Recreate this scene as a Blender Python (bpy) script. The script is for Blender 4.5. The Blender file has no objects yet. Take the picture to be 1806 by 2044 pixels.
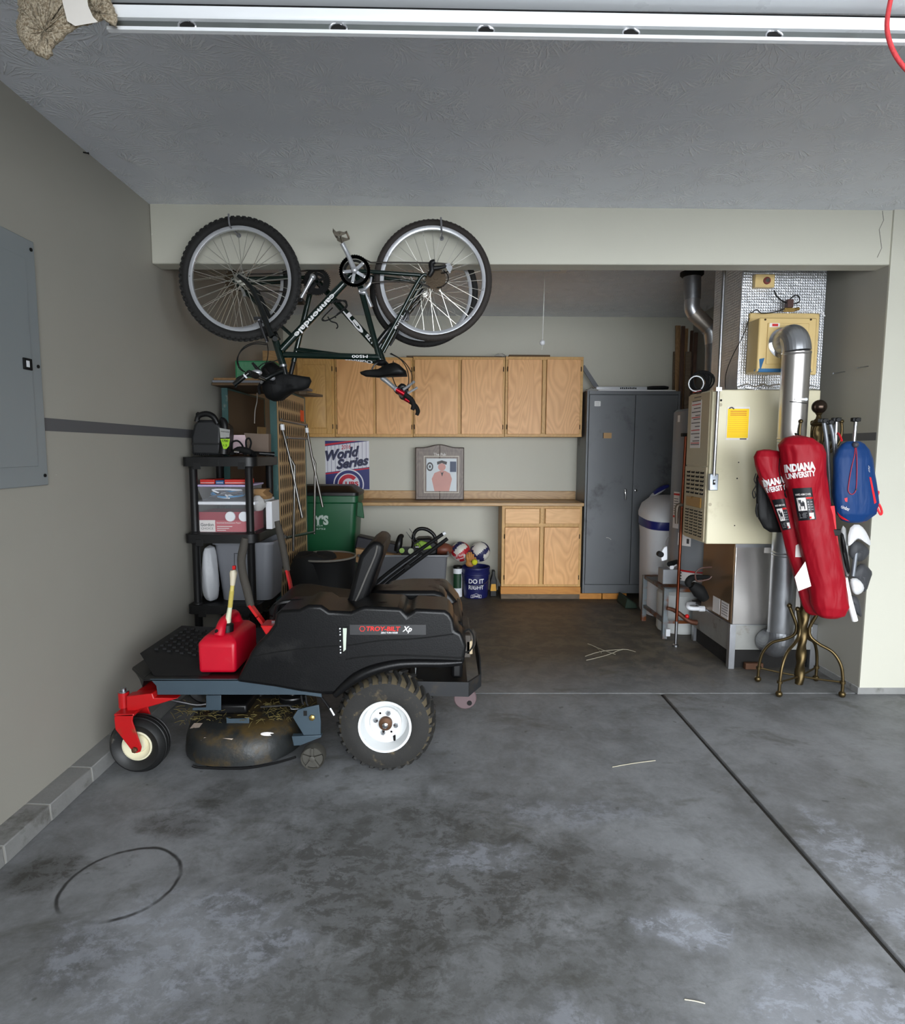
import bpy, bmesh, math, random
from mathutils import Vector as V, Matrix
sc = bpy.context.scene
COL = sc.collection
random.seed(7)
# ---------------------------------------------------------------- camera
FPX, CX, CY = 1220.0, 903.0, 1022.0
CAM = V((0, 0, 1.448)); PSI, PIT, RHO = .01123, .10042, .00416
FW = V((math.sin(PSI)*math.cos(PIT), math.cos(PSI)*math.cos(PIT), -math.sin(PIT)))
R0 = V((math.cos(PSI), -math.sin(PSI), 0)); U0 = R0.cross(FW)
RT = math.cos(RHO)*R0 + math.sin(RHO)*U0; UP = -math.sin(RHO)*R0 + math.cos(RHO)*U0
cd = bpy.data.cameras.new('camera'); cam = bpy.data.objects.new('camera', cd); COL.objects.link(cam)
cd.sensor_width = 36; cd.lens = FPX*36/2044; cd.clip_start = .05
mm = Matrix((RT, UP, -FW)).transposed().to_4x4(); mm.translation = CAM; cam.matrix_world = mm
sc.camera = cam
# ---------------------------------------------------------------- daylight and exposure
SKY = (0.90, 0.95, 1.0); SKY_STRENGTH = 9.0   # an overcast day, brightest over the open drive behind the camera
sc.view_settings.view_transform = 'Standard'; sc.view_settings.look = 'None'
sc.view_settings.exposure = 0.42; sc.view_settings.gamma = 1; sc.view_settings.use_curve_mapping = False
sc.cycles.max_bounces = 6; sc.cycles.diffuse_bounces = 4; sc.cycles.glossy_bounces = 3; sc.cycles.transparent_max_bounces = 8
w = bpy.data.worlds.new('overcast_sky'); sc.world = w; w.use_nodes = True
bg = w.node_tree.nodes['Background']; bg.inputs[0].default_value = (*SKY, 1)
_n, _l = w.node_tree.nodes, w.node_tree.links
_t = _n.new('ShaderNodeTexCoord'); _s = _n.new('ShaderNodeSeparateXYZ'); _r = _n.new('ShaderNodeMapRange')
_l.new(_t.outputs['Generated'], _s.inputs[0]); _l.new(_s.outputs[1], _r.inputs[0])
_r.inputs[1].default_value, _r.inputs[2].default_value, _r.inputs[3].default_value, _r.inputs[4].default_value = -.35, -.95, SKY_STRENGTH*.10, SKY_STRENGTH
_r.interpolation_type = 'SMOOTHSTEP'; _l.new(_r.outputs[0], bg.inputs[1])
# ---------------------------------------------------------------- helpers
def at(px, py, X=None, Y=None, Z=None):
    """the point of the place seen at a photo position, on the plane X=, Y= or Z="""
    d = FW + RT*((px-CX)/FPX) - UP*((py-CY)/FPX)
    t = (X-CAM.x)/d.x if X is not None else (Y-CAM.y)/d.y if Y is not None else (Z-CAM.z)/d.z
    return CAM + d*t
def xz(pts, Y): return [(p.x, p.z) for p in (at(a, b, Y=Y) for a, b in pts)]
def yz(pts, X): return [(p.y, p.z) for p in (at(a, b, X=X) for a, b in pts)]
def lin(c): return tuple(((v/255)/12.92 if v/255 <= .04045 else ((v/255+.055)/1.055)**2.4) for v in c)
class G:
    def __init__(s, name):
        s.m = bpy.data.materials.new(name); s.m.use_nodes = True; s.t = s.m.node_tree
        s.b = s.t.nodes['Principled BSDF']
    def n(s, typ, ins=None, **pr):
        d = s.t.nodes.new('ShaderNode'+typ)
        for k, v in pr.items(): setattr(d, k, v)
        for k, v in (ins or {}).items(): s.set(d.inputs[k], v)
        return d
    def set(s, i, v):
        if isinstance(v, bpy.types.NodeSocket): s.t.links.new(v, i)
        elif isinstance(v, tuple) and len(v) == 3 and i.type == 'RGBA': i.default_value = (*v, 1)
        else: i.default_value = v
    def math(s, op, a, b=0., c=None):
        d = s.n('Math', {0: a, 1: b}, operation=op)
        if c is not None: s.set(d.inputs[2], c)
        return d.outputs[0]
    def noise(s, vec, scale, detail=4., rough=.55, dist=0.):
        return s.n('TexNoise', {'Vector': vec, 'Scale': scale, 'Detail': detail, 'Roughness': rough, 'Distortion': dist}).outputs[0]
    def ramp(s, f, a, b):
        return s.n('MapRange', {0: f, 1: a, 2: b, 3: 0., 4: 1.}, interpolation_type='SMOOTHSTEP').outputs[0]
    def mix(s, f, a, b, mode='MIX'):
        d = s.n('Mix', data_type='RGBA', blend_type=mode)
        s.set(d.inputs[0], f); s.set(d.inputs[6], a); s.set(d.inputs[7], b); return d.outputs[2]
    def pos(s): return s.n('NewGeometry').outputs['Position']
    def obj(s): return s.n('TexCoord').outputs['Object']
    def mapping(s, v, sc_=(1, 1, 1), rot=(0, 0, 0), loc=(0, 0, 0)):
        return s.n('Mapping', {'Vector': v, 'Scale': sc_, 'Rotation': rot, 'Location': loc}).outputs[0]
    def bump(s, h, strength, dist=.01):
        s.set(s.b.inputs['Normal'], s.n('Bump', {'Height': h, 'Strength': strength, 'Distance': dist}).outputs[0])
MC = {}
def M(name, c, rough=.55, metal=0., var=.10, scale=9., bump=0., bscale=120., stretch=(1, 1, 1), spec=.5, coat=0., alpha=None, trans=0., dirt=None, dirt_amt=.5, aniso=0.):
    """painted / plastic / metal surface with slight unevenness; dirt = (colour) in worn patches"""
    if name in MC: return MC[name]
    g = G(name); v = g.mapping(g.obj(), stretch); c = lin(c)
    nz = g.noise(v, scale)
    lo = tuple(x*(1-var) for x in c); hi = tuple(min(1, x*(1+var)) for x in c)
    col = g.mix(nz, lo, hi)
    if dirt:
        m2 = g.ramp(g.noise(v, scale*.7, 8., .65), .62-.25*dirt_amt, .80-.2*dirt_amt)
        col = g.mix(m2, col, lin(dirt))
        g.set(g.b.inputs['Roughness'], g.math('ADD', g.math('MULTIPLY', m2, .25), rough))
    else:
        g.set(g.b.inputs['Roughness'], g.math('ADD', g.math('MULTIPLY', nz, .16), max(.02, rough-.08)))
    g.set(g.b.inputs['Base Color'], col)
    g.b.inputs['Metallic'].default_value = metal; g.b.inputs['Specular IOR Level'].default_value = spec
    g.b.inputs['Coat Weight'].default_value = coat
    g.b.inputs['Transmission Weight'].default_value = trans
    if alpha is not None: g.b.inputs['Alpha'].default_value = alpha
    if bump: g.bump(g.noise(v, bscale, 3.), bump, .004)
    MC[name] = g.m; return g.m
def WOOD(name, a, b, rough=.45, ax=2, scale=1., ring=26., figure=.5):
    """flat-sawn or ply wood grain running along axis ax"""
    if name in MC: return MC[name]
    g = G(name); st = [9., 9., 9.]; st[ax] = 1.1
    o = g.n('ObjectInfo').outputs['Random']
    v = g.n('VectorMath', {0: g.obj(), 1: g.n('CombineXYZ', {0: g.math('MULTIPLY', o, 9.), 1: g.math('MULTIPLY', o, 5.), 2: g.math('MULTIPLY', o, 7.)}).outputs[0]}, operation='ADD').outputs[0]
    st2 = [2.6*scale]*3; st2[ax] = .8*scale
    field = g.noise(g.mapping(v, tuple(st2)), 1.6, 2., .45, .4)
    rings = g.math('FRACT', g.math('MULTIPLY', field, ring))
    tri = g.math('ABSOLUTE', g.math('SUBTRACT', g.math('MULTIPLY', rings, 2.), 1.))
    fine = g.noise(g.mapping(v, tuple(x*9*scale for x in st)), 1., 3.)
    f = g.math('ADD', g.math('MULTIPLY', tri, figure), g.math('MULTIPLY', fine, 1-figure))
    big = g.noise(v, 2.2*scale, 2.)
    f = g.math('ADD', g.math('MULTIPLY', f, .75), g.math('MULTIPLY', big, .35))
    g.set(g.b.inputs['Base Color'], g.mix(f, lin(a), lin(b)))
    g.b.inputs['Roughness'].default_value = rough
    g.bump(fine, .08, .002)
    MC[name] = g.m; return g.m
ORIG = {}
class B:
    """collects shapes, then links them as ONE mesh object"""
    def __init__(s, m=None): s.bm = bmesh.new(); s.mats = []; s.cur = 0; s.T = Matrix(); s.use(m) if m else None
    def use(s, m):
        if m not in s.mats: s.mats.append(m)
        s.cur = s.mats.index(m); return s
    def v(s, c): return s.bm.verts.new(s.T @ V(c))
    def f(s, vs):
        try: q = s.bm.faces.new(vs)
        except ValueError: return
        q.material_index = s.cur; return q
    def poly(s, pts): s.f([s.v(p) for p in pts]); return s
    def box(s, x0, x1, y0, y1, z0, z1):
        p = [s.v((x, y, z)) for x in (x0, x1) for y in (y0, y1) for z in (z0, z1)]
        for q in ((0, 1, 3, 2), (4, 6, 7, 5), (0, 4, 5, 1), (2, 3, 7, 6), (0, 2, 6, 4), (1, 5, 7, 3)): s.f([p[i] for i in q])
        return s
    def bar(s, p0, p1, w, h, up=(0, 0, 1)):
        p0, p1 = V(p0), V(p1); d = (p1-p0).normalized(); sd = d.cross(V(up))
        if sd.length < 1e-4: sd = d.cross(V((1, 0, 0)))
        sd.normalize(); u = sd.cross(d)
        s.loft([[p+sd*(a*w/2)+u*(b*h/2) for a, b in ((-1, -1), (1, -1), (1, 1), (-1, 1))] for p in (p0, p1)]); return s
    def prism(s, pts, d0, d1, axis='y'):
        mk = {'y': lambda a, b, d: (a, d, b), 'x': lambda a, b, d: (d, a, b), 'z': lambda a, b, d: (a, b, d)}[axis]
        s.loft([[mk(a, b, d) for a, b in pts] for d in (d0, d1)]); return s
    def loft(s, rings, caps=True, closed=True):
        rs = [[s.v(p) for p in r] for r in rings]; n = len(rs[0])
        for a, b in zip(rs, rs[1:]):
            for i in range(n if closed else n-1):
                j = (i+1) % n; s.f([a[i], a[j], b[j], b[i]])
        if caps and closed: s.f(rs[0][::-1]); s.f(rs[-1])
        return s
    def tube(s, pts, r, n=8, sub=0, closed=False):
        pts = [V(p) for p in pts]; rr = list(r) if isinstance(r, (list, tuple)) else [r]*len(pts)
        if sub:
            P, Q = [], []; m = len(pts)
            for i in range(m if closed else m-1):
                g = (lambda k: pts[k % m]) if closed else (lambda k: pts[min(max(k, 0), m-1)])
                h = (lambda k: rr[k % m]) if closed else (lambda k: rr[min(max(k, 0), m-1)])
                a, b, c, d = g(i-1), g(i), g(i+1), g(i+2)
                for k in range(sub):
                    t = k/sub
                    P.append(.5*((2*b)+(c-a)*t+(2*a-5*b+4*c-d)*t*t+(3*b-a-3*c+d)*t**3)); Q.append(h(i)*(1-t)+h(i+1)*t)
            if not closed: P.append(pts[-1]); Q.append(rr[-1])
            pts, rr = P, Q
        m = len(pts); fr = None; rings = []
        for i, p in enumerate(pts):
            if closed: t = pts[(i+1) % m]-pts[i-1]
            else: t = pts[min(i+1, m-1)]-pts[max(i-1, 0)]
            if t.length < 1e-9: t = V((0, 0, 1))
            t.normalize()
            if fr is None: fr = t.orthogonal().normalized()
            fr = (fr - t*fr.dot(t)); fr = fr.normalized() if fr.length > 1e-6 else t.orthogonal().normalized()
            bn = t.cross(fr)
            rings.append([p+(fr*math.cos(2*math.pi*k/n)+bn*math.sin(2*math.pi*k/n))*rr[i] for k in range(n)])
        if closed: rings.append(rings[0]); s.loft(rings, caps=False)
        else: s.loft(rings)
        return s
    def cyl(s, p0, p1, r, r1=None, n=20): return s.tube([p0, p1], [r, r if r1 is None else r1], n)
    def lathe(s, prof, o=(0, 0, 0), ax=(0, 0, 1), n=24, caps=True):
        o = V(o); ax = V(ax).normalized(); e = ax.orthogonal().normalized(); g = ax.cross(e)
        s.loft([[o+ax*h+(e*math.cos(2*math.pi*k/n)+g*math.sin(2*math.pi*k/n))*max(r, 1e-4) for k in range(n)] for r, h in prof], caps=caps); return s
    def sphere(s, c, r, n=16, k=10):
        r = (r, r, r) if not isinstance(r, (tuple, list)) else r
        s.loft([[(c[0]+r[0]*math.sin(math.pi*j/k)*math.cos(2*math.pi*i/n), c[1]+r[1]*math.sin(math.pi*j/k)*math.sin(2*math.pi*i/n), c[2]-r[2]*math.cos(math.pi*j/k)) for i in range(n)] for j in [.02]+list(range(1, k))+[k-.02]]); return s
    def text(s, txt, o, rt, up, wd=None, ht=None, bold=0., shear=0., lift=.0008, align='c', fn=None):
        """lettering filling wd x ht, centred (or left/bottom at o); fn(u,v) may bend it"""
        cu = bpy.data.curves.new('t', 'FONT'); cu.body = txt; cu.size = 1; cu.offset = bold; cu.shear = shear; cu.resolution_u = 3
        ob = bpy.data.objects.new('t', cu); COL.objects.link(ob); dg = bpy.context.evaluated_depsgraph_get()
        me = bpy.data.meshes.new_from_object(ob.evaluated_get(dg)); bpy.data.objects.remove(ob); bpy.data.curves.remove(cu)
        xs = [q.co.x for q in me.vertices]; ys = [q.co.y for q in me.vertices]
        x0, x1, y0, y1 = min(xs), max(xs), min(ys), max(ys); rt = V(rt).normalized(); up = V(up).normalized(); nn = rt.cross(up)
        kx = (wd/(x1-x0)) if wd else (ht/(y1-y0)); ky = (ht/(y1-y0)) if ht else kx
        o = V(o); vs = []
        for q in me.vertices:
            a = (q.co.x-(x0+x1)/2)*kx if align == 'c' else (q.co.x-x0)*kx; b = (q.co.y-(y0+y1)/2)*ky if align == 'c' else (q.co.y-y0)*ky
            vs.append(s.v(fn(a, b) if fn else o+rt*a+up*b+nn*lift))
        for p in me.polygons: s.f([vs[i] for i in p.vertices])
        bpy.data.meshes.remove(me); return s
    def build(s, name, m=None, parent=None, label=None, cat=None, group=None, kind=None, bevel=0., seg=2, sub=0, sharp=38, disp=None):
        if m: s.mats = [m] if len(s.mats) <= 1 else s.mats
        if len(s.bm.verts) == 0: raise RuntimeError('empty '+name)
        bmesh.ops.recalc_face_normals(s.bm, faces=s.bm.faces[:])
        if parent is not None: o = ORIG[parent.name]
        elif kind == 'structure': o = V((0, 0, 0))
        else:
            xs = [q.co for q in s.bm.verts]
            o = V(((min(q.x for q in xs)+max(q.x for q in xs))/2, (min(q.y for q in xs)+max(q.y for q in xs))/2, min(q.z for q in xs)))
        bmesh.ops.translate(s.bm, verts=s.bm.verts[:], vec=-o)
        me = bpy.data.meshes.new(name); s.bm.to_mesh(me); s.bm.free()
        for q in s.mats: me.materials.append(q)
        for p in me.polygons: p.use_smooth = True
        me.set_sharp_from_angle(angle=math.radians(sharp))
        ob = bpy.data.objects.new(name, me); COL.objects.link(ob); ORIG[ob.name] = o
        if parent is not None: ob.parent = parent
        else: ob.location = o
        if bevel:
            d = ob.modifiers.new('bevel', 'BEVEL'); d.width = bevel; d.segments = seg; d.limit_method = 'ANGLE'; d.angle_limit = math.radians(40); d.harden_normals = False
        if sub:
            d = ob.modifiers.new('sub', 'SUBSURF'); d.levels = sub; d.render_levels = sub
        tag(ob, label, cat, group, kind); return ob
def tag(o, label=None, cat=None, group=None, kind=None):
    for k, v in (('label', label), ('category', cat), ('group', group), ('kind', kind)):
        if v: o[k] = v
    return o
def thing(name, loc, label, cat, group=None):
    o = bpy.data.objects.new(name, None); COL.objects.link(o); o.location = V(loc); o.empty_display_size = .05
    ORIG[o.name] = V(loc); return tag(o, label, cat, group)
def dup(root, d, label, group=None):
    """a copy of a thing with copies of its parts and sub-parts, moved by d"""
    r = root.copy(); COL.objects.link(r); r.location = root.location+V(d); tag(r, label, None, group)
    for ch in list(root.children):
        c = ch.copy(); COL.objects.link(c); c.parent = r
        for gch in ch.children:
            e = gch.copy(); COL.objects.link(e); e.parent = c
    return r
def circ(cx, cz, r, n=24, a0=0., a1=2*math.pi): return [(cx+r*math.cos(a0+(a1-a0)*k/n), cz+r*math.sin(a0+(a1-a0)*k/n)) for k in range(n)]
# ---------------------------------------------------------------- room materials
def wall_mat(name, c, rough=.55):
    g = G(name); p = g.pos(); c = lin(c)
    nz = g.noise(p, 2.2, 5.); mot = g.noise(p, .8, 3.)
    col = g.mix(nz, tuple(x*.95 for x in c), tuple(x*1.04 for x in c))
    scuff = g.ramp(g.noise(g.mapping(p, (1, 1, .35)), 9., 8., .7), .70, .80)
    col = g.mix(g.math('MULTIPLY', scuff, .10), col, lin((120, 112, 100)))
    chip = g.ramp(g.noise(p, 22., 2.), .80, .83)
    col = g.mix(g.math('MULTIPLY', chip, .6), col, lin((225, 222, 214)))
    g.set(g.b.inputs['Base Color'], col); g.b.inputs['Roughness'].default_value = rough
    g.bump(g.noise(p, 160., 3.), .10, .003); return g.m
WALL = wall_mat('painted_drywall', (196, 194, 180))
TAUPE = wall_mat('taupe_side_wall', (160, 157, 147))  # left and right side walls, a darker tone than WALL
TRIM_DARK = M('dark_grey_stripe_paint', (86, 86, 88), .6)
def ceiling_mat():
    g = G('stomped_ceiling_texture'); p = g.pos()
    warp = g.n('TexNoise', {'Vector': p, 'Scale': 3., 'Detail': 2.}).outputs['Color']
    pw = g.n('VectorMath', {0: p, 1: g.n('VectorMath', {0: warp, 'Scale': .05}, operation='SCALE').outputs[0]}, operation='ADD').outputs[0]
    tot = None
    for k, (s_, off) in enumerate(((5.2, 0.), (4.3, 3.7), (6.1, 8.1))):
        q = g.n('VectorMath', {0: pw, 1: (off, off*1.7, 0)}, operation='ADD').outputs[0]
        vo = g.n('TexVoronoi', {'Vector': q, 'Scale': s_, 'Randomness': .9}, voronoi_dimensions='2D')
        d = g.n('VectorMath', {0: q, 1: vo.outputs['Position']}, operation='SUBTRACT').outputs[0]
        sx = g.n('SeparateXYZ', {0: d})
        ang = g.math('ARCTAN2', sx.outputs[1], sx.outputs[0])
        wob = g.math('MULTIPLY', g.noise(p, 30., 3.), 5.)
        st = g.math('SINE', g.math('ADD', g.math('MULTIPLY', ang, 22.), wob))
        st = g.ramp(st, .25, .95)
        dist = vo.outputs['Distance']
        ring = g.math('MULTIPLY', g.ramp(dist, .10, .25), g.ramp(dist, .62, .35))
        st = g.math('MULTIPLY', g.math('MULTIPLY', st, ring), g.ramp(g.noise(p, 7., 2.), .38, .6))
        tot = st if tot is None else g.math('MAXIMUM', tot, st)
    nz = g.noise(p, 3., 4.)
    col = g.mix(nz, lin((220, 223, 231)), lin((232, 235, 242)))
    g.set(g.b.inputs['Base Color'], g.mix(g.math('MULTIPLY', tot, .7), col, lin((250, 251, 255))))  # stomp ridges whitened, their highlights put into the colour
    g.b.inputs['Roughness'].default_value = .36
    h = g.math('ADD', tot, g.math('MULTIPLY', g.noise(p, 60., 4.), .12))
    g.bump(h, .6, .010); return g.m
CEIL = ceiling_mat()
def floor_mat():
    g = G('stained_concrete'); p = g.pos()
    dist_n = g.math('SUBTRACT', g.noise(p, 5., 9., .74, .5), .5)
    crisp = [g.ramp(g.noise(g.mapping(p, (1, 1.3, 1), (0, 0, 0), (k*3.1, k*1.7, 0)), 11., 9., .8, .3), .47, .56) for k in (1, 2)]
    def blob(x, y, rx, ry, cr, amp=.5, edge=(.55, 1.25), base=.45):
        d = g.n('VectorMath', {0: g.mapping(p, (1/rx, 1/ry, 0), (0, 0, 0), (-x/rx, -y/ry, 0))}, operation='LENGTH').outputs['Value']
        d = g.math('ADD', d, g.math('MULTIPLY', dist_n, amp*4.2))
        return g.math('MULTIPLY', g.ramp(d, edge[1], edge[0]), g.math('ADD', base, g.math('MULTIPLY', crisp[cr], 1.05-base)))
    n1 = g.noise(p, 1.6, 10., .66, .4); n2 = g.noise(p, 7., 10., .72, .5); n3 = g.noise(p, 42., 8., .75)
    f = g.math('ADD', g.math('MULTIPLY', n1, .5), g.math('ADD', g.math('MULTIPLY', n2, .35), g.math('MULTIPLY', n3, .15)))
    col = g.mix(g.ramp(f, .34, .66), lin((98, 99, 99)), lin((142, 144, 147)))
    dk = g.ramp(g.noise(g.mapping(p, (1, 1.6, 1)), 2.3, 12., .72, .5), .53, .66)
    col = g.mix(g.math('MULTIPLY', dk, .55), col, lin((78, 77, 70)))
    for x, y, rx, ry, am in ((-.15, 1.95, .62, .42, .75), (-.35, 1.45, .45, .25, .6), (.25, 1.55, .5, .3, .5), (.55, 1.95, .35, .22, .5), (-1.38, 1.98, .13, .10, .9), (-1.02, 1.62, .18, .12, .6), (-1.05, 2.25, .16, .09, .7), (-.95, 2.45, .12, .12, .6), (1.15, 1.75, .3, .12, .5), (-.1, 2.35, .9, .14, .5)):
        col = g.mix(g.math('MULTIPLY', blob(x, y, rx, ry, 0, base=.6), am), col, lin((64, 63, 59)))
    for x, y, rx, ry, am in ((-.78, 1.66, .35, .22, .5), (1.05, 1.42, .28, .16, .75), (1.48, 1.95, .16, .3, .65), (.72, 1.72, .13, .08, .7), (1.75, 1.7, .3, .2, .5), (.12, 2.05, .2, .08, .4), (-.9, 1.2, .5, .25, .4), (.5, 2.32, .3, .1, .35), (.3, 1.3, .4, .15, .35)):
        col = g.mix(g.math('MULTIPLY', blob(x, y, rx, ry, 1, amp=.7, base=.3), am), col, lin((162, 166, 176)))
    sp = g.math('SUBTRACT', n3, g.math('MULTIPLY', n2, .3))
    col = g.mix(g.math('MULTIPLY', g.ramp(sp, .50, .62), .35), col, lin((186, 190, 198)))
    spot = g.ramp(g.noise(p, 16., 2.), .70, .75)
    col = g.mix(g.math('MULTIPLY', spot, .5), col, lin((62, 60, 56)))
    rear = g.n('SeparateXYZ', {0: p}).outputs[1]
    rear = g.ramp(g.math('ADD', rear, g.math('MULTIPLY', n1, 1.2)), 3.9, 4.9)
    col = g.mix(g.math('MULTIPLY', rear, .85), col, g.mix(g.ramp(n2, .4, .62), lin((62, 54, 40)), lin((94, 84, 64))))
    # cured ring left by a pot by the kerb
    v = g.mapping(g.mapping(p, (1, 1, 1), (0, 0, 0), (1.08, -1.93, 0)), (1, 1, 0))
    d = g.n('VectorMath', {0: v}, operation='LENGTH').outputs['Value']
    d = g.math('ABSOLUTE', g.math('SUBTRACT', g.math('ADD', d, g.math('MULTIPLY', g.noise(p, 3.), .05)), .205))
    col = g.mix(g.math('MULTIPLY', g.ramp(d, .010, .002), g.ramp(g.noise(p, 2.5), .40, .5)), col, lin((52, 52, 52)))
    g.set(g.b.inputs['Base Color'], col)
    g.set(g.b.inputs['Roughness'], g.math('ADD', .42, g.math('MULTIPLY', n2, .35)))
    g.b.inputs['Specular IOR Level'].default_value = .45
    g.bump(g.math('ADD', g.math('MULTIPLY', n3, .6), n2), .22, .006); return g.m
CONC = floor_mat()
KERB = M('kerb_concrete', (132, 132, 130), .75, 0, .22, 9, .5, 60, dirt=(92, 90, 84), dirt_amt=.3)
GROOVE = M('joint_dirt', (38, 35, 30), .9, 0, .3, 60)
# ---------------------------------------------------------------- the room
XL, XR, YB, YW, HC, XF, YF = -1.63, 2.48, 3.52, 6.27, 2.785, 6.2, -0.75
JX = 1.297
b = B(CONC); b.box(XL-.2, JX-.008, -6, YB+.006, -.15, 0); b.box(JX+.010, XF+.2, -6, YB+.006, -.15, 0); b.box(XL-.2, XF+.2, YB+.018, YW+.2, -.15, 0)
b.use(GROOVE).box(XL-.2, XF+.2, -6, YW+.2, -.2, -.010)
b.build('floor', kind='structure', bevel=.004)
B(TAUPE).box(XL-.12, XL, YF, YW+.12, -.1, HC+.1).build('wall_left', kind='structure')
B(WALL).box(XL, XR+.12, YW, YW+.12, 0, HC+.1).build('wall_back', kind='structure')
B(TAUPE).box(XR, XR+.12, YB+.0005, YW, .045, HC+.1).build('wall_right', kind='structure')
B(WALL).box(XR-.0005, XF, YB-.012, YB, .045, HC+.1).build('wall_stub', kind='structure')
B(KERB).prism([(XR-.004, YB-.006), (XF, YB-.006), (XF, YB+.11), (XR+.1, YB+.11), (XR+.1, YW), (XR-.004, YW)], 0, .045, 'z').build('baseboard_right', kind='structure', bevel=.004)
B(WALL).box(XF, XF+.12, YF-.1, YB+.12, 0, HC+.1).build('wall_garage_side', kind='structure')
b = B(WALL); b.box(XL-.12, XF+.12, YF-.12, YF, 2.33, HC+.1); b.box(XL-.12, -.78, YF-.12, YF, 0, 2.33); b.box(4.15, XF+.12, YF-.12, YF, 0, 2.33); b.build('wall_front', kind='structure')
B(CEIL).box(XL-.1, XF+.1, YF-.1, YW+.1, HC, HC+.12).build('ceiling', kind='structure')
# header beam over the alcove, a little lower at its left end
b = B(WALL); zl, zr = 2.469, 2.492
b.loft([[(XL, YB, zl), (XL, YB+.115, zl), (XL, YB+.115, HC+.05), (XL, YB, HC+.05)], [(XR+.02, YB, zr), (XR+.02, YB+.115, zr), (XR+.02, YB+.115, HC+.05), (XR+.02, YB, HC+.05)]])
b.build('wall_header', kind='structure', bevel=.006)
# kerb under the left wall: cast lengths with mortar joints
b = B(KERB)
ys = [-.7, .1, .9, 1.72, 2.02, 2.27, 2.55, 2.86, 3.4, 3.9]
for y0, y1 in zip(ys, ys[1:]): b.prism([(XL-.02, 0), (-1.533, 0), (-1.538, .068), (XL-.02, .074)], y0+.003, y1-.003)
b.use(M('mortar', (158, 156, 150), .85)).prism([(XL-.02, 0), (-1.5345, 0), (-1.5395, .0665), (XL-.02, .0725)], -.7, 3.9)
b.build('baseboard_left', kind='structure', bevel=.004)
# painted stripes
za, zb = at(90, 834, X=XL).z, at(90, 860, X=XL).z
B(TRIM_DARK).box(XL, XL+.0015, YF, 5.2, zb, za).build('trim_1', kind='structure')
za, zb = at(1760, 863, Y=YB).z, at(1760, 879, Y=YB).z
B(TRIM_DARK).box(XR+.004, XF, YB-.0015, YB, zb, za).build('trim_2', kind='structure')
B(TRIM_DARK).box(XR-.0015, XR, YB+.004, 5.0, zb, za).build('trim_3', kind='structure')
# drywall corner crack lines
B(M('caulk_crack', (60, 56, 50), .9)).tube([(2.42+.012*math.sin(k*2.1), YB-.0005, 2.782-.05*k) for k in range(6)], .0012, 4).build('trim_4', kind='structure')
# ---------------------------------------------------------------- shared materials
DOORW = WOOD('birch_ply_door', (246, 190, 126), (206, 146, 84), .42, 2, .9, 20., .62)
FRAMEW = WOOD('birch_face_frame', (216, 172, 102), (184, 138, 74), .45, 2, 1.)
PINE = WOOD('pine_rail', (206, 168, 116), (160, 122, 76), .4, 0, 1.)
RAWWOOD = WOOD('raw_lumber', (168, 132, 88), (122, 90, 58), .7, 2, 1.2)
GREYWOOD = WOOD('weathered_plank', (120, 104, 84), (84, 70, 56), .75, 0, 1.)
OCHRE = WOOD('ochre_stained_wood', (206, 140, 52), (170, 108, 34), .5, 0, 1.)
DKWOOD = WOOD('dark_walnut_wood', (92, 62, 44), (58, 38, 28), .5, 2, 1.)
HINGE = M('bronze_hinge', (58, 44, 30), .4, .8)
CHROME = M('chrome', (225, 225, 228), .12, 1., .03)
STEEL = M('bare_steel', (170, 172, 176), .32, 1., .08)
BLKP = M('black_plastic', (12, 12, 13), .42, 0, .15, spec=.4)
BLKM = M('black_matte', (9, 9, 10), .7, 0, .2, spec=.3)
BLKR = M('black_rubber', (14, 14, 14), .8, 0, .25, 20, spec=.3)
WHITE = M('white_paint', (232, 232, 230), .45, 0, .03)
WHITEP = M('white_plastic', (226, 228, 232), .35, 0, .03)
RED = M('red_paint', (196, 14, 16), .35, 0, .1)
CARD = M('brown_cardboard', (156, 122, 84), .8, 0, .08)
DKCARD = M('dark_brown_board', (92, 72, 50), .8, 0, .12)
PAPER = M('paper', (226, 220, 216), .8, 0, .04)
def rect(x0, y0, x1, y1, Y):
    a, c = at(x0, (y0+y1)/2, Y=Y), at(x1, (y0+y1)/2, Y=Y)
    t, u = at((x0+x1)/2, y0, Y=Y), at((x0+x1)/2, y1, Y=Y)
    return a.x, c.x, u.z, t.z
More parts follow.
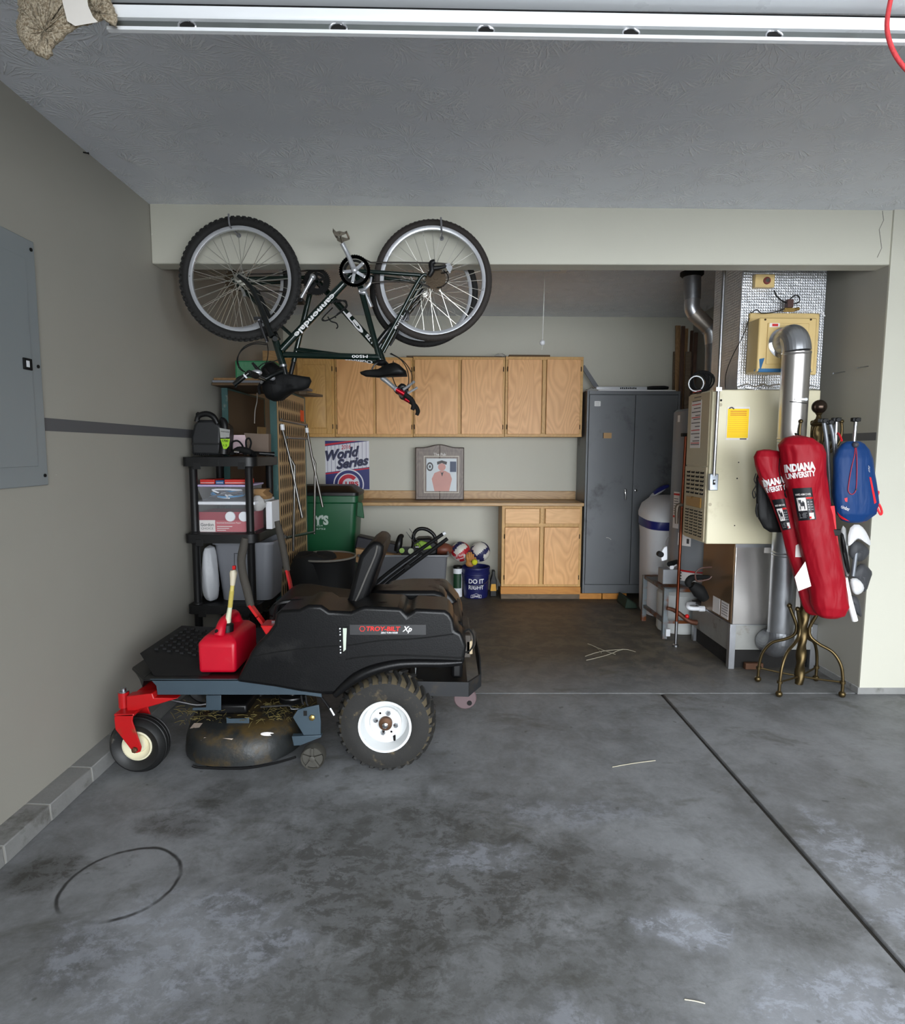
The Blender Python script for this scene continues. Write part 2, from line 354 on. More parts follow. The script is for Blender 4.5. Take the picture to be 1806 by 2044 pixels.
# ---------------------------------------------------------------- upper cabinets
def slab_door(root, x0, y0, x1, y1, Y, hside, name='door', raised=False, nohinge=False):
    X0, X1, Z0, Z1 = rect(x0, y0, x1, y1, Y)
    b = B(DOORW if not raised else FRAMEW)
    if raised:
        b.box(X0, X1, Y-.016, Y-.001, Z0, Z1)
        m_ = .055
        for q in ((X0, X0+m_, Z0, Z1), (X1-m_, X1, Z0, Z1), (X0+m_, X1-m_, Z0, Z0+m_), (X0+m_, X1-m_, Z1-m_, Z1)): b.box(q[0], q[1], Y-.024, Y-.016, q[2], q[3])
        d = b.build(name, None, root, bevel=.004)
        q = B(FRAMEW); a = .066; c = .10
        q.loft([[(X0+a, Y-.0165, Z0+a), (X1-a, Y-.0165, Z0+a), (X1-a, Y-.0165, Z1-a), (X0+a, Y-.0165, Z1-a)], [(X0+c, Y-.024, Z0+c), (X1-c, Y-.024, Z0+c), (X1-c, Y-.024, Z1-c), (X0+c, Y-.024, Z1-c)]])
        q.build('raised_panel', None, d)
    else: d = b.box(X0, X1, Y-.019, Y-.001, Z0, Z1).build(name, None, root, bevel=.003)
    if not nohinge:
        hx = X0 if hside == 'l' else X1
        for zz in (Z0+.07, Z1-.09):
            B(HINGE).cyl((hx+(-.004 if hside == 'l' else .004), Y-.016, zz-.022), (hx+(-.004 if hside == 'l' else .004), Y-.016, zz+.022), .0045, n=8).build('hinge', None, d)
    return d
YU = 5.96
def upper(x0, y0, x1, y1, doors, label):
    X0, X1, Z0, Z1 = rect(x0, y0, x1, y1, YU)
    r = thing('wall_cabinet', ((X0+X1)/2, YW, Z0), label, 'cabinet', 'birch wall cabinets on the back wall')
    b = B(FRAMEW); b.box(X0+.001, X1-.001, YU+.018, YW-.002, Z0, Z1); b.build('carcass', None, r, bevel=.002)
    # face frame in one piece round the door openings
    b = B(FRAMEW); s_ = .034
    b.box(X0+.001, X1-.001, YU, YU+.018, Z0, Z0+s_); b.box(X0+.001, X1-.001, YU, YU+.018, Z1-s_, Z1)
    xs = [X0+.001+s_/2, X1-.001-s_/2] + ([(X0+X1)/2] if len(doors) > 1 else [])
    for q in xs: b.box(q-s_/2, q+s_/2, YU, YU+.018, Z0+s_, Z1-s_)
    b.build('face_frame', None, r, bevel=.002)
    for d in doors: slab_door(r, *d[:4], YU, d[4], raised=len(d) > 5)
    return r
upper(559, 711, 667.5, 872, [(562, 722, 590, 866, 'l', 1), (595, 717, 663, 866, 'r', 1)], 'wooden wall cabinet with framed raised-panel doors, behind the folded table')
upper(668, 713, 824, 872, [(673, 719, 745, 867, 'l'), (751, 719, 821, 867, 'r')], 'plain birch wall cabinet above the blue and red poster')
upper(824.5, 712.5, 1007.5, 872, [(828, 718, 914, 867, 'l'), (921, 718, 1003, 867, 'r')], 'plain birch wall cabinet above the arched dartboard cabinet, middle of the row')
upper(1008, 712, 1163, 872, [(1013, 718, 1080, 867, 'l'), (1090, 718, 1157, 867, 'r')], 'plain birch wall cabinet at the right end next to the grey steel cabinet')
# things lying on top of the wall cabinets
X0, X1, Z0, Z1 = rect(812, 707, 1000, 711, 6.08)
zt = rect(824, 712.5, 1007, 872, YU)[3]
B(GREYWOOD).box(X0, X1, 6.0, 6.18, zt+.001, zt+.016).build('board', label='long thin brown board lying on the middle wall cabinets', cat='board', bevel=.002)
X0, X1, _, _ = rect(1014, 707, 1095, 711, 6.08)
zt2 = rect(1008, 712, 1163, 872, YU)[3]
B(DKCARD).box(X0, X1, 5.99, 6.2, zt2+.001, zt2+.022).build('board', label='short dark brown board on top of the right wall cabinet', cat='board', bevel=.004)
b = B(M('clear_plastic_film', (214, 214, 210), .2, 0, .1, alpha=.45)); c0 = at(998, 708, Y=6.05)
b.loft([[(c0.x-.06+.12*k/6, 6.05+.05*math.cos(a), zt+.018+.028*math.sin(math.pi*(k+.6)/7.2)*max(0, math.sin(a))*(1+.3*math.sin(k*2+a*3))) for a in [math.pi*j/8 for j in range(9)]] for k in range(7)])
b.build('plastic_bag', label='crumpled clear plastic bag on top of the middle wall cabinets', cat='bag')
# ---------------------------------------------------------------- counter
YC = 5.83
zc = at(1000, 1003.5, Y=YC).z; xr = at(1166, 1006, Y=YC).x
r = thing('worktop', (0.2, YC, zc-.04), 'long wooden worktop with a low backsplash along the back wall', 'counter')
b = B(PINE); b.box(-1.15, xr, YC, YW-.002, zc-.034, zc); b.build('counter_slab', None, r, bevel=.006)
zs = at(1000, 980, Y=6.24).z; b = B(PINE); b.box(-1.15, at(1149, 990, Y=6.24).x, 6.245, YW-.002, zc+.0005, zs); b.build('backsplash', None, r, bevel=.004)
# base cabinet
Yb_ = 5.855
X0, X1, Z0, Z1 = rect(1001, 1010.5, 1160, 1171, Yb_); Z1 = zc-.0345
r = thing('base_cabinet', ((X0+X1)/2, Yb_, 0), 'birch base cabinet with two drawers over two doors under the worktop', 'cabinet')
b = B(FRAMEW); b.box(X0, X1, Yb_+.018, 6.25, Z0, Z1); b.build('carcass', None, r, bevel=.002)
b = B(FRAMEW); s_ = .034; zm = at(1080, 1048, Y=Yb_).z
for q in ((X0, X1, Z0, Z0+s_*.8), (X0, X1, Z1-s_*.6, Z1), (X0+s_, X1-s_, zm-s_/2, zm+s_/2)): b.box(q[0], q[1], Yb_, Yb_+.018, q[2], q[3])
for q in (X0+s_/2, X1-s_/2, (X0+X1)/2): b.box(q-s_/2, q+s_/2, Yb_-.0003, Yb_+.018, Z0+.001, Z1-.001)
b.build('face_frame', None, r, bevel=.002)
for q in ((1008, 1015, 1076, 1045), (1088, 1015, 1157, 1045)):
    A0, A1, C0, C1 = rect(*q, Yb_); B(WOOD('birch_drawer', (246, 196, 134), (212, 156, 94), .42, 0, .9, 18., .4)).box(A0, A1, Yb_-.019, Yb_-.001, C0, C1).build('drawer_front', None, r, bevel=.003)
slab_door(r, 1007, 1052, 1075, 1166, Yb_, 'l'); slab_door(r, 1085, 1052, 1154, 1166, Yb_, 'r')
zk = at(1080, 1186, Y=Yb_-.01).z
B(OCHRE).box(X0-.005, X1+.002, Yb_-.012, Yb_+.05, zk, Z0-.001).build('toe_board', None, r, bevel=.002)
B(GREYWOOD).box(X0, X1, Yb_+.01, 6.2, .002, zk-.002).build('plank', label='weathered plank on the floor under the base cabinet', cat='plank', bevel=.003)
# ---------------------------------------------------------------- grey steel cabinet
YS = 5.87
GREY = M('grey_enamel_steel', (104, 107, 110), .38, .15, .10, 3., .05, 90, dirt=(58, 60, 62), dirt_amt=.35)
X0, _, _, Z1 = rect(1165, 780, 1262, 1184, YS); X1 = at(1350, 980, Y=YS).x; X0 = at(1166.5, 980, Y=YS).x
zb0 = at(1210, 1184, Y=YS).z
r = thing('steel_cabinet', ((X0+X1)/2, YS, zb0), 'tall dark grey two-door steel storage cabinet with a chrome handle', 'cabinet')
b = B(GREY); t_ = .02
b.box(X0, X1, YS+.012, YW-.02, zb0, Z1); b.box(X0, X0+t_, YS-.006, YS+.012, zb0, Z1); b.box(X1-t_, X1, YS-.006, YS+.012, zb0, Z1); b.box(X0+t_, X1-t_, YS-.006, YS+.012, Z1-.035, Z1); b.box(X0+t_, X1-t_, YS-.006, YS+.012, zb0, zb0+.085)
b.build('cabinet_body', None, r, bevel=.003)
xm = at(1262, 980, Y=YS).x
d1 = B(GREY).box(X0+t_+.003, xm-.002, YS-.008, YS+.01, zb0+.088, Z1-.038).build('door', None, r, bevel=.004)
d2 = B(GREY).box(xm+.002, X1-t_-.003, YS-.008, YS+.01, zb0+.088, Z1-.038).build('door', None, r, bevel=.004)
h = at(1246, 978, Y=YS)
b = B(CHROME); b.cyl((h.x, YS-.03, h.z), (h.x, YS-.008, h.z), .013); b.tube([(h.x, YS-.03, h.z), (h.x+.002, YS-.032, h.z-.03), (h.x+.004, YS-.03, h.z-.095)], [.010, .013, .008], 10, 4); b.sphere((h.x, YS-.03, h.z), .016)
b.build('handle', None, d1, label='chrome lever handle')
h = at(1268, 979, Y=YS); B(CHROME).lathe([(.014, 0), (.014, .006), (.010, .009), (.004, .009)], (h.x, YS-.008, h.z), (0, -1, 0), 16).build('lock', None, d2)
A = rect(1186, 801, 1198, 811, YS); b = B(WHITE).box(A[0], A[1], YS-.0095, YS-.0082, A[2], A[3]); b.use(M('print_grey', (120, 120, 120), .8)); [b.box(A[0]+.006, A[1]-.01, YS-.0099, YS-.0093, A[2]+.010+k*.012, A[2]+.013+k*.012) for k in range(3)]; b.build('sticker', None, d1, label='small white printed label')
A = rect(1204, 864, 1220, 875, YS); b = B(M('tan_label', (186, 150, 104), .7)).box(A[0], A[1], YS-.0095, YS-.0082, A[2], A[3]); b.use(BLKM).box(A[0]-.006, A[0], YS-.0096, YS-.0082, A[2], A[3]); b.build('sticker', None, d1, label='small tan label')
A = rect(1209, 1073, 1219, 1077, YS); B(M('scrape', (190, 186, 178), .8)).tube([(A[0], YS-.0085, A[3]), ((A[0]+A[1])/2, YS-.0085, A[3]-.002), (A[1], YS-.0085, A[2])], .003, 5, 3).build('scratch', None, d1)
for q, nm in (((1155, 1186, 1200, 1197), 'first'), ((1201, 1186, 1250, 1197), 'second')):
    A = rect(*q, YS+.01); B(OCHRE).box(A[0]+.002, A[1]-.002, YS-.005, 6.2, .002, zb0-.001).build('wood_block', label='ochre wood block under the steel cabinet, '+('next to the base cabinet' if nm == 'first' else 'on the side away from the base cabinet'), cat='wood block', bevel=.003)
# things on the steel cabinet
zt = Z1+.001
A = rect(1192, 773, 1345, 778, 5.95); B(WHITE).box(A[0], A[1], 5.9, 6.1, zt, zt+.012).build('foam_board', label='thin white board lying on top of the grey steel cabinet', cat='board')
A = rect(1190, 764, 1292, 772, 5.93)
r = thing('tool_package', ((A[0]+A[1])/2, 5.95, zt+.014), 'long silver packaged tool with a black handle on the steel cabinet', 'tool')
B(M('silver_label', (196, 198, 202), .3, .3)).box(A[0], A[1], 5.93, 5.98, zt+.0135, zt+.045).build('blister_pack', None, r, bevel=.005)
b = B(BLKM)
for k in range(9): b.box(A[0]+.23+.018*k, A[0]+.242+.018*k, 5.9285, 5.93, zt+.022, zt+.036+.002*(k % 2))
b.build('print', None, r)
e = at(1334, 770, Y=5.95).x
B(BLKP).tube([(A[1]-.005, 5.955, zt+.034), (A[1]+.06, 5.955, zt+.037), (e-.04, 5.955, zt+.039), (e, 5.955, zt+.036)], [.013, .018, .019, .014], 10, 4).build('handle', None, r)
b = B(MC['clear_plastic_film']); c0 = at(1180, 774, Y=5.98)
b.loft([[(c0.x-.07+.16*k/8, 5.97+.05*math.cos(a), zt+(.035*math.sin(math.pi*(k+.5)/9))*max(0, math.sin(a))*(1+.35*math.sin(k*2.3+a*4))) for a in [math.pi*j/8 for j in range(9)]] for k in range(9)])
b.build('plastic_wrap', label='crumpled clear wrap at the left end of the steel cabinet top', cat='wrap')
p0, p1 = at(1163, 731, Y=6.1), at(1197, 771, Y=6.1); p1.z = zt+.012
B(M('dark_grey_bar', (96, 98, 102), .5, .3)).bar(p0, p1, .012, .04).build('metal_strut', label='grey flat bar leaning from wall cabinet to steel cabinet top', cat='bar')
# ---------------------------------------------------------------- poster
PY = YW-.001
A = rect(649.5, 880, 737, 976.5, PY); px_ = A[1]-A[0]; pz = A[3]-A[2]
def pp(u, v, k=0): return (A[0]+u*px_, PY-.003-.0006*k, A[3]-v*pz)
NAVY, PWH, PRED = M('poster_navy', (38, 44, 110), .45), M('poster_white', (224, 224, 232), .45, 0, .02), M('poster_red', (196, 24, 50), .45)
PST = M('pinstripe', (80, 84, 120), .5)
b = B(NAVY).box(A[0], A[1], PY-.003, PY, A[2], A[3])
b.use(PWH).poly([pp(0, .115, 1), pp(1, -0.0, 1), pp(1, .535, 1), pp(0, .655, 1)])
b.use(PRED).poly([pp(0, .065, 1.2), pp(.55, 0, 1.2), pp(.75, 0, 1.2), pp(0, .105, 1.2)]); b.poly([pp(0, .668, 1.2), pp(1, .548, 1.2), pp(1, .575, 1.2), pp(0, .695, 1.2)])
b.use(PST)
for k in range(11):
    u = .05+.088*k; b.poly([pp(u-.004, .115-.115*u, 1.4), pp(u+.004, .115-.115*u, 1.4), pp(u+.004, .655-.12*u, 1.4), pp(u-.004, .655-.12*u, 1.4)])
th = math.radians(7); rt = V((math.cos(th), 0, math.sin(th))); upv = V((-math.sin(th), 0, math.cos(th)))
b.use(PRED).text('2016', pp(.47, .125, 2), rt, upv, px_*.22, pz*.085, .01, .25)
th = math.radians(9); rt = V((math.cos(th), 0, math.sin(th))); upv = V((-math.sin(th), 0, math.cos(th)))
b.use(PST).text('World', pp(.41, .262, 2), rt, upv, px_*.78, pz*.215, .05, .4); b.text('Series', pp(.62, .445, 2), rt, upv, px_*.76, pz*.205, .05, .4)
b.use(M('poster_ink', (30, 32, 66), .45)).text('World', pp(.40, .255, 3), rt, upv, px_*.78, pz*.21, .03, .4); b.text('Series', pp(.61, .437, 3), rt, upv, px_*.76, pz*.20, .03, .4)
def disc(u, v, r_, k, a0=0., a1=2*math.pi, rin=None, n=40):
    c = pp(u, v, k)
    if rin is None: b.poly([(c[0]+r_*math.cos(a0+(a1-a0)*i/n), c[1], c[2]+r_*math.sin(a0+(a1-a0)*i/n)) for i in range(n)])
    else:
        for i in range(n):
            q = [a0+(a1-a0)*j/n for j in (i, i+1)]
            b.poly([(c[0]+rr*math.cos(t), c[1], c[2]+rr*math.sin(t)) for rr, t in ((rin, q[0]), (r_, q[0]), (r_, q[1]), (rin, q[1]))])
R_ = px_*.35
b.use(PWH); disc(.525, .90, R_, 2); b.use(NAVY); disc(.525, .90, R_*.92, 3); b.use(PWH); disc(.525, .90, R_*.72, 4)
b.use(PRED); disc(.525, .90, R_*.66, 5, math.radians(42), math.radians(318), R_*.40); b.text('UBS', pp(.60, .885, 6), (1, 0, 0), (0, 0, 1), px_*.30, pz*.095, .045)
b.build('poster', label='blue white and red World Series baseball poster on the back wall', cat='poster')
# ---------------------------------------------------------------- arched dartboard cabinet
YD = 6.13
A = rect(829, 887, 926, 999, YD); Z0 = zc+.0015; w_ = A[1]-A[0]; xm = (A[0]+A[1])/2; hgt = at(877, 887, Y=YD).z-Z0
CABW = WOOD('greyed_oak', (140, 124, 112), (96, 82, 72), .4, 2, 1.4); CABD = WOOD('dark_oak_edge', (62, 44, 38), (40, 28, 24), .4, 2, 1.4)
r = thing('dartboard_cabinet', (xm, YD, Z0), 'arched brown wooden dartboard cabinet standing on the worktop', 'cabinet')
def arch(x0, x1, z0, hh, ins=0., n=16):
    sh = hh*.945; pts = [(x0+ins, z0+ins), (x1-ins, z0+ins), (x1-ins, z0+sh-ins)]
    for k in range(n+1):
        u = 1-k/n; t = (u-.5)*2; zz = sh+(hh-sh)*(0.5+.5*math.cos(math.pi*max(-1, min(1, t*1.25)))); pts.append((x0+ins+(x1-x0-2*ins)*(.06+.88*u), z0+zz-ins))
    pts.append((x0+ins, z0+sh-ins)); return pts
B(CABD).prism(arch(A[0], A[1], Z0, hgt), YD, YD+.09).build('case', None, r, bevel=.004)
for sgn in (-1, 1):
    o_ = arch(A[0], A[1], Z0, hgt, .006); half = [(x, z) for x, z in o_ if (x-xm)*sgn > .002]
    half = ([(xm+.0015, Z0+.006)]+half+[(xm+.0015, Z0+hgt-.006)]) if sgn > 0 else (half[:1]+[(xm-.0015, Z0+.006)]+[(xm-.0015, Z0+hgt-.006)]+half[1:])
    d = B(CABW).prism(half, YD-.018, YD-.001).build('door', None, r, bevel=.003)
    g_ = B(CABD); e0 = xm+sgn*.006; e1 = xm+sgn*(w_/2-.028)
    for za_, zb_ in ((Z0+.03, Z0+.033), (Z0+hgt*.88, Z0+hgt*.883)): g_.box(min(e0, e1), max(e0, e1), YD-.0187, YD-.0178, za_, zb_)
    g_.box(e1-.0015, e1+.0015, YD-.0187, YD-.0178, Z0+.03, Z0+hgt*.88); g_.build('groove', None, d)
b = B(M('pale_mat', (198, 190, 172), .4)); C = rect(846, 910, 916, 984, YD-.019); mx, mz = C[1]-C[0], C[3]-C[2]
def cp(u, v, k): return (C[0]+u*mx, YD-.0186-.0007*k, C[3]-v*mz)
def q4(u0, v0, u1, v1, k): b.poly([cp(u0, v1, k), cp(u1, v1, k), cp(u1, v0, k), cp(u0, v0, k)])
for u0, v0, u1, v1 in ((0, 0, 1, .02), (0, .98, 1, 1), (0, .02, .02, .98), (.98, .02, 1, .98)): q4(u0, v0, u1, v1, 1)
PALE = M('pale_blue_print', (196, 204, 208), .35, 0, .03); b.use(PALE); q4(.07, .07, .93, .95, 1)
PINK = M('print_salmon', (206, 152, 142), .5); INKG = M('print_charcoal', (70, 66, 66), .5)
b.use(PINK)
def ell(u, v, ru, rv, k, n=20): b.poly([cp(u+ru*math.cos(2*math.pi*i/n), v+rv*math.sin(2*math.pi*i/n), k) for i in range(n)])
b.poly([cp(*q, 2) for q in ((.30, .95), (.22, .62), (.30, .46), (.46, .40), (.60, .40), (.74, .47), (.80, .62), (.72, .95))])
ell(.51, .30, .11, .10, 2); b.use(INKG); ell(.17, .29, .095, .12, 2.); b.use(PALE); ell(.17, .29, .06, .075, 3); b.use(INKG); ell(.17, .29, .03, .04, 4)
b.poly([cp(*q, 3) for q in ((.38, .24), (.37, .16), (.51, .12), (.66, .16), (.64, .24), (.51, .19))])
b.poly([cp(*q, 3) for q in ((.47, .42), (.51, .46), (.56, .42), (.52, .56))])
b.use(M('print_slate_blue', (74, 84, 108), .5)); q4(.74, .15, .92, .43, 2)
b.use(M('pub_letter', (214, 210, 204), .5)).text('The Pub', (xm, YD-.0186, Z0+hgt*.885-.035), (1, 0, 0), (0, 0, 1), w_*.25, .026, .01)
b.build('picture_panel', None, r, label='pale framed print across both doors')
# ---------------------------------------------------------------- attic hatch and pull cord
A = [at(700, 541.5, Z=HC), at(1128, 541.5, Z=HC)]
b = B(WHITE); y1 = A[1].y; y0 = y1-.62; x1 = A[1].x; x0 = x1-1.45
for q in ((x0, x1, y1-.045, y1), (x0, x1, y0, y0+.045), (x0, x0+.045, y0+.045, y1-.045), (x1-.045, x1, y0+.045, y1-.045)): b.box(q[0], q[1], q[2], q[3], HC-.014, HC)
b.use(WALL).box(x0+.047, x1-.047, y0+.047, y1-.047, HC-.005, HC)
b.build('trim_5', kind='structure')
t_ = at(1087, 545, Z=HC-.006); kz = at(1086, 684, Y=t_.y).z
r = thing('pull_cord', (t_.x, t_.y, kz), 'white pull cord with a round knob hanging from the attic hatch', 'pull cord')
B(M('cord_white', (222, 220, 214), .7)).tube([(t_.x, t_.y, HC-.006), (t_.x-.003, t_.y, (HC+kz)/2), (t_.x-.008, t_.y, kz)], .0035, 6).build('cord', None, r)
b = B(WHITEP); b.sphere((t_.x-.008, t_.y, kz), .021); b.build('knob', None, r)
B(MC['cord_white']).tube([(t_.x-.008, t_.y, kz-.014), (t_.x-.006, t_.y, kz-.03), (t_.x-.012, t_.y, kz-.055)], .002, 5).build('cord_tail', None, r)
# ---------------------------------------------------------------- furnace and its ducts
GALV = M('galvanized_duct', (186, 188, 192), .34, .9, .12, 14)
GALVD = M('old_galvanized_pipe', (150, 152, 156), .42, .85, .25, 22)
BEIGE = M('beige_enamel', (214, 206, 176), .35, 0, .03, 3, dirt=(184, 172, 140), dirt_amt=.2)
BEIGED = M('tan_louver_enamel', (176, 164, 138), .45, 0, .06)
TAN = M('tan_humidifier_plastic', (212, 184, 124), .45, 0, .05)
DKHOLE = M('dark_opening', (12, 11, 10), .9)
MIRROR = M('shiny_sheet_steel', (196, 192, 188), .30, .9, .06, 3)
BROWNS = M('brown_reflection_steel', (116, 92, 66), .35, .5, .15, 4)  # plenum side: the brown reflection in the steel is put into its colour
def foil_mat():
    g = G('foil_insulation'); p = g.obj()
    v = g.mapping(p, (1, 1, 1)); sx = g.n('SeparateXYZ', {0: v})
    wv = g.noise(p, 9., 3.)
    a = g.math('SINE', g.math('ADD', g.math('MULTIPLY', g.math('ADD', sx.outputs[0], sx.outputs[1]), 420.), g.math('MULTIPLY', wv, 4.)))
    c = g.math('SINE', g.math('ADD', g.math('MULTIPLY', sx.outputs[2], 380.), g.math('MULTIPLY', wv, 6.)))
    h = g.math('ADD', g.math('MULTIPLY', g.math('MAXIMUM', a, c), .3), g.math('MULTIPLY', g.noise(p, 30., 5.), 1.2))
    g.set(g.b.inputs['Base Color'], g.mix(g.noise(p, 14., 4.), lin((196, 198, 204)), lin((232, 234, 238))))
    g.b.inputs['Metallic'].default_value = .85; g.b.inputs['Roughness'].default_value = .36
    g.bump(h, .7, .004); return g.m
FOIL = foil_mat()
FX, FY = 1.895, 3.945
zt = at(1458, 1247, Y=FY).z
r = thing('furnace_platform', (2.18, FY, 0), 'low platform of galvanized sheet and angle posts under the furnace', 'platform')
b = B(M('dirty_galvanized', (150, 150, 146), .5, .5, .2, 7, dirt=(96, 78, 56), dirt_amt=.4)); zg = at(1490, 1297, Y=FY).z
b.box(FX+.003, 2.45, FY+.003, FY+.012, zg, zt-.004); b.box(FX+.003, FX+.012, FY+.012, 4.58, zg*.9, zt-.004); b.build('side_sheets', None, r)
for q in ((FX, FY), (FX+.01, 4.55), (2.44, FY)):
    b = B(GALV); b.box(q[0]-.001, q[0]+.038, q[1], q[1]+.004, 0, zt); b.box(q[0]-.001, q[0]+.003, q[1]+.004, q[1]+.038, 0, zt); b.build('post', None, r, bevel=.001)
B(GALV).box(FX-.004, 2.46, FY-.004, 4.6, zt-.0035, zt+.003).build('top_sheet', None, r)
B(M('shaded_gap_black', (22, 20, 18), .9, 0, .4, 20, .6, 40)).box(FX+.03, 2.43, FY+.03, 4.55, 0, zg+.02).build('inner_block', None, r)  # dark box filling the gap under the platform, shade put into its colour
b = B(M('rusty_steel', (92, 62, 44), .7, .4, .3, 20)); p = at(1500, 1330, Z=.0)
b.box(2.0, 2.12, FY-.02, FY+.015, .002, .045); b.build('brick_shim', label='rusty brown block on the floor against the furnace platform', cat='block', bevel=.004)
# cabinet, return plenum and supply plenum
r = thing('furnace', (2.05, FY, zt+.004), 'beige furnace with louvered side, foil-wrapped plenum above and steel plenum below', 'furnace')
zf0, zf1 = at(1480, 1086, Y=3.88).z, at(1500, 778, Y=3.88).z
fx0 = (at(1404, 1085, Y=3.88).x+at(1424, 780, Y=3.88).x)/2; FB = 4.25
b = B(MIRROR); b.box(FX+.004, 2.42, FY-.012, 4.43, zt+.004, zf0-.001); pl_ = b.build('return_plenum', None, r, bevel=.004)
B(BROWNS).box(FX+.001, FX+.004, FY+.005, 4.42, zt+.008, zf0-.004).build('brown_reflection_side', None, pl_)
B(GALV).box(FX-.002, 2.42, FY-.018, FY-.012, zf0-.03, zf0-.001).build('flange', None, pl_)
A = rect(1525, 1093, 1541, 1104, FY-.013); B(PAPER).box(A[0], A[1], FY-.0135, FY-.0125, A[2], A[3]).build('label_plate', None, pl_)
b = B(PAPER)
for k in range(2): b.box(FX-.0005, FX+.001, FY+.04+.13*k, FY+.15+.13*k, zt+.02, zt+.13)
b.use(INKG)
for k in range(5): b.box(FX-.001, FX+.0005, FY+.05, FY+.14, zt+.04+k*.018, zt+.044+k*.018)
b.build('paper_labels', None, pl_)
b = B(BEIGE); b.box(fx0+.006, 2.36, 3.88, FB, zf0, zf1); cab_ = b.build('cabinet', None, r, bevel=.006)
for px, py, rr in ((1439, 799, .007), (1438, 808, .011), (1417, 1007, .011), (1474, 923, .004), (1471, 955, .005), (1466, 1049, .004)):
    q = at(px, py, Y=3.879); B(DKHOLE if rr < .01 else BEIGED).cyl((q.x, 3.8795, q.z), (q.x, 3.8785, q.z), rr, n=14).build('knockout', None, cab_)
# louvred door on the left side
X0 = fx0; zd = at(1385, 930, X=X0).z
def side(y0, y1, z0, z1, d=0.): return (X0-d, X0+.006, y0, y1, z0, z1)
ud = B(BEIGED).box(*side(3.905, FB, zd+.003, zf1-.01)).build('upper_door', None, r, bevel=.003)
ld = B(BEIGED).box(*side(3.905, FB, zf0+.01, zd-.003, .004)).build('lower_door', None, r, bevel=.003)
b = B(PAPER); b.box(X0-.001, X0, 4.03, 4.19, zd+.12, zf1-.05); b.use(INKG)
for k in range(16): b.box(X0-.0016, X0-.0006, 4.04, 4.18-.03*(k % 3), zd+.14+k*.024, zd+.146+k*.024)
b.use(RED)
for k in range(5): b.box(X0-.0018, X0-.0006, 4.04, 4.18, zd+.15+k*.085, zd+.156+k*.085)
b.build('instruction_label', None, ud)
zl1, zl0 = zd-.025, zd-.19; zm1, zm0 = zd-.285, zf0+.03
for z0_, z1_, rows in ((zl0, zl1, 6), (zm0, zm1, 9)):
    b = B(DKHOLE); hgt_ = (z1_-z0_)/rows
    for i in range(rows):
        for j in range(4):
            y0_ = 3.935+j*.074; b.use(DKHOLE).box(X0-.0048, X0-.003, y0_, y0_+.058, z0_+i*hgt_+hgt_*.15, z0_+i*hgt_+hgt_*.75)
            b.use(BEIGED).prism([(X0-.004, z0_+i*hgt_+hgt_*.98), (X0-.012, z0_+i*hgt_+hgt_*.66), (X0-.011, z0_+i*hgt_+hgt_*.60), (X0-.004, z0_+i*hgt_+hgt_*.86)], y0_, y0_+.058)
    b.build('louver_grille', None, ld)
B(M('amber_plate', (150, 112, 56), .3)).box(X0-.014, X0-.004, 3.95, 4.19, zd-.272, zd-.205).build('name_plate', None, ld, bevel=.005)
A = rect(1476, 537, 1645, 776, 3.9)
b = B(FOIL); b.box(A[0], A[1], 3.9, 4.3, zf1+.001, HC-.001); sp_ = b.build('foil_plenum', None, r, bevel=.008)
b = B(FOIL)
for k in range(9): x = A[0]+.03+(A[1]-A[0]-.03)*k/10; b.tube([(x-.03, 3.895, zf1+.012+.008*math.sin(k*2)), (x+.03, 3.893, zf1+.018+.008*math.cos(k*3)), (x+.08, 3.896, zf1+.010)], [.010, .015, .010], 6, 2)
b.build('foil_tape_seam', None, sp_)
YT = 3.8775; A = rect(1450, 812, 1495, 878, YT)
b = B(M('yellow_form', (250, 206, 10), .6, 0, .02)).box(A[0]+.004, A[1]-.004, YT-.0006, YT+.002, A[2]+.012, A[3]-.012); b.use(PAPER).box(A[0], A[1], YT, YT+.002, A[2], A[3])
b.use(M('form_red', (206, 90, 30), .6))
for k in range(3): b.box(A[0]+.02, A[1]-.02, YT-.0012, YT, A[3]-.030-k*.012, A[3]-.026-k*.012)
for k in range(8): b.box(A[0]+.01, A[1]-.012, YT-.0012, YT, A[2]+.05+k*.013, A[2]+.0508+k*.013)
b.use(INKG).tube([(A[0]+.012+.006*k, YT-.0008, A[3]-.012+.008*math.sin(k*.7)) for k in range(6)], .004, 5); b.box(A[1]-.055, A[1]-.012, YT-.0006, YT, A[2]+.002, A[2]+.010)
b.build('service_tag', None, r, label='yellow service form with white border')
# humidistat and humidifier on the plenum
A = rect(1504, 549, 1543, 575, 3.885)
r = thing('humidistat', ((A[0]+A[1])/2, 3.89, A[2]), 'small tan control box with a round dial high on the foil plenum', 'control box')
B(TAN).box(A[0], A[1], 3.865, 3.8985, A[2], A[3]).build('box', None, r, bevel=.004)
q = at(1531, 560, Y=3.86); b = B(M('maroon_dial', (110, 40, 36), .4)).cyl((q.x, 3.866, q.z), (q.x, 3.858, q.z), .022); b.use(CHROME).cyl((q.x, 3.859, q.z), (q.x, 3.852, q.z), .012); b.build('dial', None, r)
Yh = 3.74; A = rect(1493, 625, 1632, 748, 3.885); C = rect(1513, 634, 1628, 742, Yh)
r = thing('humidifier', ((A[0]+A[1])/2, 3.88, A[2]), 'tan box humidifier mounted on the foil plenum with a round duct', 'humidifier')
B(TAN).box(A[0], A[1], 3.88, 3.8985, A[2], A[3]).build('back_flange', None, r, bevel=.006)
bx_ = B(TAN).box(C[0], C[1], Yh, 3.88, C[2], C[3]).build('housing', None, r, bevel=.008)
D = rect(1531, 645, 1613, 727, Yh-.008); B(TAN).box(D[0], D[1], Yh-.008, Yh-.001, D[2], D[3]).build('front_panel', None, r, bevel=.005)
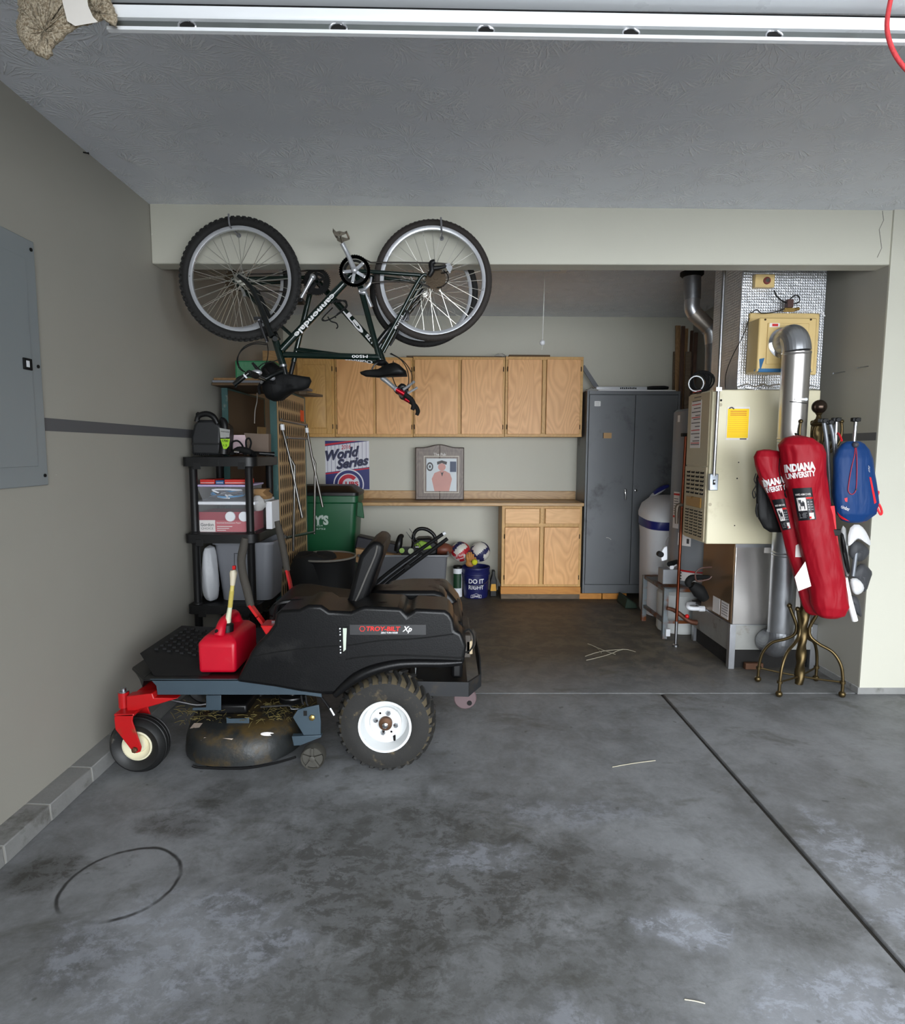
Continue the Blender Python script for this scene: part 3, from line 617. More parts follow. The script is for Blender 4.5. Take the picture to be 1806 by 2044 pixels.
E_ = rect(1536, 645, 1556, 653, Yh-.009); b = B(PAPER).box(E_[0], E_[1], Yh-.0095, Yh-.008, E_[2], E_[3]); b.use(RED).box(E_[0]+.015, E_[1]-.010, Yh-.0102, Yh-.009, E_[2]+.005, E_[3]-.004); b.build('badge', None, r, label='small red and white badge')
TAPE = M('blue_tape', (46, 104, 150), .7)
b = B(TAPE).box(C[0]+.01, C[1]-.02, Yh-.0015, Yh+.02, C[2]-.002, C[2]+.018); b.loft([[(C[0]-.004, Yh+.03, C[2]+.005), (C[0]+.02, Yh-.002, C[2]+.002), (C[0]+.02, Yh-.002, C[2]+.006)], [(C[0]+.012, Yh-.002, C[2]+.075), (C[0]+.042, Yh-.002, C[2]+.08), (C[0]+.042, Yh-.0035, C[2]+.08)]]); b.build('blue_tape', None, r)
for px, py in ((1527, 638), (1618, 638)): q = at(px, py, Y=Yh); B(BRASS if 'BRASS' in globals() else HINGE).cyl((q.x, Yh-.003, q.z), (q.x, Yh, q.z), .006, n=10).build('screw', None, r)
q = at(1575, 612, Y=3.84); b = B(M('brass_valve', (170, 140, 80), .3, .9)).box(q.x-.03, q.x+.03, 3.83, 3.85, q.z-.03, q.z-.01); b.cyl((q.x+.02, 3.84, q.z-.02), (q.x+.06, 3.84, q.z-.012), .01); b.use(M('coil_brown', (70, 40, 34), .5)).box(q.x-.02, q.x+.016, 3.822, 3.858, q.z-.008, q.z+.04); b.build('solenoid_valve', None, r)
b = B(BLKR); P = lambda px, py, y=3.84: at(px, py, Y=y)
b.tube([P(1545, 579), P(1549, 590), P(1560, 600), P(1570, 605)], .004, 6, 5); b.tube([P(1572, 604), P(1582, 592), P(1592, 590), P(1596, 600), P(1588, 606), P(1578, 606)], .0035, 6, 5)
b.tube([P(1574, 612), P(1550, 622), P(1520, 625), P(1510, 618), P(1500, 624), P(1497, 622)], .003, 6, 5); b.build('black_wires', None, r)
b = B(WHITEP); b.tube([P(1590, 621), P(1625, 621), P(1640, 625), P(1646, 631, 3.85)], .0035, 6, 5); b.build('water_tube', None, r)
b = B(BLKR); b.tube([P(1495, 635, 3.86), P(1483, 670, 3.86), P(1462, 710, 3.86), P(1449, 745, 3.86), P(1447, 776, 3.86)], .0025, 6, 6); b.build('thermostat_wire', None, r)
# round bypass duct
YD2 = 3.62; r_ = .077
cT = at(1562, 685, Y=3.73); dT = at(1587, 712, Y=YD2); dB = at(1556, 1285, Y=3.79)
r = thing('round_duct', (dB.x, 3.66, .06), 'shiny round metal duct bending from the tan humidifier down to the floor', 'duct')
b = B(GALV); bb = V((cT.x, 3.738, cT.z)); pts = [bb, V((cT.x+.005, 3.68, cT.z+.012))]
for k in range(7):
    a = math.pi/2*k/6; pts.append(V((cT.x+.01+(dT.x-cT.x-.01)*k/6, 3.66-.05*math.sin(a), cT.z+.018-.085*(1-math.cos(a)))))
b.tube(pts, r_, 28, 2); b.build('elbow', None, r, sharp=12)
B(CHROME).lathe([(r_+.014, 0), (r_+.014, .02), (r_+.001, .028)], (cT.x, 3.7395, cT.z), (0, -1, 0), 28).build('collar', None, r)
t0 = pts[-1]; dv = dB-t0
for k, (u0, u1) in enumerate(((0.0, .285), (.28, .67), (.665, .965))):
    b = B(GALV if k else MIRROR); b.cyl(t0+dv*u0, t0+dv*u1, r_-.001*k, r_-.001*k, 32)
    for u in (u0+.006, u1-.008): b.lathe([(r_-.001*k, -.006), (r_+.003-.001*k, 0), (r_-.001*k, .006)], t0+dv*u, dv, 32, caps=False)
    b.build('pipe_section', None, r)
b = B(GALVD); e0 = t0+dv*.955; b.tube([e0, e0+V((0, .0, -.05)), e0+V((0, .03, -.09)), e0+V((0, .08, -.105)), e0+V((0, .15, -.10))], r_+.003, 28, 4); b.build('floor_elbow', None, r, sharp=12)
b = B(BLKM); q = t0+dv*.165; b.bar((q.x-.062, q.y-.07, q.z+.006), (q.x+.03, q.y-.082, q.z-.004), .006, .004); b.build('marker_line', None, r)
b = B(WHITEP); q = t0+dv*.155; b.bar((q.x-.04, q.y-.078, q.z), (q.x+.018, q.y-.086, q.z), .006, .012); b.sphere((q.x+.026, q.y-.08, q.z), .010, 8, 6); b.build('damper_handle', None, r)
# conduit and switch
r = thing('electrical_conduit', (1.7, 3.85, 1.2), 'thin metal conduit running down the furnace to a switch box', 'conduit')
c1, c2 = at(1438, 560, Y=3.85), at(1424.5, 950, Y=3.85); c1 = V((c2.x+.004, 3.85, HC-.002))
B(STEEL).tube([c1, (c2.x+.003, 3.85, 1.9), c2], .0105, 12).build('conduit_tube', None, r)
q = at(1434, 777, Y=3.85); b = B(STEEL); b.box(c2.x-.016, c2.x+.02, 3.838, 3.878, q.z-.012, q.z+.012); b.build('strap', None, r)
A = rect(1416.5, 946, 1433.5, 979, 3.845); bx = B(M('zinc_box', (178, 184, 192), .3, .8)).box(A[0], A[1], 3.845, 3.879, A[2], A[3]).build('switch_box', None, r, bevel=.004)
b = B(BLKM); b.box((A[0]+A[1])/2-.008, (A[0]+A[1])/2+.008, 3.8435, 3.8455, (A[2]+A[3])/2-.016, (A[2]+A[3])/2+.016); b.build('switch_plate', None, bx); b = B(WHITEP); b.box((A[0]+A[1])/2-.004, (A[0]+A[1])/2+.004, 3.836, 3.844, (A[2]+A[3])/2-.002, (A[2]+A[3])/2+.010); b.build('toggle', None, bx)
# ---------------------------------------------------------------- flue pipe of the water heater
Yf = 4.72
r = thing('flue_pipe', (2.0, Yf, 1.8), 'galvanized flue pipe with a slanting offset hanging from the alcove ceiling', 'pipe')
p0 = at(1381, 545, Y=Yf); p0.z = HC-.002; p1 = at(1381, 612, Y=Yf); p2 = at(1420, 662, Y=Yf); p3 = at(1423, 672, Y=Yf); p4 = at(1421, 790, Y=Yf); rr = .058
B(GALVD).cyl((p0.x, Yf, HC-.001), (p1.x, Yf, at(1381, 598, Y=Yf).z), .066, .060, 24).build('upper_section', None, r)
B(BLKM).lathe([(.085, 0), (.085, -.03), (.067, -.045)], (p0.x, Yf, at(1381, 541, Y=Yf).z), (0, 0, 1), 24).build('ceiling_collar', None, r)
B(GALV).tube([(p1.x, Yf, at(1381, 596, Y=Yf).z), (p1.x, Yf, p1.z-.01), (p1.x+.025, Yf, p1.z-.055)], rr-.002, 24, 3).build('upper_elbow', None, r, sharp=20)
B(M('brownish_galvanized', (168, 160, 150), .4, .75, .1)).cyl((p1.x+.012, Yf, p1.z-.045), (p2.x-.012, Yf, p2.z+.02), rr, n=24).build('offset_section', None, r)
B(GALV).tube([(p2.x-.03, Yf, p2.z+.035), (p2.x, Yf, p2.z), (p3.x+.004, Yf, p3.z-.05)], rr+.002, 24, 3).build('lower_elbow', None, r, sharp=20)
B(GALVD).cyl((p3.x+.004, Yf, p3.z-.045), (p4.x, Yf, 1.80), rr, n=24).build('lower_section', None, r)
# ---------------------------------------------------------------- water heater on its stand
WX, WY, WR, WZ0, WZ1 = p4.x+.03, 4.86, .25, .40, at(1360, 815, Y=4.7).z
HEAT = M('grey_heater_enamel', (128, 130, 134), .4, .1, .05, 3)
r = thing('water_heater', (WX, WY, WZ0), 'grey cylindrical gas water heater half hidden behind the louvered furnace', 'water heater')
B(HEAT).lathe([(.01, WZ0), (WR-.01, WZ0), (WR, WZ0+.01), (WR, WZ1-.02), (WR-.02, WZ1), (.08, WZ1+.02), (.06, WZ1+.07)], (WX, WY, 0), (0, 0, 1), 48).build('tank', None, r)
def onc(a, z0, z1, da, d=.0012, n=8):
    return [[(WX+(WR+d)*math.cos(a+da*k/n), WY+(WR+d)*math.sin(a+da*k/n), z) for k in range(n+1)] for z in (z0, z1)]
lab = B(PAPER)
def band(mat, a, da, z0, z1, d=.0012): lab.use(mat); lab.loft(onc(a, z0, z1, da, d), caps=False, closed=False)
a0 = math.radians(186)
zq = lambda py: at(1355, py, Y=4.62).z
band(PAPER, a0, .30, zq(1060), zq(985)); band(M('label_yellow', (214, 186, 40), .6), a0+.34, .30, zq(1040), zq(990)); band(RED, a0, .30, zq(992), zq(988), .002); band(RED, a0, .30, zq(1038), zq(1034), .002)
for k in range(7): band(INKG, a0+.03, .22, zq(1030-k*5), zq(1028.6-k*5), .002)
lab.build('yellow_label', None, r); lab = B(PAPER); band(PAPER, a0+.30, .45, zq(1093), zq(1068)); band(INKG, a0+.62, .08, zq(1088), zq(1078), .002); lab.build('rating_label', None, r); lab = B(PAPER); band(PAPER, a0+.05, .12, zq(840), zq(826))
lab.build('instruction_label', None, r); lab = B(PAPER); band(PAPER, a0+.3, .9, zq(1164), zq(1146)); band(RED, a0+.3, .9, zq(1145), zq(1142), .002)
lab.use(INKG); [band(INKG, a0+.42, .08, zq(1162-k*6), zq(1159-k*6), .002) for k in range(3)]
lab.build('warning_label', None, r)
v = at(1334, 1110, Y=4.58); b = B(WHITEP); b.prism(xz([(1325, 1092), (1331, 1090), (1331, 1117), (1320, 1120), (1317, 1105)], 4.56), 4.55, 4.59); b.build('gas_valve', None, r, bevel=.004, label='pale gas control valve')
b = B(BLKM); q = at(1317, 1106, Y=4.57); b.cyl((q.x, 4.545, q.z), (q.x, 4.59, q.z), .022); q = at(1333, 1130, Y=4.6); b.cyl((q.x, 4.57, q.z+.02), (q.x+.09, 4.66, q.z+.02), .02); b.build('burner_knob', None, r)
q = at(1337, 1131, Y=4.6); b = B(WHITEP); b.cyl((q.x, 4.56, q.z), (q.x, 4.60, q.z), .016); b.cyl((q.x, 4.58, q.z), (q.x+.05, 4.62, q.z+.01), .010); b.build('drain_valve', None, r)
A = rect(1323, 1137, 1352, 1166, 4.55); B(M('grey_metal_shield', (134, 136, 140), .5, .2)).box(A[0], A[1], 4.55, 4.66, A[2], A[3]).build('burner_shield', None, r, bevel=.003)
r = thing('heater_stand', (WX, WY, 0), 'rusty galvanized angle-iron stand under the grey water heater', 'stand')
RUST = M('rusty_galvanized', (116, 124, 128), .55, .5, .15, 9, dirt=(120, 66, 26), dirt_amt=.75)
lx = at(1323, 1250, Y=4.60).x
for x, y in ((lx, 4.60), (lx+.5, 4.60), (lx, 5.1), (lx+.5, 5.1)):
    b = B(RUST); b.box(x, x+.035, y, y+.004, 0, WZ0-.004); b.box(x, x+.004, y+.004, y+.035, 0, WZ0-.004); b.build('leg', None, r)
for z in (WZ0-.03, .12):
    b = B(RUST); b.box(lx+.036, lx+.499, 4.604, 4.61, z, z+.024); b.box(lx+.005, lx+.03, 4.637, 5.098, z, z+.024); b.build('cross_rail', None, r)
B(RUST).box(lx+.005, lx+.53, 4.615, 5.12, WZ0-.0035, WZ0-.0005).build('tray', None, r)
q = at(1331, 1250, Y=4.6); B(WHITEP).box(q.x-.016, q.x+.016, 4.57, 4.597, .03, .085).build('white_tag', None, r)
r_ = .17; bx0 = lx+.045+r_; b = B(M('pale_tank_plastic', (196, 198, 196), .5, 0, .05)); b.lathe([(.02, .003), (r_-.01, .003), (r_, .02), (r_, WZ0-.09), (r_-.03, WZ0-.06), (.03, WZ0-.05)], (bx0, 4.86, 0), (0, 0, 1), 36); b.build('drain_tank', label='pale round drain tank under the water heater, inside the stand', cat='tank')
# copper pipe and other plumbing
COPPER = M('copper', (120, 62, 42), .36, .9, .15, 12)
r = thing('copper_pipe', (1.7, 4.4, .02), 'long copper pipe running down beside the furnace louvers to the floor', 'pipe')
t, m_, e = at(1369, 868, Y=4.42), at(1362, 990, Y=4.42), at(1350, 1240, Y=4.42)
B(COPPER).tube([t, m_, e], .0115, 12).build('pipe', None, r)
q = at(1362, 1008, Y=4.42); b = B(M('dull_pipe', (120, 108, 96), .5, .6)); b.tube([q, at(1356, 1008, Y=4.42), at(1351, 1014, Y=4.42), at(1350, 1045, Y=4.42)], [.017, .015, .016, .012], 10, 3); b.build('elbow_branch', None, r)
b = B(BLKM); q = t; b.box(q.x-.03, q.x+.03, 4.40, 4.44, q.z-.012, q.z+.012); b.build('valve', None, r)
b = B(STEEL); b.lathe([(.022, .0), (.022, .012), (.012, .02)], (e.x, 4.42, .001), (0, 0, 1), 14); b.cyl((e.x, 4.42, .01), e, .0113, n=12); b.build('foot_fitting', None, r)
r = thing('floor_pipe', (1.8, 4.5, .06), 'rusty pipe with a small red valve knob by the heater stand', 'pipe')
b = B(M('rusty_pipe', (96, 60, 44), .6, .5, .2, 20)); b.tube([at(1331, 1214, Y=4.5), at(1345, 1218, Y=4.5), at(1362, 1230, Y=4.47), at(1376, 1240, Y=4.45), at(1390, 1243, Y=4.45)], [.014, .016, .017, .018, .022], 10, 4); b.build('pipe', None, r)
q = at(1371, 1230, Y=4.42); B(RED).sphere((q.x, q.y, q.z), .016, 10, 8).build('red_knob', None, r)
q0 = at(1412, 1215, Y=4.36); r = thing('drain_pipe', q0, 'white plastic drain pipe elbow sticking out by the steel plenum', 'pipe')
b = B(WHITEP); b.tube([(FX-.002, 4.36, q0.z), at(1395, 1215, Y=4.36), at(1377, 1214, Y=4.36), at(1372, 1209, Y=4.40), at(1376, 1205, Y=4.46), at(1395, 1206, Y=4.6)], .016, 12, 4); b.build('pipe', None, r)
q = at(1400, 1215, Y=4.36); B(WHITEP).cyl((q.x-.02, 4.36, q.z), (q.x+.02, 4.36, q.z), .021).build('coupling', None, r)
b = B(BLKR); P = lambda px, py, y=4.2: at(px, py, Y=y)
b.tube([P(1416, 1152), P(1400, 1152), P(1380, 1154), P(1373, 1163), P(1377, 1170)], [.012, .016, .024, .024, .014], 10, 5); b.tube([P(1380, 1168), P(1395, 1180), P(1408, 1196)], [.03, .05, .03], 10, 4)
b.build('black_hose', label='black rubber hose bundle drooping beside the steel plenum', cat='hose')
b = B(M('brown_wire', (72, 44, 36), .5)); b.tube([P(1420, 1132, 4.1), P(1400, 1134, 4.1), P(1389, 1142, 4.1), P(1388, 1155, 4.1), P(1394, 1160, 4.1), P(1414, 1156, 4.1), P(1420, 1150, 4.1)], .0055, 8, 5); b.build('wire_loop', label='thin brown wire loop against the steel plenum above the black hose', cat='wire')
# cable coil on the furnace
q = at(1396, 764, Y=4.15); b = B(BLKR)
for k in range(5): b.tube([(q.x-.01+.008*k+(.055+.004*k)*math.cos(a), 4.15+.015*math.sin(a*2+k), zf1+.082+(.055+.003*k)*math.sin(a)) for a in [2*math.pi*j/20 for j in range(20)]], .0065, 6, closed=True)
b.use(WHITEP).tube([(q.x-.035+.05*math.cos(a), 4.12, zf1+.062+.05*math.sin(a)) for a in [2*math.pi*j/16 for j in range(16)]], .004, 6, closed=True)
b.build('cable_coil', label='coil of black cable with a white loop on top of the furnace', cat='cable')
# ---------------------------------------------------------------- water softener
SX, SY = at(1327, 1100, Y=5.42).x, 5.42
def ring(x, y, a, bb_, z, n=32, e=3.2, tl=0.): return [(x+a*math.copysign(abs(math.cos(t))**(2/e), math.cos(t)), y+bb_*math.copysign(abs(math.sin(t))**(2/e), math.sin(t)), z+tl*math.copysign(abs(math.sin(t))**(2/e), math.sin(t))) for t in [2*math.pi*k/n for k in range(n)]]
zB = at(1300, 1050, Y=5.2).z
r = thing('water_softener', (SX, SY, 0), 'white water softener with a blue band and domed lid', 'water softener')
SOFT = M('softener_white', (216, 216, 218), .38, 0, .03)
b = B(SOFT); b.loft([ring(SX, SY, .185, .205, .002), ring(SX, SY, .19, .21, .02), ring(SX, SY, .205, .225, zB-.10), ring(SX, SY, .212, .232, zB-.03)]); b.build('tank_body', None, r)
B(M('softener_blue', (34, 40, 110), .35)).loft([ring(SX, SY, .210, .230, zB-.031, tl=.012), ring(SX, SY, .218, .238, zB-.018, tl=.014), ring(SX, SY, .218, .238, zB+.05, tl=.02), ring(SX, SY, .212, .232, zB+.056, tl=.02)]).build('blue_band', None, r)
b = B(SOFT); b.loft([ring(SX, SY, .222, .242, zB+.052, tl=.02), ring(SX, SY, .222, .242, zB+.09, tl=.02), ring(SX+.01, SY+.01, .205, .225, zB+.15, tl=.03), ring(SX+.03, SY+.02, .16, .18, zB+.20, tl=.03), ring(SX+.04, SY+.03, .10, .11, zB+.225, tl=.02)]); b.build('lid', None, r)
b = B(SOFT); b.prism([(SX-.08, .004), (SX+.17, .004), (SX+.17, zB-.07), (SX-.02, zB-.07), (SX-.06, zB-.09), (SX-.08, zB-.14)], SY-.25, SY-.18); b.build('front_cover', None, r, bevel=.02, seg=3)
# golf clubs behind the softener
def club(px, py, y, label, kind):
    q = at(px, py, Y=y); r = thing('golf_club', q-V((0, 0, .9)), label, 'golf club')
    B(STEEL).tube([(q.x+.10, y+.03, .03), (q.x+.03, y, q.z-.04)], .006, 8).build('shaft', None, r)
    if kind:
        b = B(M('club_white', (220, 222, 226), .3)); b.loft([[(q.x-.07+.15*u+0*j, y+.05*math.cos(j), q.z-.05+.13*u**.6+.035*math.sin(j)*(1-abs(u-.5))) for j in [2*math.pi*k/12 for k in range(12)]] for u in (0, .12, .35, .6, .85, 1)]); b.build('club_head', None, r, sub=1)
        b = B(M('club_blue', (36, 40, 116), .3)); b.loft([[(q.x-.045+.15*u, y-.012+.045*math.cos(j), q.z-.0+.10*u**.6+.03*math.sin(j)*(1-abs(u-.5))) for j in [2*math.pi*k/12 for k in range(12)]] for u in (0.05, .2, .4, .65, .9, 1)]); b.build('crown', None, r, sub=1)
    else: B(CHROME).loft([[(q.x-.03+.06*u, y+.012*math.cos(j), q.z+.02*math.sin(j)*(1.3-u)) for j in [2*math.pi*k/10 for k in range(10)]] for u in (0, .3, .7, 1)]).build('club_head', None, r, sub=1)
club(1310, 990, 5.76, 'blue and white golf club head sticking up behind the water softener', 1)
club(1291, 1007, 5.75, 'silver golf club head just left of the blue and white one', 0)
# ---------------------------------------------------------------- lumber in the corner
LUM = [(1353, 650, 9, 6.10, RAWWOOD, 'pale narrow board', -.05), (1348, 702, 8, 6.16, GREYWOOD, 'short grey-brown board', -.02), (1363.5, 651, 7, 6.04, DKWOOD, 'dark brown board', 0), (1370, 656, 6, 6.2, RAWWOOD, 'tan board', 0), (1374, 702, 10, 5.98, GREYWOOD, 'wide weathered board', 0), (1381, 660, 5, 6.15, DKWOOD, 'dark reddish board', .02), (1389, 664, 7, 6.0, DKWOOD, 'dark wide board', .02)]
desc = ['pale narrow board leaning at the left of the lumber in the corner', 'shortest grey-brown board at the left edge of the corner lumber', 'dark brown board just right of the pale narrow one in the corner', 'tan board between two dark boards in the corner lumber', 'wide weathered board cut short in the middle of the corner lumber', 'thin dark reddish board right of the tan one in the corner lumber', 'dark wide board at the right end of the corner lumber behind the flue']
for (px, py, wd, y, m_, nm, ln), lb in zip(LUM, desc):
    q = at(px, py, Y=y); hw = wd*y/FPX/2
    b = B(m_); b.loft([[(q.x-ln*q.z*.6-hw, y-.01, .002), (q.x-ln*q.z*.6+hw, y-.01, .002), (q.x-ln*q.z*.6+hw, y+.012, .002), (q.x-ln*q.z*.6-hw, y+.012, .002)], [(q.x-hw, y-.01, q.z), (q.x+hw, y-.01, q.z), (q.x+hw, y+.012, q.z), (q.x-hw, y+.012, q.z)]])
    b.build('lumber_board', label=lb, cat='board', group='boards leaning in the right corner', bevel=.001)
# nails in the alcove side wall
for (a, c), lb in ((((1667, 747), (1686, 742)), 'long nail in the alcove side wall, left of two'), (((1712, 735), (1733, 731)), 'long nail in the alcove side wall, right of two nearest the corner')):
    q = at(*c, X=XR); p = V((XR-.075, q.y-.01, q.z-.012)); b = B(STEEL); b.cyl(q, p, .0028, n=8); b.cyl(p, p-V((.004, 0, 0)), .006, n=10); b.build('nail', label=lb, cat='nail', group='nails in the alcove side wall')
# sweeping brush by the cabinet
b = B(M('dark_green_bristle', (34, 52, 40), .8)); q = at(1252, 1196, Y=5.6); b.prism([(q.x-.05, .003), (q.x+.07, .003), (q.x+.05, .05), (q.x-.03, .10)], 5.5, 5.78); b.build('dustpan', label='dark green dustpan on the floor left of the water softener', cat='dustpan', bevel=.01)
from mathutils import noise as mnoise
from mathutils.bvhtree import BVHTree
# ---------------------------------------------------------------- brass coat rack
BRASS = M('antique_brass', (92, 78, 52), .38, .9, .15, 10)
RX, RY = 2.168, 3.60
top = at(1635, 812, Y=RY); zt = top.z
r = thing('coat_rack', (RX, RY, 0), 'antique brass coat rack with twisted post and ball finial', 'coat rack')
pz0, pz1 = .035, at(1633, 850, Y=RY).z; tx = at(1632, 850, Y=RY).x
def cxz(z): return RX+(tx-RX)*max(0, z)/pz1
b = B(BRASS); rings = []
for k in range(90):
    z = pz0+(pz1-pz0)*k/89; tw = z*26; rings.append([(cxz(z)+(.0265+.0035*math.cos(2*a+0))*math.cos(a+tw), RY+(.0265+.0035*math.cos(2*a))*math.sin(a+tw), z) for a in [2*math.pi*j/20 for j in range(20)]])
b.loft(rings); b.build('twisted_post', None, r, sharp=60)
b = B(BRASS); b.lathe([(.030, pz1-.004), (.040, pz1+.006), (.042, pz1+.014), (.032, pz1+.022), (.028, pz1+.03), (.016, pz1+.042), (.012, pz1+.06), (.020, zt-.036)], (tx+.002, RY, 0), (0, 0, 1), 24); b.build('collar', None, r)
B(M('dark_bronze', (66, 54, 46), .25, .85)).sphere((top.x, RY, zt), .041, 28, 18).build('ball_finial', None, r)
for deg in (213, 325, 149, 35):
    a = math.radians(deg); c, s_ = math.cos(a), math.sin(a)
    prof = [(.078, .505), (.062, .465), (.040, .41), (.034, .375), (.044, .335), (.09, .300), (.16, .265), (.205, .20), (.222, .12), (.225, .03)]
    b = B(BRASS); b.tube([(cxz(z)+q*c, RY+q*s_, z) for q, z in prof], [.010, .010, .010, .010, .010, .0095, .009, .009, .009, .009], 10, 5)
    b.sphere((cxz(.51)+.08*c, RY+.08*s_, .512), .015, 12, 8); b.lathe([(.016, .085), (.016, .10)], (cxz(0)+.2235*c, RY+.2235*s_, 0), (0, 0, 1), 12); b.sphere((cxz(0)+.225*c, RY+.225*s_, .020), .020, 14, 10)
    b.build('leg', None, r)
    B(BRASS).tube([(cxz(0)+.028*c, RY+.028*s_, .082), (cxz(0)+.12*c, RY+.12*s_, .085), (cxz(0)+.215*c, RY+.215*s_, .092)], .006, 8).build('stretcher', None, r)
hz = at(1632, 880, Y=RY).z
for deg in (195, 345, 255, 300, 75, 130):
    a = math.radians(deg); c, s_ = math.cos(a), math.sin(a); x0 = cxz(hz); k = 1.0 if deg in (195, 345) else .8
    b = B(BRASS); b.tube([(x0+q*k*c, RY+q*k*s_, hz+z) for q, z in ((.028, -.05), (.055, -.075), (.085, -.055), (.118, -.01), (.128, .05), (.124, .105))], .0075, 10, 5); b.sphere((x0+.124*k*c, RY+.124*k*s_, hz+.112), .0125, 12, 8); b.build('hook', None, r)
# ---------------------------------------------------------------- hanging bags
def bagfabric(name, c, rough=.55):
    if name in MC: return MC[name]
    g = G(name); p = g.obj(); c = lin(c); n1 = g.noise(g.mapping(p, (1, 1, .35)), 9., 3., .5, .6)
    g.set(g.b.inputs['Base Color'], g.mix(n1, tuple(x*.86 for x in c), tuple(min(1, x*1.1) for x in c))); g.b.inputs['Roughness'].default_value = rough
    g.b.inputs['Specular IOR Level'].default_value = .3
    g.bump(n1, .75, .022); MC[name] = g.m; return g.m
CRIM = bagfabric('crimson_nylon', (150, 4, 26)); CRIM2 = CRIM
class Bag:
    """a stuffed cloth tube given by its left/right edge down the photo at depth Y"""
    def __init__(s, rows, Y, dep):
        s.Y, s.rows = Y, []
        for l, rr, y in rows:
            a, c = at(l, y, Y=Y), at(rr, y, Y=Y); s.rows.append((a.z, (a.x+c.x)/2, (c.x-a.x)/2, (c.x-a.x)/2*dep))
    def at_z(s, z):
        R = s.rows
        if z >= R[0][0]: return R[0][1:]
        for p, q in zip(R, R[1:]):
            if p[0] >= z >= q[0]:
                t = (p[0]-z)/max(1e-6, p[0]-q[0]); return tuple(p[i]+(q[i]-p[i])*t for i in (1, 2, 3))
        return R[-1][1:]
    def disp(s, a, z):
        q = mnoise.noise(V((math.cos(a)*1.6+s.ph, math.sin(a)*1.6, z*3.2))); k = mnoise.noise(V((math.cos(a)*3.4, math.sin(a)*3.4+s.ph, z*7+q)))
        return 1+s.fold*(1.4*q-2.6*(abs(k)-.25))
    def mesh(s, m, n=44, fold=.075, ph=0., sub=6):
        s.fold, s.ph = fold, ph; zs = []
        for p, q in zip(s.rows, s.rows[1:]): zs += [p[0]+(q[0]-p[0])*k/sub for k in range(sub)]
        zs.append(s.rows[-1][0]); b = B(m); rings = []; e = 2/2.3
        for i, z in enumerate(zs):
            c, rx, ry = s.at_z(z); ring_ = []
            for k in range(n):
                a = 2*math.pi*k/n; d = s.disp(a, z); ca, sa = math.cos(a), math.sin(a)
                ring_.append((c+rx*math.copysign(abs(ca)**e, ca)*(1+(d-1)*.5), s.Y+ry*math.copysign(abs(sa)**e, sa)*d, z))
            rings.append(ring_)
        b.loft(rings); bmesh.ops.recalc_face_normals(b.bm, faces=b.bm.faces[:]); s.bvh = BVHTree.FromBMesh(b.bm); return b
    def surf(s, px, py, lift=.004):
        d = (at(px, py, Y=s.Y)-CAM).normalized(); h, nn, _, _ = s.bvh.ray_cast(CAM, d)
        if h is None: h, nn, _, _ = s.bvh.find_nearest(at(px, py, Y=s.Y-.05))
        return h-d*lift*.6
    def patch(s, b, quad, n=6, lift=.004):
        (a, c, d, e) = quad; g = []
        for i in range(n+1):
            row = []
            for j in range(n+1):
                u, v = j/n, i/n; x = (a[0]*(1-u)+c[0]*u)*(1-v)+(e[0]*(1-u)+d[0]*u)*v; y = (a[1]*(1-u)+c[1]*u)*(1-v)+(e[1]*(1-u)+d[1]*u)*v
                row.append(b.v(s.surf(x, y, lift)))
            g.append(row)
        for i in range(n):
            for j in range(n): b.f([g[i][j], g[i][j+1], g[i+1][j+1], g[i+1][j]])
    def letters(s, b, txt, quad, bold=.03, lift=.008):
        (a, c, d, e) = quad
        def fn(u, v):
            u += .5; v = .5-v; x = (a[0]*(1-u)+c[0]*u)*(1-v)+(e[0]*(1-u)+d[0]*u)*v; y = (a[1]*(1-u)+c[1]*u)*(1-v)+(e[1]*(1-u)+d[1]*u)*v
            return s.surf(x, y, lift)
        b.text(txt, (0, 0, 0), (1, 0, 0), (0, 0, 1), 1, 1, bold, fn=fn)
def subq(q, u0, v0, u1, v1):
    a, c, d, e = q; f = lambda u, v: tuple((a[i]*(1-u)+c[i]*u)*(1-v)+(e[i]*(1-u)+d[i]*u)*v for i in (0, 1))
    return (f(u0, v0), f(u1, v0), f(u1, v1), f(u0, v1))
def hangtag(bag, r, q):
    b = B(M('tag_black', (22, 22, 26), .35)); bag.patch(b, q, 8, .004)
    b.use(PAPER); bag.patch(b, subq(q, .12, .30, .60, .70), 5, .0055); bag.patch(b, subq(q, .66, .78, .95, .97), 4, .0055); bag.letters(b, 'HARD ARM CHAIR', subq(q, .1, .17, .9, .23), .01, .006)
    b.use(RED); bag.patch(b, subq(q, .62, .29, .97, .35), 4, .0055); bag.patch(b, subq(q, .66, .89, .76, .96), 2, .0065)
    b.use(M('tag_ink', (40, 40, 44), .5))
    for w_ in ((.20, .36, .34, .48), (.26, .44, .50, .56), (.22, .56, .27, .66), (.45, .56, .50, .66), (.40, .40, .46, .50), (.33, .56, .37, .64)): bag.patch(b, subq(q, *w_), 2, .0068)
    b.use(M('tag_grey', (150, 150, 152), .5))
    for k in range(4): bag.patch(b, subq(q, .66, .42+.08*k, .74, .46+.08*k), 2, .0055); bag.patch(b, subq(q, .80, .43+.08*k, .93, .45+.08*k), 2, .0055)
    for k in range(4): bag.patch(b, subq(q, .12, .77+.045*k, .55-.06*(k % 2), .785+.045*k), 2, .0055)
    b.build('product_label', None, r, label='black printed product label')
LET = M('white_print', (232, 230, 230), .5, 0, .02)
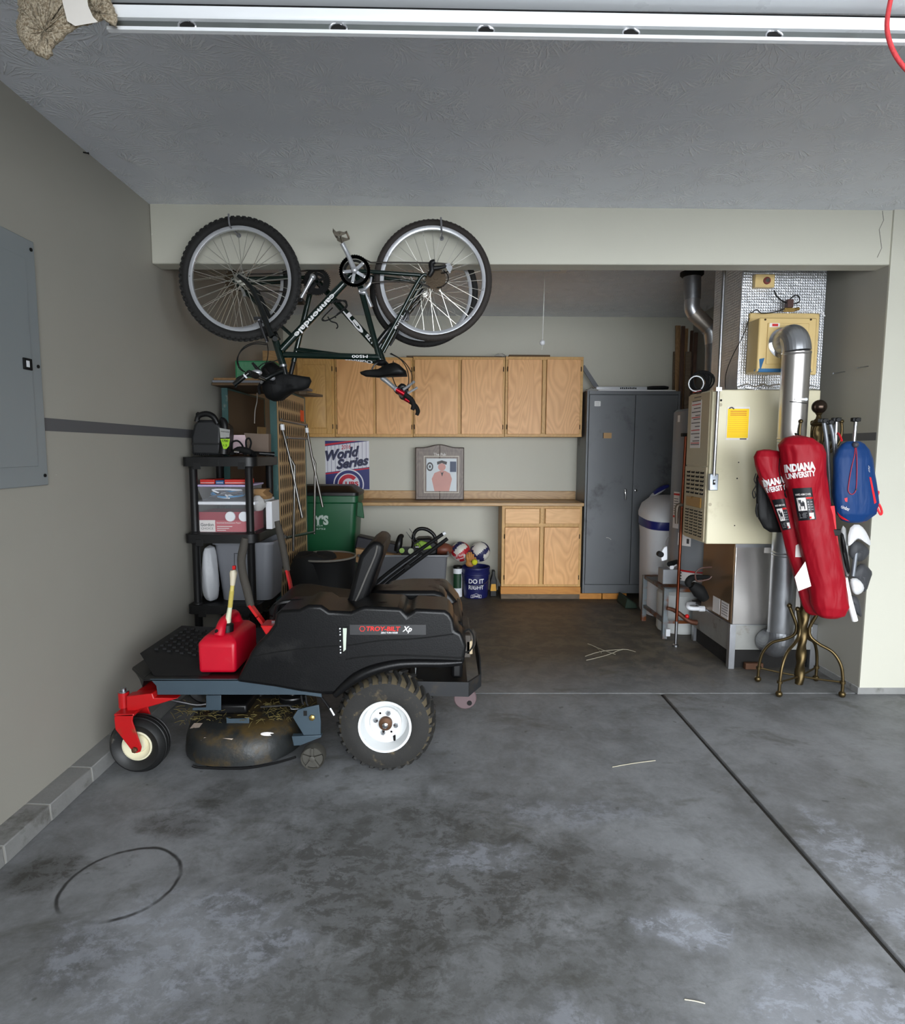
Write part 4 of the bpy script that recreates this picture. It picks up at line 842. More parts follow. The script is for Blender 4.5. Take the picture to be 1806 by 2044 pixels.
bag1 = Bag([(1584, 1598, 869), (1566, 1618, 874), (1556, 1636, 888), (1560, 1642, 905), (1566, 1643, 945), (1576, 1648, 985), (1585, 1658, 1025), (1596, 1667, 1075), (1607, 1676, 1120), (1617, 1685, 1170), (1622, 1690, 1208), (1630, 1682, 1226), (1638, 1670, 1232)], 3.36, .78)
r = thing('chair_bag', (bag1.rows[-1][1], 3.36, bag1.rows[-1][0]), 'larger front crimson carry bag lettered INDIANA UNIVERSITY hanging on the coat rack', 'bag', 'crimson chair bags on the coat rack')
bag1.mesh(CRIM).build('bag_body', None, r, sharp=180)
b = B(LET); bag1.letters(b, 'INDIANA', ((1564, 928), (1626, 921), (1628, 937), (1566, 944)), .05); bag1.letters(b, 'UNIVERSITY', ((1567, 946), (1627, 938), (1628, 950), (1570, 957)), .035); b.build('lettering', None, r, label='white university lettering')
hangtag(bag1, r, ((1581, 975), (1620, 973), (1629, 1037), (1593, 1040)))
b = B(PAPER); b.loft([[V((p.x, p.y+dy, p.z)) for p in (at(1607, 1121, Y=3.262), at(1619, 1170, Y=3.262), at(1593, 1180, Y=3.25), at(1586, 1152, Y=3.255))] for dy in (0, .002)]); b.build('care_tag', None, r)
b = B(BLKM); k1 = at(1591, 872, Y=3.40); b.tube([(cxz(hz)-.118, RY-.03, hz+.0), (k1.x+.01, 3.44, k1.z+.02), (k1.x+.01, 3.36, k1.z-.005)], .004, 6, 4); b.build('drawstring', None, r)
bag2 = Bag([(1524, 1536, 897), (1512, 1552, 900), (1507, 1562, 912), (1510, 1566, 930), (1518, 1576, 955), (1535, 1590, 990), (1551, 1602, 1030), (1562, 1610, 1062), (1575, 1622, 1115), (1588, 1634, 1160), (1601, 1646, 1208), (1608, 1642, 1222), (1616, 1632, 1227)], 3.47, .62)
r = thing('chair_bag', (bag2.rows[-1][1], 3.47, bag2.rows[-1][0]), 'narrower crimson carry bag partly hidden behind the larger one on the coat rack', 'bag', 'crimson chair bags on the coat rack')
bag2.mesh(CRIM, ph=1.7).build('bag_body', None, r, sharp=180)
b = B(LET); bag2.letters(b, 'INDIANA', ((1508, 962), (1564, 950), (1566, 964), (1512, 976)), .05); bag2.letters(b, 'UNIVERSITY', ((1512, 977), (1567, 966), (1569, 977), (1518, 987)), .035); b.build('lettering', None, r, label='white university lettering')
hangtag(bag2, r, ((1540, 998), (1566, 995), (1579, 1056), (1562, 1059)))
b = B(PAPER); bag2.patch(b, ((1588, 1089), (1597, 1083), (1602, 1112), (1587, 1112)), 4, .006); b.build('care_tag', None, r)
b = B(BLKM); b.tube([bag2.surf(1556, 915, .008), bag2.surf(1555, 940, .01), bag2.surf(1562, 970, .01), bag2.surf(1570, 993, .01), bag2.surf(1566, 985, .01), bag2.surf(1572, 965, .01)], .0025, 6, 4); b.build('drawstring', None, r)
# black backpack behind
bag3 = Bag([(1524, 1548, 930), (1514, 1566, 938), (1509, 1575, 955), (1509, 1578, 1000), (1513, 1580, 1035), (1524, 1578, 1054), (1536, 1570, 1062)], 3.575, .28)
r = thing('backpack', (bag3.rows[-1][1], 3.575, bag3.rows[-1][0]), 'black and red backpack hanging behind the two crimson bags', 'bag')
bag3.mesh(bagfabric('black_nylon', (11, 11, 12)), fold=.04).build('bag_body', None, r, sharp=180)
b = B(CRIM); bag3.patch(b, ((1510, 950), (1530, 950), (1526, 978), (1516, 965)), 3, .004); b.build('side_panel', None, r, label='dark red panel')
b = B(BLKM); P = lambda px, py: at(px, py, Y=3.52)
b.tube([P(1509, 945), P(1505, 958), P(1509, 968), P(1502, 982), P(1504, 994), P(1508, 990), P(1506, 980)], .003, 6, 4); b.build('pull_cord', None, r)
b = B(BLKM); b.tube([P(1511, 1005), P(1509, 1020), P(1512, 1032)], .005, 6, 3); b.build('buckle_strap', None, r)
# blue drawstring backpack
BLUE = bagfabric('royal_blue_nylon', (10, 54, 108)); BRED = M('bright_red_webbing', (226, 32, 44), .5)
bag4 = Bag([(1690, 1716, 881), (1681, 1724, 886), (1672, 1733, 897), (1665, 1740, 915), (1664, 1744, 950), (1664, 1749, 985), (1666, 1751, 1003), (1670, 1745, 1025), (1680, 1728, 1039), (1690, 1716, 1043)], 3.36, .48)
r = thing('backpack', (bag4.rows[-1][1], 3.36, bag4.rows[-1][0]), 'blue drawstring backpack with red trim hanging at the right of the coat rack', 'bag')
bag4.mesh(BLUE, fold=.05, ph=.6).build('bag_body', None, r, sharp=180)
S4 = lambda px, py, l=.008: bag4.surf(px, py, l)
b = B(M('dark_red_cord', (150, 34, 60), .6)); b.tube([S4(1706, 886), S4(1706, 905), S4(1699, 935), S4(1694, 965), S4(1693, 980), S4(1700, 987), S4(1708, 978), S4(1710, 950), S4(1710, 915), S4(1708, 886)], .0028, 6, 4); b.build('drawcord', None, r)
b = B(M('grey_toggle', (60, 60, 70), .5)); b.sphere(S4(1707, 888, .012), .017, 12, 8); b.sphere(S4(1709, 977, .008), .006, 8, 6); b.build('cord_lock', None, r)
b = B(BRED); bag4.patch(b, ((1735, 952), (1738.5, 953), (1749, 1003), (1745, 1006)), 5, .005); b.build('zip_flap', None, r, label='bright red zip flap')
b = B(BRED); bag4.patch(b, ((1670, 1021), (1676, 1028), (1696, 1041), (1676, 1035)), 4, .004); bag4.patch(b, ((1685, 995), (1691, 993), (1691, 1002), (1687, 1001)), 2, .005); b.build('red_trim', None, r)
q = at(1752, 1010, Y=3.34); b = B(BRED); b.tube([at(1748, 1003, Y=3.34), at(1755, 1008, Y=3.33), at(1760, 1022, Y=3.33), at(1757, 1027, Y=3.33), at(1752, 1018, Y=3.33), at(1748, 1006, Y=3.34)], .006, 8, 4); b.tube([at(1748, 981, Y=3.34), at(1753, 982, Y=3.34), at(1751, 988, Y=3.34)], .006, 8, 3); b.build('pull_loop', None, r)
b = B(LET); bag4.letters(b, 'cinder', ((1679, 1007), (1696, 1013), (1695, 1021), (1678, 1014)), .0, .005); bag4.letters(b, 'F/12', ((1733, 929), (1736, 932), (1736, 943), (1733, 941)), 0, .005); b.build('lettering', None, r)
b = B(BRED); P = lambda px, py, y=3.30: at(px, py, Y=y)
b.bar(P(1661, 1010), P(1665, 1060), .022, .004, (0, 1, 0)); b.bar(P(1665, 1060), P(1671, 1140), .026, .004, (0, 1, 0)); b.loft([[P(1672, 1137), P(1679, 1137), P(1678, 1147), P(1671, 1146)], [P(1672, 1137, 3.306), P(1679, 1137, 3.306), P(1678, 1147, 3.306), P(1671, 1146, 3.306)]])
b.build('shoulder_strap', None, r, label='bright red shoulder strap')
b = B(BRED); b.tube([P(1680, 880, 3.4), P(1675, 868, 3.44), P(1668, 862, 3.5)], .006, 6, 3); b.build('strap_end', None, r)
b = B(BRED); b.tube([P(1722, 1040, 3.36), P(1729, 1036, 3.36), P(1731, 1028, 3.36)], .008, 6, 3); b.build('strap_end', None, r)
b = B(BLKP); q = P(1668.5, 1063, 3.296); b.box(q.x-.022, q.x+.022, 3.288, 3.302, q.z-.018, q.z+.018); b.build('buckle', None, r, bevel=.004)
# folded camp chair
r = thing('camp_chair', at(1700, 1240, Y=3.45), 'folded grey and white camp chair with silver poles hanging behind the blue backpack', 'chair')
for pts, m_, rad in (([(1644, 842), (1652, 900), (1658, 1009)], 'g', .0105), ([(1656, 844), (1664, 880), (1668, 960)], 'g', .0105), ([(1669, 838), (1667, 901), (1666, 1000)], 's', .0105), ([(1708, 838), (1704, 882), (1698, 960)], 's', .0105), ([(1685, 1153), (1694, 1195), (1706, 1239)], 'w', .016), ([(1709, 1097), (1706, 1120), (1702, 1150)], 'g', .011)):
    b = B({'g': M('grey_pole', (120, 124, 130), .35, .4), 's': STEEL, 'w': WHITE}[m_]); yy = 3.475 if m_ != 'w' else 3.40
    b.tube([at(px, py, Y=yy-(.06 if py > 1090 else 0)) for px, py in pts], rad, 10, 4); b.build('pole', None, r)
for px, py in ((1643, 840), (1655, 843), (1669, 838), (1708, 838)):
    q = at(px, py, Y=3.475); b = B(BLKP); b.box(q.x-.024, q.x+.022, 3.462, 3.488, q.z-.010, q.z+.012); b.cyl((q.x, 3.455, q.z), (q.x, 3.495, q.z), .013, n=12); b.build('joint_cap', None, r, bevel=.003)
def cloth(name, pts, m_, Y, bulge=.02, lab=None):
    """a folded piece of cloth with its own thickness, hanging at depth Y"""
    cxp = sum(p[0] for p in pts)/len(pts); cyp = sum(p[1] for p in pts)/len(pts); n = len(pts)
    b = B(m_); rings = []
    for k, (s_, dy) in enumerate(((1., .012), (1., -.006), (.72, -bulge), (.35, -bulge*1.25), (.05, -bulge*1.1))): rings.append([at(cxp+(p[0]-cxp)*s_, cyp+(p[1]-cyp)*s_, Y=Y+dy+.008*math.sin(i*2.2+k)) for i, p in enumerate(pts)])
    b.loft(rings); return b.build(name, None, r, label=lab, sharp=60, sub=1)
GREYF = bagfabric('charcoal_mesh_cloth', (62, 63, 66)); WHF = bagfabric('white_cloth', (214, 214, 214)); LGF = bagfabric('light_grey_cloth', (170, 170, 170))
cloth('white_flap', [(1692, 1046), (1716, 1043), (1728, 1058), (1740, 1082), (1739, 1094), (1722, 1080), (1706, 1072), (1694, 1094), (1690, 1090)], WHF, 3.42, lab='white cloth flap')
cloth('grey_flap', [(1696, 1080), (1712, 1076), (1738, 1096), (1736, 1108), (1720, 1124), (1706, 1120), (1690, 1112)], GREYF, 3.43)
cloth('side_flap', [(1712, 1126), (1722, 1120), (1746, 1143), (1738, 1150), (1732, 1180), (1722, 1188), (1706, 1160), (1694, 1148)], GREYF, 3.44)
cloth('white_pouch', [(1692, 1153), (1710, 1150), (1726, 1168), (1726, 1180), (1712, 1190), (1702, 1186), (1696, 1172)], WHF, 3.40)
cloth('inner_fold', [(1674, 1046), (1690, 1042), (1694, 1100), (1698, 1150), (1690, 1160), (1678, 1120)], LGF, 3.46)
cloth('tail_flap', [(1698, 1186), (1718, 1190), (1722, 1238), (1716, 1230), (1700, 1222), (1690, 1190)], GREYF, 3.45)
cloth('dark_strap', [(1674, 1060), (1684, 1058), (1690, 1100), (1700, 1150), (1690, 1150), (1680, 1104)], bagfabric('black_nylon', (11, 11, 12)), 3.43)
# ---------------------------------------------------------------- riding mower
MY = 2.62
HOOD = M('black_mower_plastic', (12, 12, 13), .34, 0, .22, 5, .12, 160, spec=.3, dirt=(20, 19, 18), dirt_amt=.2)
RAIL = M('slate_frame_paint', (64, 78, 88), .4, .2, .12, 8)
MRED = M('mower_red_paint', (176, 16, 20), .35, 0, .12, 10, dirt=(96, 72, 40), dirt_amt=.2)
CREAM = M('cream_rim_paint', (226, 220, 190), .4, 0, .06, 12, dirt=(170, 160, 120), dirt_amt=.15)
RIMW = M('white_rim_paint', (214, 216, 216), .35, 0, .04, 10, dirt=(150, 148, 140), dirt_amt=.08)
TIRE = M('muddy_tire_rubber', (34, 33, 31), .8, 0, .3, 18, .3, 90, dirt=(116, 102, 76), dirt_amt=.25)
TIREC = M('smooth_tire_rubber', (22, 22, 22), .5, 0, .2, 12, dirt=(140, 136, 124), dirt_amt=.02)
DECK = M('grimy_deck_paint', (40, 42, 42), .42, .2, .3, 9, .35, 50, dirt=(78, 62, 30), dirt_amt=.8)
SEATB = M('black_vinyl', (9, 9, 10), .45, 0, .15, 6, .15, 200, spec=.22)
FOAM = M('foam_grip', (58, 54, 48), .85, 0, .15, 40, .5, 200)
GRASS = M('dry_grass_clippings', (104, 92, 48), .9, 0, .4, 60)
mo = thing('riding_mower', (-.65, 3.0, 0), 'black and red zero turn riding mower parked along the left wall', 'riding mower')
def pr(name, px, Y, depth, m_, bevel=.004, par=None, seg=2, lab=None):
    return B(m_).prism(xz(px, Y), Y, Y+depth).build(name, None, par or mo, bevel=bevel, seg=seg, label=lab)
# rear wheels
def rear_wheel(c, s_):
    R_, W_ = at(866, 1453, Y=MY-.01).x-at(768, 1453, Y=MY-.01).x, .20
    w_ = B(TIRE); MUD = M('mud_packed_tread', (92, 82, 62), .9, 0, .4, 40); y0 = c.y; prof = [(R_*.545, .0), (R_*.60, -.006), (R_*.78, -.004), (R_*.90, .006), (R_*.955, .03), (R_*.97, .07), (R_*.97, W_-.07), (R_*.955, W_-.03), (R_*.9, W_-.006), (R_*.6, W_), (R_*.54, W_-.01)]
    w_.lathe([(q, h) for q, h in prof[:4]], c, (0, s_, 0), 48, caps=False); w_.lathe([(q, h) for q, h in prof[7:]], c, (0, s_, 0), 48, caps=False); w_.use(MUD).lathe([(q, h) for q, h in prof[3:8]], c, (0, s_, 0), 48, caps=False); w_.use(TIRE)
    for k in range(30):
        a = 2*math.pi*k/30
        for sd in (0, 1):
            aa = a+(.105 if sd else 0); f0 = (lambda h: h) if not sd else (lambda h: W_-h)
            seq = [(R_*.90, .006, 0), (R_*.965, .03, 0), (R_*.985, .055, .05), (R_*.99, .10, .13)]
            w_.loft([[c+V((q2*math.cos(aa+da+dw), s_*f0(h), q2*math.sin(aa+da+dw))) for q2, dw in ((q-.012, -.045), (q-.012, .045), (q+.010, .032), (q+.010, -.032))] for q, h, da in seq])
    t = w_.build('rear_tire', None, mo, label='knobby rear tire', sharp=30)
    b = B(RIMW); b.lathe([(R_*.545, .012), (R_*.545, -.004), (R_*.50, -.004), (R_*.47, .012), (R_*.44, .05), (R_*.33, .062), (R_*.325, .045), (R_*.10, .045)], c, (0, s_, 0), 40, caps=False); b.lathe([(R_*.54, .012), (R_*.54, W_-.02), (R_*.3, W_-.03)], c, (0, s_, 0), 40, caps=False)
    rim = b.build('rear_rim', None, mo, label='white rear wheel rim')
    b = B(M('rusty_hub', (90, 62, 42), .6, .5, .2, 20)); b.lathe([(.030, .046), (.030, .026), (.022, .020), (.001, .020)], c, (0, s_, 0), 24); b.build('hub', None, rim)
    B(CHROME).lathe([(.014, .022), (.014, .010), (.008, .006), (.001, .006)], c, (0, s_, 0), 6).build('axle_nut', None, rim)
    for k in range(4):
        a = math.radians(75+90*k)
        B(STEEL).lathe([(.011, .046), (.011, .034), (.006, .028), (.001, .028)], c+V((.047*math.cos(a), 0, .047*math.sin(a))), (0, s_, 0), 6).build('lug_nut', None, rim)
    for a in (math.radians(120), math.radians(300)): B(DKHOLE).lathe([(.005, .0445), (.001, .0445)], c+V((.05*math.cos(a), 0, .05*math.sin(a))), (0, s_, 0), 10).build('hole', None, rim)
    a = math.radians(-60); B(BLKR).tube([c+V((.075*math.cos(a), s_*.05, .075*math.sin(a))), c+V((.082*math.cos(a), s_*.02, .082*math.sin(a)))], [.006, .005], 8).build('valve_stem', None, rim)
rc = at(768, 1453, Y=MY-.01); rc.z = at(866, 1453, Y=MY-.01).x-rc.x+.006
rear_wheel(rc, 1); rear_wheel(V((rc.x, 3.52, rc.z)), -1)
# front casters
def caster(c, near):
    R_ = .127; b = B(TIREC); b.lathe([(R_*.50, -.028), (R_*.60, -.044), (R_*.82, -.052), (R_*.95, -.036), (R_, -.014), (R_, .014), (R_*.95, .036), (R_*.82, .052), (R_*.6, .044), (R_*.5, .028)], c, (0, 1, 0), 44, caps=False)
    for h in (-.022, 0, .022): b.lathe([(R_*.985, h-.003), (R_*1.01, h), (R_*.985, h+.003)], c, (0, 1, 0), 44, caps=False)
    b.build('caster_tire', None, mo)
    b = B(CREAM); b.lathe([(R_*.53, .03), (R_*.53, -.034), (R_*.48, -.036), (R_*.42, -.022), (R_*.30, -.012), (R_*.26, -.026), (R_*.12, -.030), (.001, -.030)], c, (0, 1, 0), 40, caps=False); b.build('caster_rim', None, mo, label='cream painted caster rim')
    dx = c.x-cc.x; dy = c.y-cc.y
    px = [(228.5, 1431.5), (233.7, 1426), (268, 1424), (266, 1431.5), (265, 1439), (283, 1491), (281, 1500), (272.6, 1503), (265, 1499), (231, 1455)]
    o = xz(px, MY-.03); f = B(MRED)
    f.prism([(x+dx, z) for x, z in o], c.y-.075, c.y-.067); f.prism([(x+dx, z) for x, z in o], c.y+.067, c.y+.075)
    zt_ = o[2][1]; xs = [x+dx for x, z in o[:3]]; f.box(xs[0], xs[2], c.y-.075, c.y+.075, zt_-.012, zt_-.001)
    f.build('caster_fork', None, mo, bevel=.003)
    q = at(271, 1495, Y=MY-.03); B(M('rusty_bolt', (96, 66, 46), .6, .5)).lathe([(.013, .0), (.013, .010), (.006, .016), (.001, .016)], (q.x+dx, c.y-.0755, q.z), (0, -1, 0), 6).build('axle_bolt', None, mo)
    q = at(248.5, 1421, Y=MY+.04); z1 = at(248.5, 1381, Y=MY+.04).z
    B(MRED).lathe([(.022, zt_-.0005), (.023, z1)], (q.x+dx, c.y, 0), (0, 0, 1), 20).build('spindle_tube', None, mo)
    B(STEEL).lathe([(.022, z1+.0005), (.022, z1+.006), (.012, z1+.007), (.012, z1+.018), (.001, z1+.02)], (q.x+dx, c.y, 0), (0, 0, 1), 14).build('spindle_cap', None, mo)
cc = at(281, 1487, Y=MY+.04); cc.z = .128
caster(cc, 1); caster(V((cc.x+.02, 3.40, cc.z)), 0)
o = xz([(259.6, 1384), (311.5, 1378), (314, 1387), (361, 1388), (322, 1400), (261, 1417)], MY+.04)
b = B(MRED); b.prism(o, MY+.005, MY+.06); zz = [z for x, z in o]; xs = [x for x, z in o]
b.box(xs[0]+.02, xs[1], MY+.06, 3.38, min(zz)+.03, max(zz)-.01); b.build('front_axle', None, mo, bevel=.004)
# frame, platform
pr('frame_rail', [(298.5, 1356), (480, 1356), (640, 1378), (642, 1392), (606, 1387), (314, 1387), (311.5, 1369), (304, 1361)], MY+.02, .012, RAIL, .002)
B(RAIL).prism(xz([(303, 1358), (640, 1378), (642, 1390), (314, 1385)], MY+.02), 3.42, 3.44).build('frame_rail', None, mo)
zp = at(400, 1357, Y=MY+.02).z; xf = at(299, 1356, Y=MY+.02).x; xb = at(640, 1356, Y=MY+.02).x
B(BLKP).prism([(xf-.03, MY+.02), (xb, MY+.02), (xb, 3.44), (xf-.06, 3.44), (xf-.15, 3.3), (xf-.15, MY+.16)], zp-.006, zp+.002, 'z').build('floor_pan', None, mo, bevel=.002)
nose = B(BLKP); nose.loft([[(xf-.03, MY+.03, zp+.003), (xf-.155, MY+.17, zp+.003), (xf-.155, 3.29, zp+.003), (xf-.06, 3.43, zp+.003)], [(xf-.05, MY+.05, zp-.05), (xf-.12, MY+.17, zp-.06), (xf-.12, 3.29, zp-.06), (xf-.06, 3.41, zp-.05)]]); nose.build('front_nose', None, mo, bevel=.004)
b = B(M('ribbed_black_mat', (16, 16, 17), .6)); b.loft([[(xf+.0, MY+.06, zp+.003), (xf-.13, MY+.2, zp+.06), (xf-.13, 3.28, zp+.06), (xf+.0, 3.40, zp+.003)], [(xf+.24, MY+.06, zp+.003), (xf+.24, MY+.2, zp+.006), (xf+.24, 3.28, zp+.006), (xf+.24, 3.40, zp+.003)]])
for k in range(11):
    for j in range(7):
        x = xf-.09+.03*k; y = 2.88+.055*j+.02*(k % 2); z = zp+.055-(.055*k/11); b.box(x, x+.018, y, y+.012, z, z+.009)
b.build('foot_mat', None, mo)
# body fairings
fair = [(470, 1362), (484, 1334), (500, 1302), (511, 1287), (534, 1264), (546, 1247), (549, 1226), (560, 1219), (597, 1217), (614, 1208), (641, 1209), (657, 1220), (700, 1222), (716, 1214), (728, 1211), (800, 1214), (812, 1228), (822, 1221), (830, 1216), (888, 1219), (898, 1226), (905, 1238), (908, 1258), (921, 1264), (931, 1290), (925, 1330), (886, 1335), (826, 1333), (786, 1336), (742, 1346), (709, 1360), (682, 1386), (640, 1387), (600, 1382), (545, 1372)]
fo = xz(fair, MY)
fb = B(HOOD); fb.prism(fo, MY, MY+.27); hood = fb.build('side_fairing', None, mo, bevel=.028, seg=4, label='black plastic body side with red lettering')
B(HOOD).prism(xz([(470, 1362), (534, 1275), (600, 1268), (735, 1262), (745, 1234), (800, 1228), (888, 1228), (905, 1246), (921, 1266), (931, 1290), (925, 1330), (886, 1335), (742, 1346), (682, 1386), (600, 1382)], MY), 3.14, 3.42).build('side_fairing', None, mo, bevel=.028, seg=4)
# swept ridge over the wheel and crease along the side
b = B(HOOD); b.tube([at(px, py, Y=MY-.002) for px, py in ((668, 1388), (690, 1368), (712, 1352), (742, 1338), (786, 1327), (826, 1324), (880, 1324), (922, 1322))], [.014, .02, .024, .024, .022, .02, .018, .008], 12, 5); b.build('fender_lip', None, hood)
for seq, rad in (([(505, 1312), (545, 1303), (600, 1296), (668, 1290), (700, 1288), (760, 1279), (830, 1275), (905, 1266)], .0035), ([(690, 1317), (730, 1311), (800, 1308), (925, 1314)], .004)):
    b = B(M('black_crease', (10, 10, 10), .5)); b.tube([at(px, py, Y=MY-.0005) for px, py in seq], rad, 6, 5); b.build('body_crease', None, hood)
# rear engine deck between the fairings and seat pan
def prx(name, px, Y0, Y1, m_, bevel=.02, seg=3): return B(m_).prism(xz(px, (Y0+Y1)/2), Y0, Y1).build(name, None, mo, bevel=bevel, seg=seg)
prx('engine_cover', [(738, 1180), (752, 1172), (868, 1172), (884, 1176), (892, 1190), (893, 1214), (880, 1250), (740, 1250)], 2.95, 3.13, HOOD, .02)
prx('seat_pan', [(548, 1222), (560, 1212), (740, 1212), (742, 1260), (560, 1268)], 2.90, 3.12, BLKP, .01)
# seat
sb = [(552, 1214), (552, 1203), (560, 1193), (575, 1187), (600, 1187), (640, 1194), (690, 1200), (712, 1204), (732, 1202), (728, 1210), (700, 1216), (640, 1217), (560, 1218)]
B(SEATB).prism(xz(sb, 2.98), 2.84, 3.24).build('seat_cushion', None, mo, bevel=.03, seg=4)
bk = [(747, 1079), (760, 1078), (767, 1089), (766, 1104), (748, 1151), (733, 1200), (720, 1209), (700, 1209), (690, 1203), (697, 1190), (707, 1151), (719, 1107), (735, 1087)]
s_ = B(SEATB).prism(xz(bk, 2.86), 2.82, 3.22).build('seat_back', None, mo, bevel=.032, seg=4)
b = B(M('grey_piping', (90, 88, 84), .6)); b.tube([at(px, py, Y=2.817) for px, py in ((753, 1089), (748, 1110), (730, 1152), (716, 1186), (706, 1206))], .004, 6, 4); b.build('piping', None, s_)
b = B(BLKP); b.tube([at(549, 1243, Y=2.80), at(553, 1212, Y=2.80), at(566, 1203, Y=2.80), at(606, 1200, Y=2.82)], .012, 8, 4); b.build('arm_cover', None, mo)
# control levers
def lever(pts, red, Y, sx=0):
    b = B(FOAM); b.tube([at(px, py, Y=Y) for px, py in pts], [.014]+[.0185]*(len(pts)-2)+[.017], 12, 5); lv = b.build('control_lever', None, mo, label='lever with dark foam grip')
    b = B(MRED); q = [at(px, py, Y=Y) for px, py in red]
    for p0, p1 in zip(q, q[1:]): b.bar(p0, p1+(p1-p0).normalized()*.004, .012, .036, (0, 1, 0))
    b.build('lever_arm', None, lv, label='red lever arm'); return lv
lever([(489, 1074), (486, 1092), (481.5, 1118), (485, 1147), (493, 1178), (500, 1209)], [(499, 1207), (515, 1229), (529, 1248)], 2.74)
lever([(553, 1040), (558, 1062), (565, 1095), (570, 1122), (573, 1139)], [(572.5, 1137), (578, 1160), (582, 1180)], 3.30)
pr('lever_bracket', [(519, 1249), (558, 1250), (562, 1258), (557, 1268), (530, 1267)], 2.64, .10, MRED, .004)
for px, py in ((552, 1255), (554, 1265)): q = at(px, py, Y=2.638); B(CHROME).lathe([(.008, 0), (.008, .006), (.001, .008)], q, (0, -1, 0), 8).build('bolt', None, mo)
b = B(STEEL); q = at(550, 1244, Y=2.70); b.box(q.x-.012, q.x+.010, 2.68, 2.684, q.z-.02, q.z+.016); b.build('bracket_tab', None, mo)
# fuel cap, gauge, lettering
q = at(763, 1222, Y=MY+.10)
b = B(CREAM); b.lathe([(.030, 0), (.030, .008), (.026, .012), (.026, .022), (.030, .024), (.030, .032)], (q.x, MY+.10, q.z-.018), (0, 0, 1), 28); b.build('fuel_neck', None, mo)
b = B(BLKP); b.lathe([(.024, 0), (.026, .018), (.032, .02), (.033, .030), (.020, .036), (.001, .036)], (q.x, MY+.10, q.z+.014), (0, 0, 1), 28); b.build('fuel_cap', None, mo)
pr('fuel_gauge', [(673, 1252), (695, 1252), (692, 1308), (676, 1313)], MY-.003, .004, BLKM, .001)
pr('gauge_tube', [(684, 1254), (692, 1254), (690, 1297), (685, 1301)], MY-.005, .004, M('pale_green_tube', (196, 206, 190), .25), .001)
for k, py in enumerate((1255, 1261, 1267, 1279, 1291, 1297, 1303)): q = at(678.5+.2*k, py, Y=MY-.004); B(WHITEP).cyl((q.x, MY-.0045, q.z), (q.x, MY-.003, q.z), .0035 if k % 2 == 0 else .0025, n=10).build('gauge_mark', None, mo)
A = rect(698, 1247, 850, 1267, MY-.001)
b = B(M('decal_grey', (46, 46, 47), .4)).box(A[0], A[1], MY-.002, MY+.001, A[2], A[3]); b.use(M('decal_red', (214, 36, 30), .4))
q = at(723, 1255, Y=MY-.002)
for k in range(6):
    a0_, a1_ = math.pi/3*k, math.pi/3*(k+1); b.poly([(q.x+rr*math.cos(a), MY-.0026, q.z+rr*math.sin(a)) for rr, a in ((.0105, a0_), (.0135, a0_), (.0135, a1_), (.0105, a1_))])
tw = at(799, 1255, Y=MY).x-at(731, 1255, Y=MY).x; b.text('TROY-BILT', at(765, 1255, Y=MY-.0025), (1, 0, -.006), (0, 0, 1), tw, .021, .03, .15)
b.use(LET).text('Xp', at(812.5, 1257, Y=MY-.0025), (1, 0, 0), (0, 0, 1), tw*.28, .032, .025, .3); b.text('ZERO TURN RIDER', at(777, 1263, Y=MY-.0025), (1, 0, 0), (0, 0, 1), tw*.5, .0075, .02, .1)
b.build('lettering_decal', None, mo, label='dark strip lettered in red and white')
# rear engine bits and bumper
b = B(BLKP); b.box(*[at(900, 1230, Y=2.95).x, at(922, 1230, Y=2.95).x], 2.78, 3.25, at(910, 1330, Y=2.95).z, at(910, 1222, Y=2.95).z); b.build('engine_block', None, mo, bevel=.015)
b = B(M('engine_grey', (74, 68, 62), .6, .3, .3, 14)); q = at(920, 1285, Y=2.86); b.box(q.x-.02, q.x+.045, 2.80, 3.12, q.z-.05, q.z+.06); b.lathe([(.05, 0), (.05, .06), (.03, .07)], (q.x, 2.88, q.z+.02), (1, 0, 0), 20); b.build('engine_muffler', None, mo, bevel=.006)
q = at(935, 1290, Y=2.83); b = B(M('tan_capacitor', (176, 158, 128), .5)); b.box(q.x-.012, q.x+.018, 2.80, 2.84, q.z-.03, q.z+.035); b.build('starter_part', None, mo, bevel=.004)
b = B(BLKR); b.tube([at(px, py, Y=2.80) for px, py in ((926, 1262), (936, 1256), (945, 1270), (944, 1288), (936, 1300), (926, 1302))], .004, 6, 4); b.build('engine_cable', None, mo)
b = B(M('dark_bumper_steel', (40, 41, 43), .45, .4, .2, 8, dirt=(74, 64, 50), dirt_amt=.35))
o = xz([(824, 1360), (935, 1362), (935, 1391), (824, 1388)], 2.70); b.prism(o, 2.70, 2.706); xr_ = o[1][0]; z0_, z1_ = o[2][1], o[1][1]
e = at(960, 1352, Y=2.80); zt_ = at(950, 1312, Y=2.86).z
b.loft([[(xr_, 2.70, z0_), (xr_, 2.70, z1_), (xr_-.006, 2.706, z1_), (xr_-.006, 2.706, z0_)], [(e.x, 2.78, z0_+.02), (e.x, 2.78, z1_+.01), (e.x-.006, 2.785, z1_+.01), (e.x-.006, 2.785, z0_+.02)]])
b.prism([(2.78, z0_+.02), (3.36, z0_+.02), (3.36, z1_+.01), (3.28, zt_), (2.86, zt_), (2.78, z1_+.01)], e.x-.006, e.x, 'x')
b.box(o[0][0], xr_, 2.706, 3.40, z0_+.008, z0_+.014); b.box(o[0][0], xr_, 3.394, 3.40, z0_, z1_); b.build('rear_bumper', None, mo)
q = at(928, 1393, Y=2.92); b = B(M('faded_plum_plastic', (92, 74, 76), .5)); b.lathe([(.052, 0), (.056, .004), (.056, .022), (.052, .026)], (q.x, 2.90, q.z+.006), (0, 1, 0), 32); b.build('bumper_roller', None, mo)
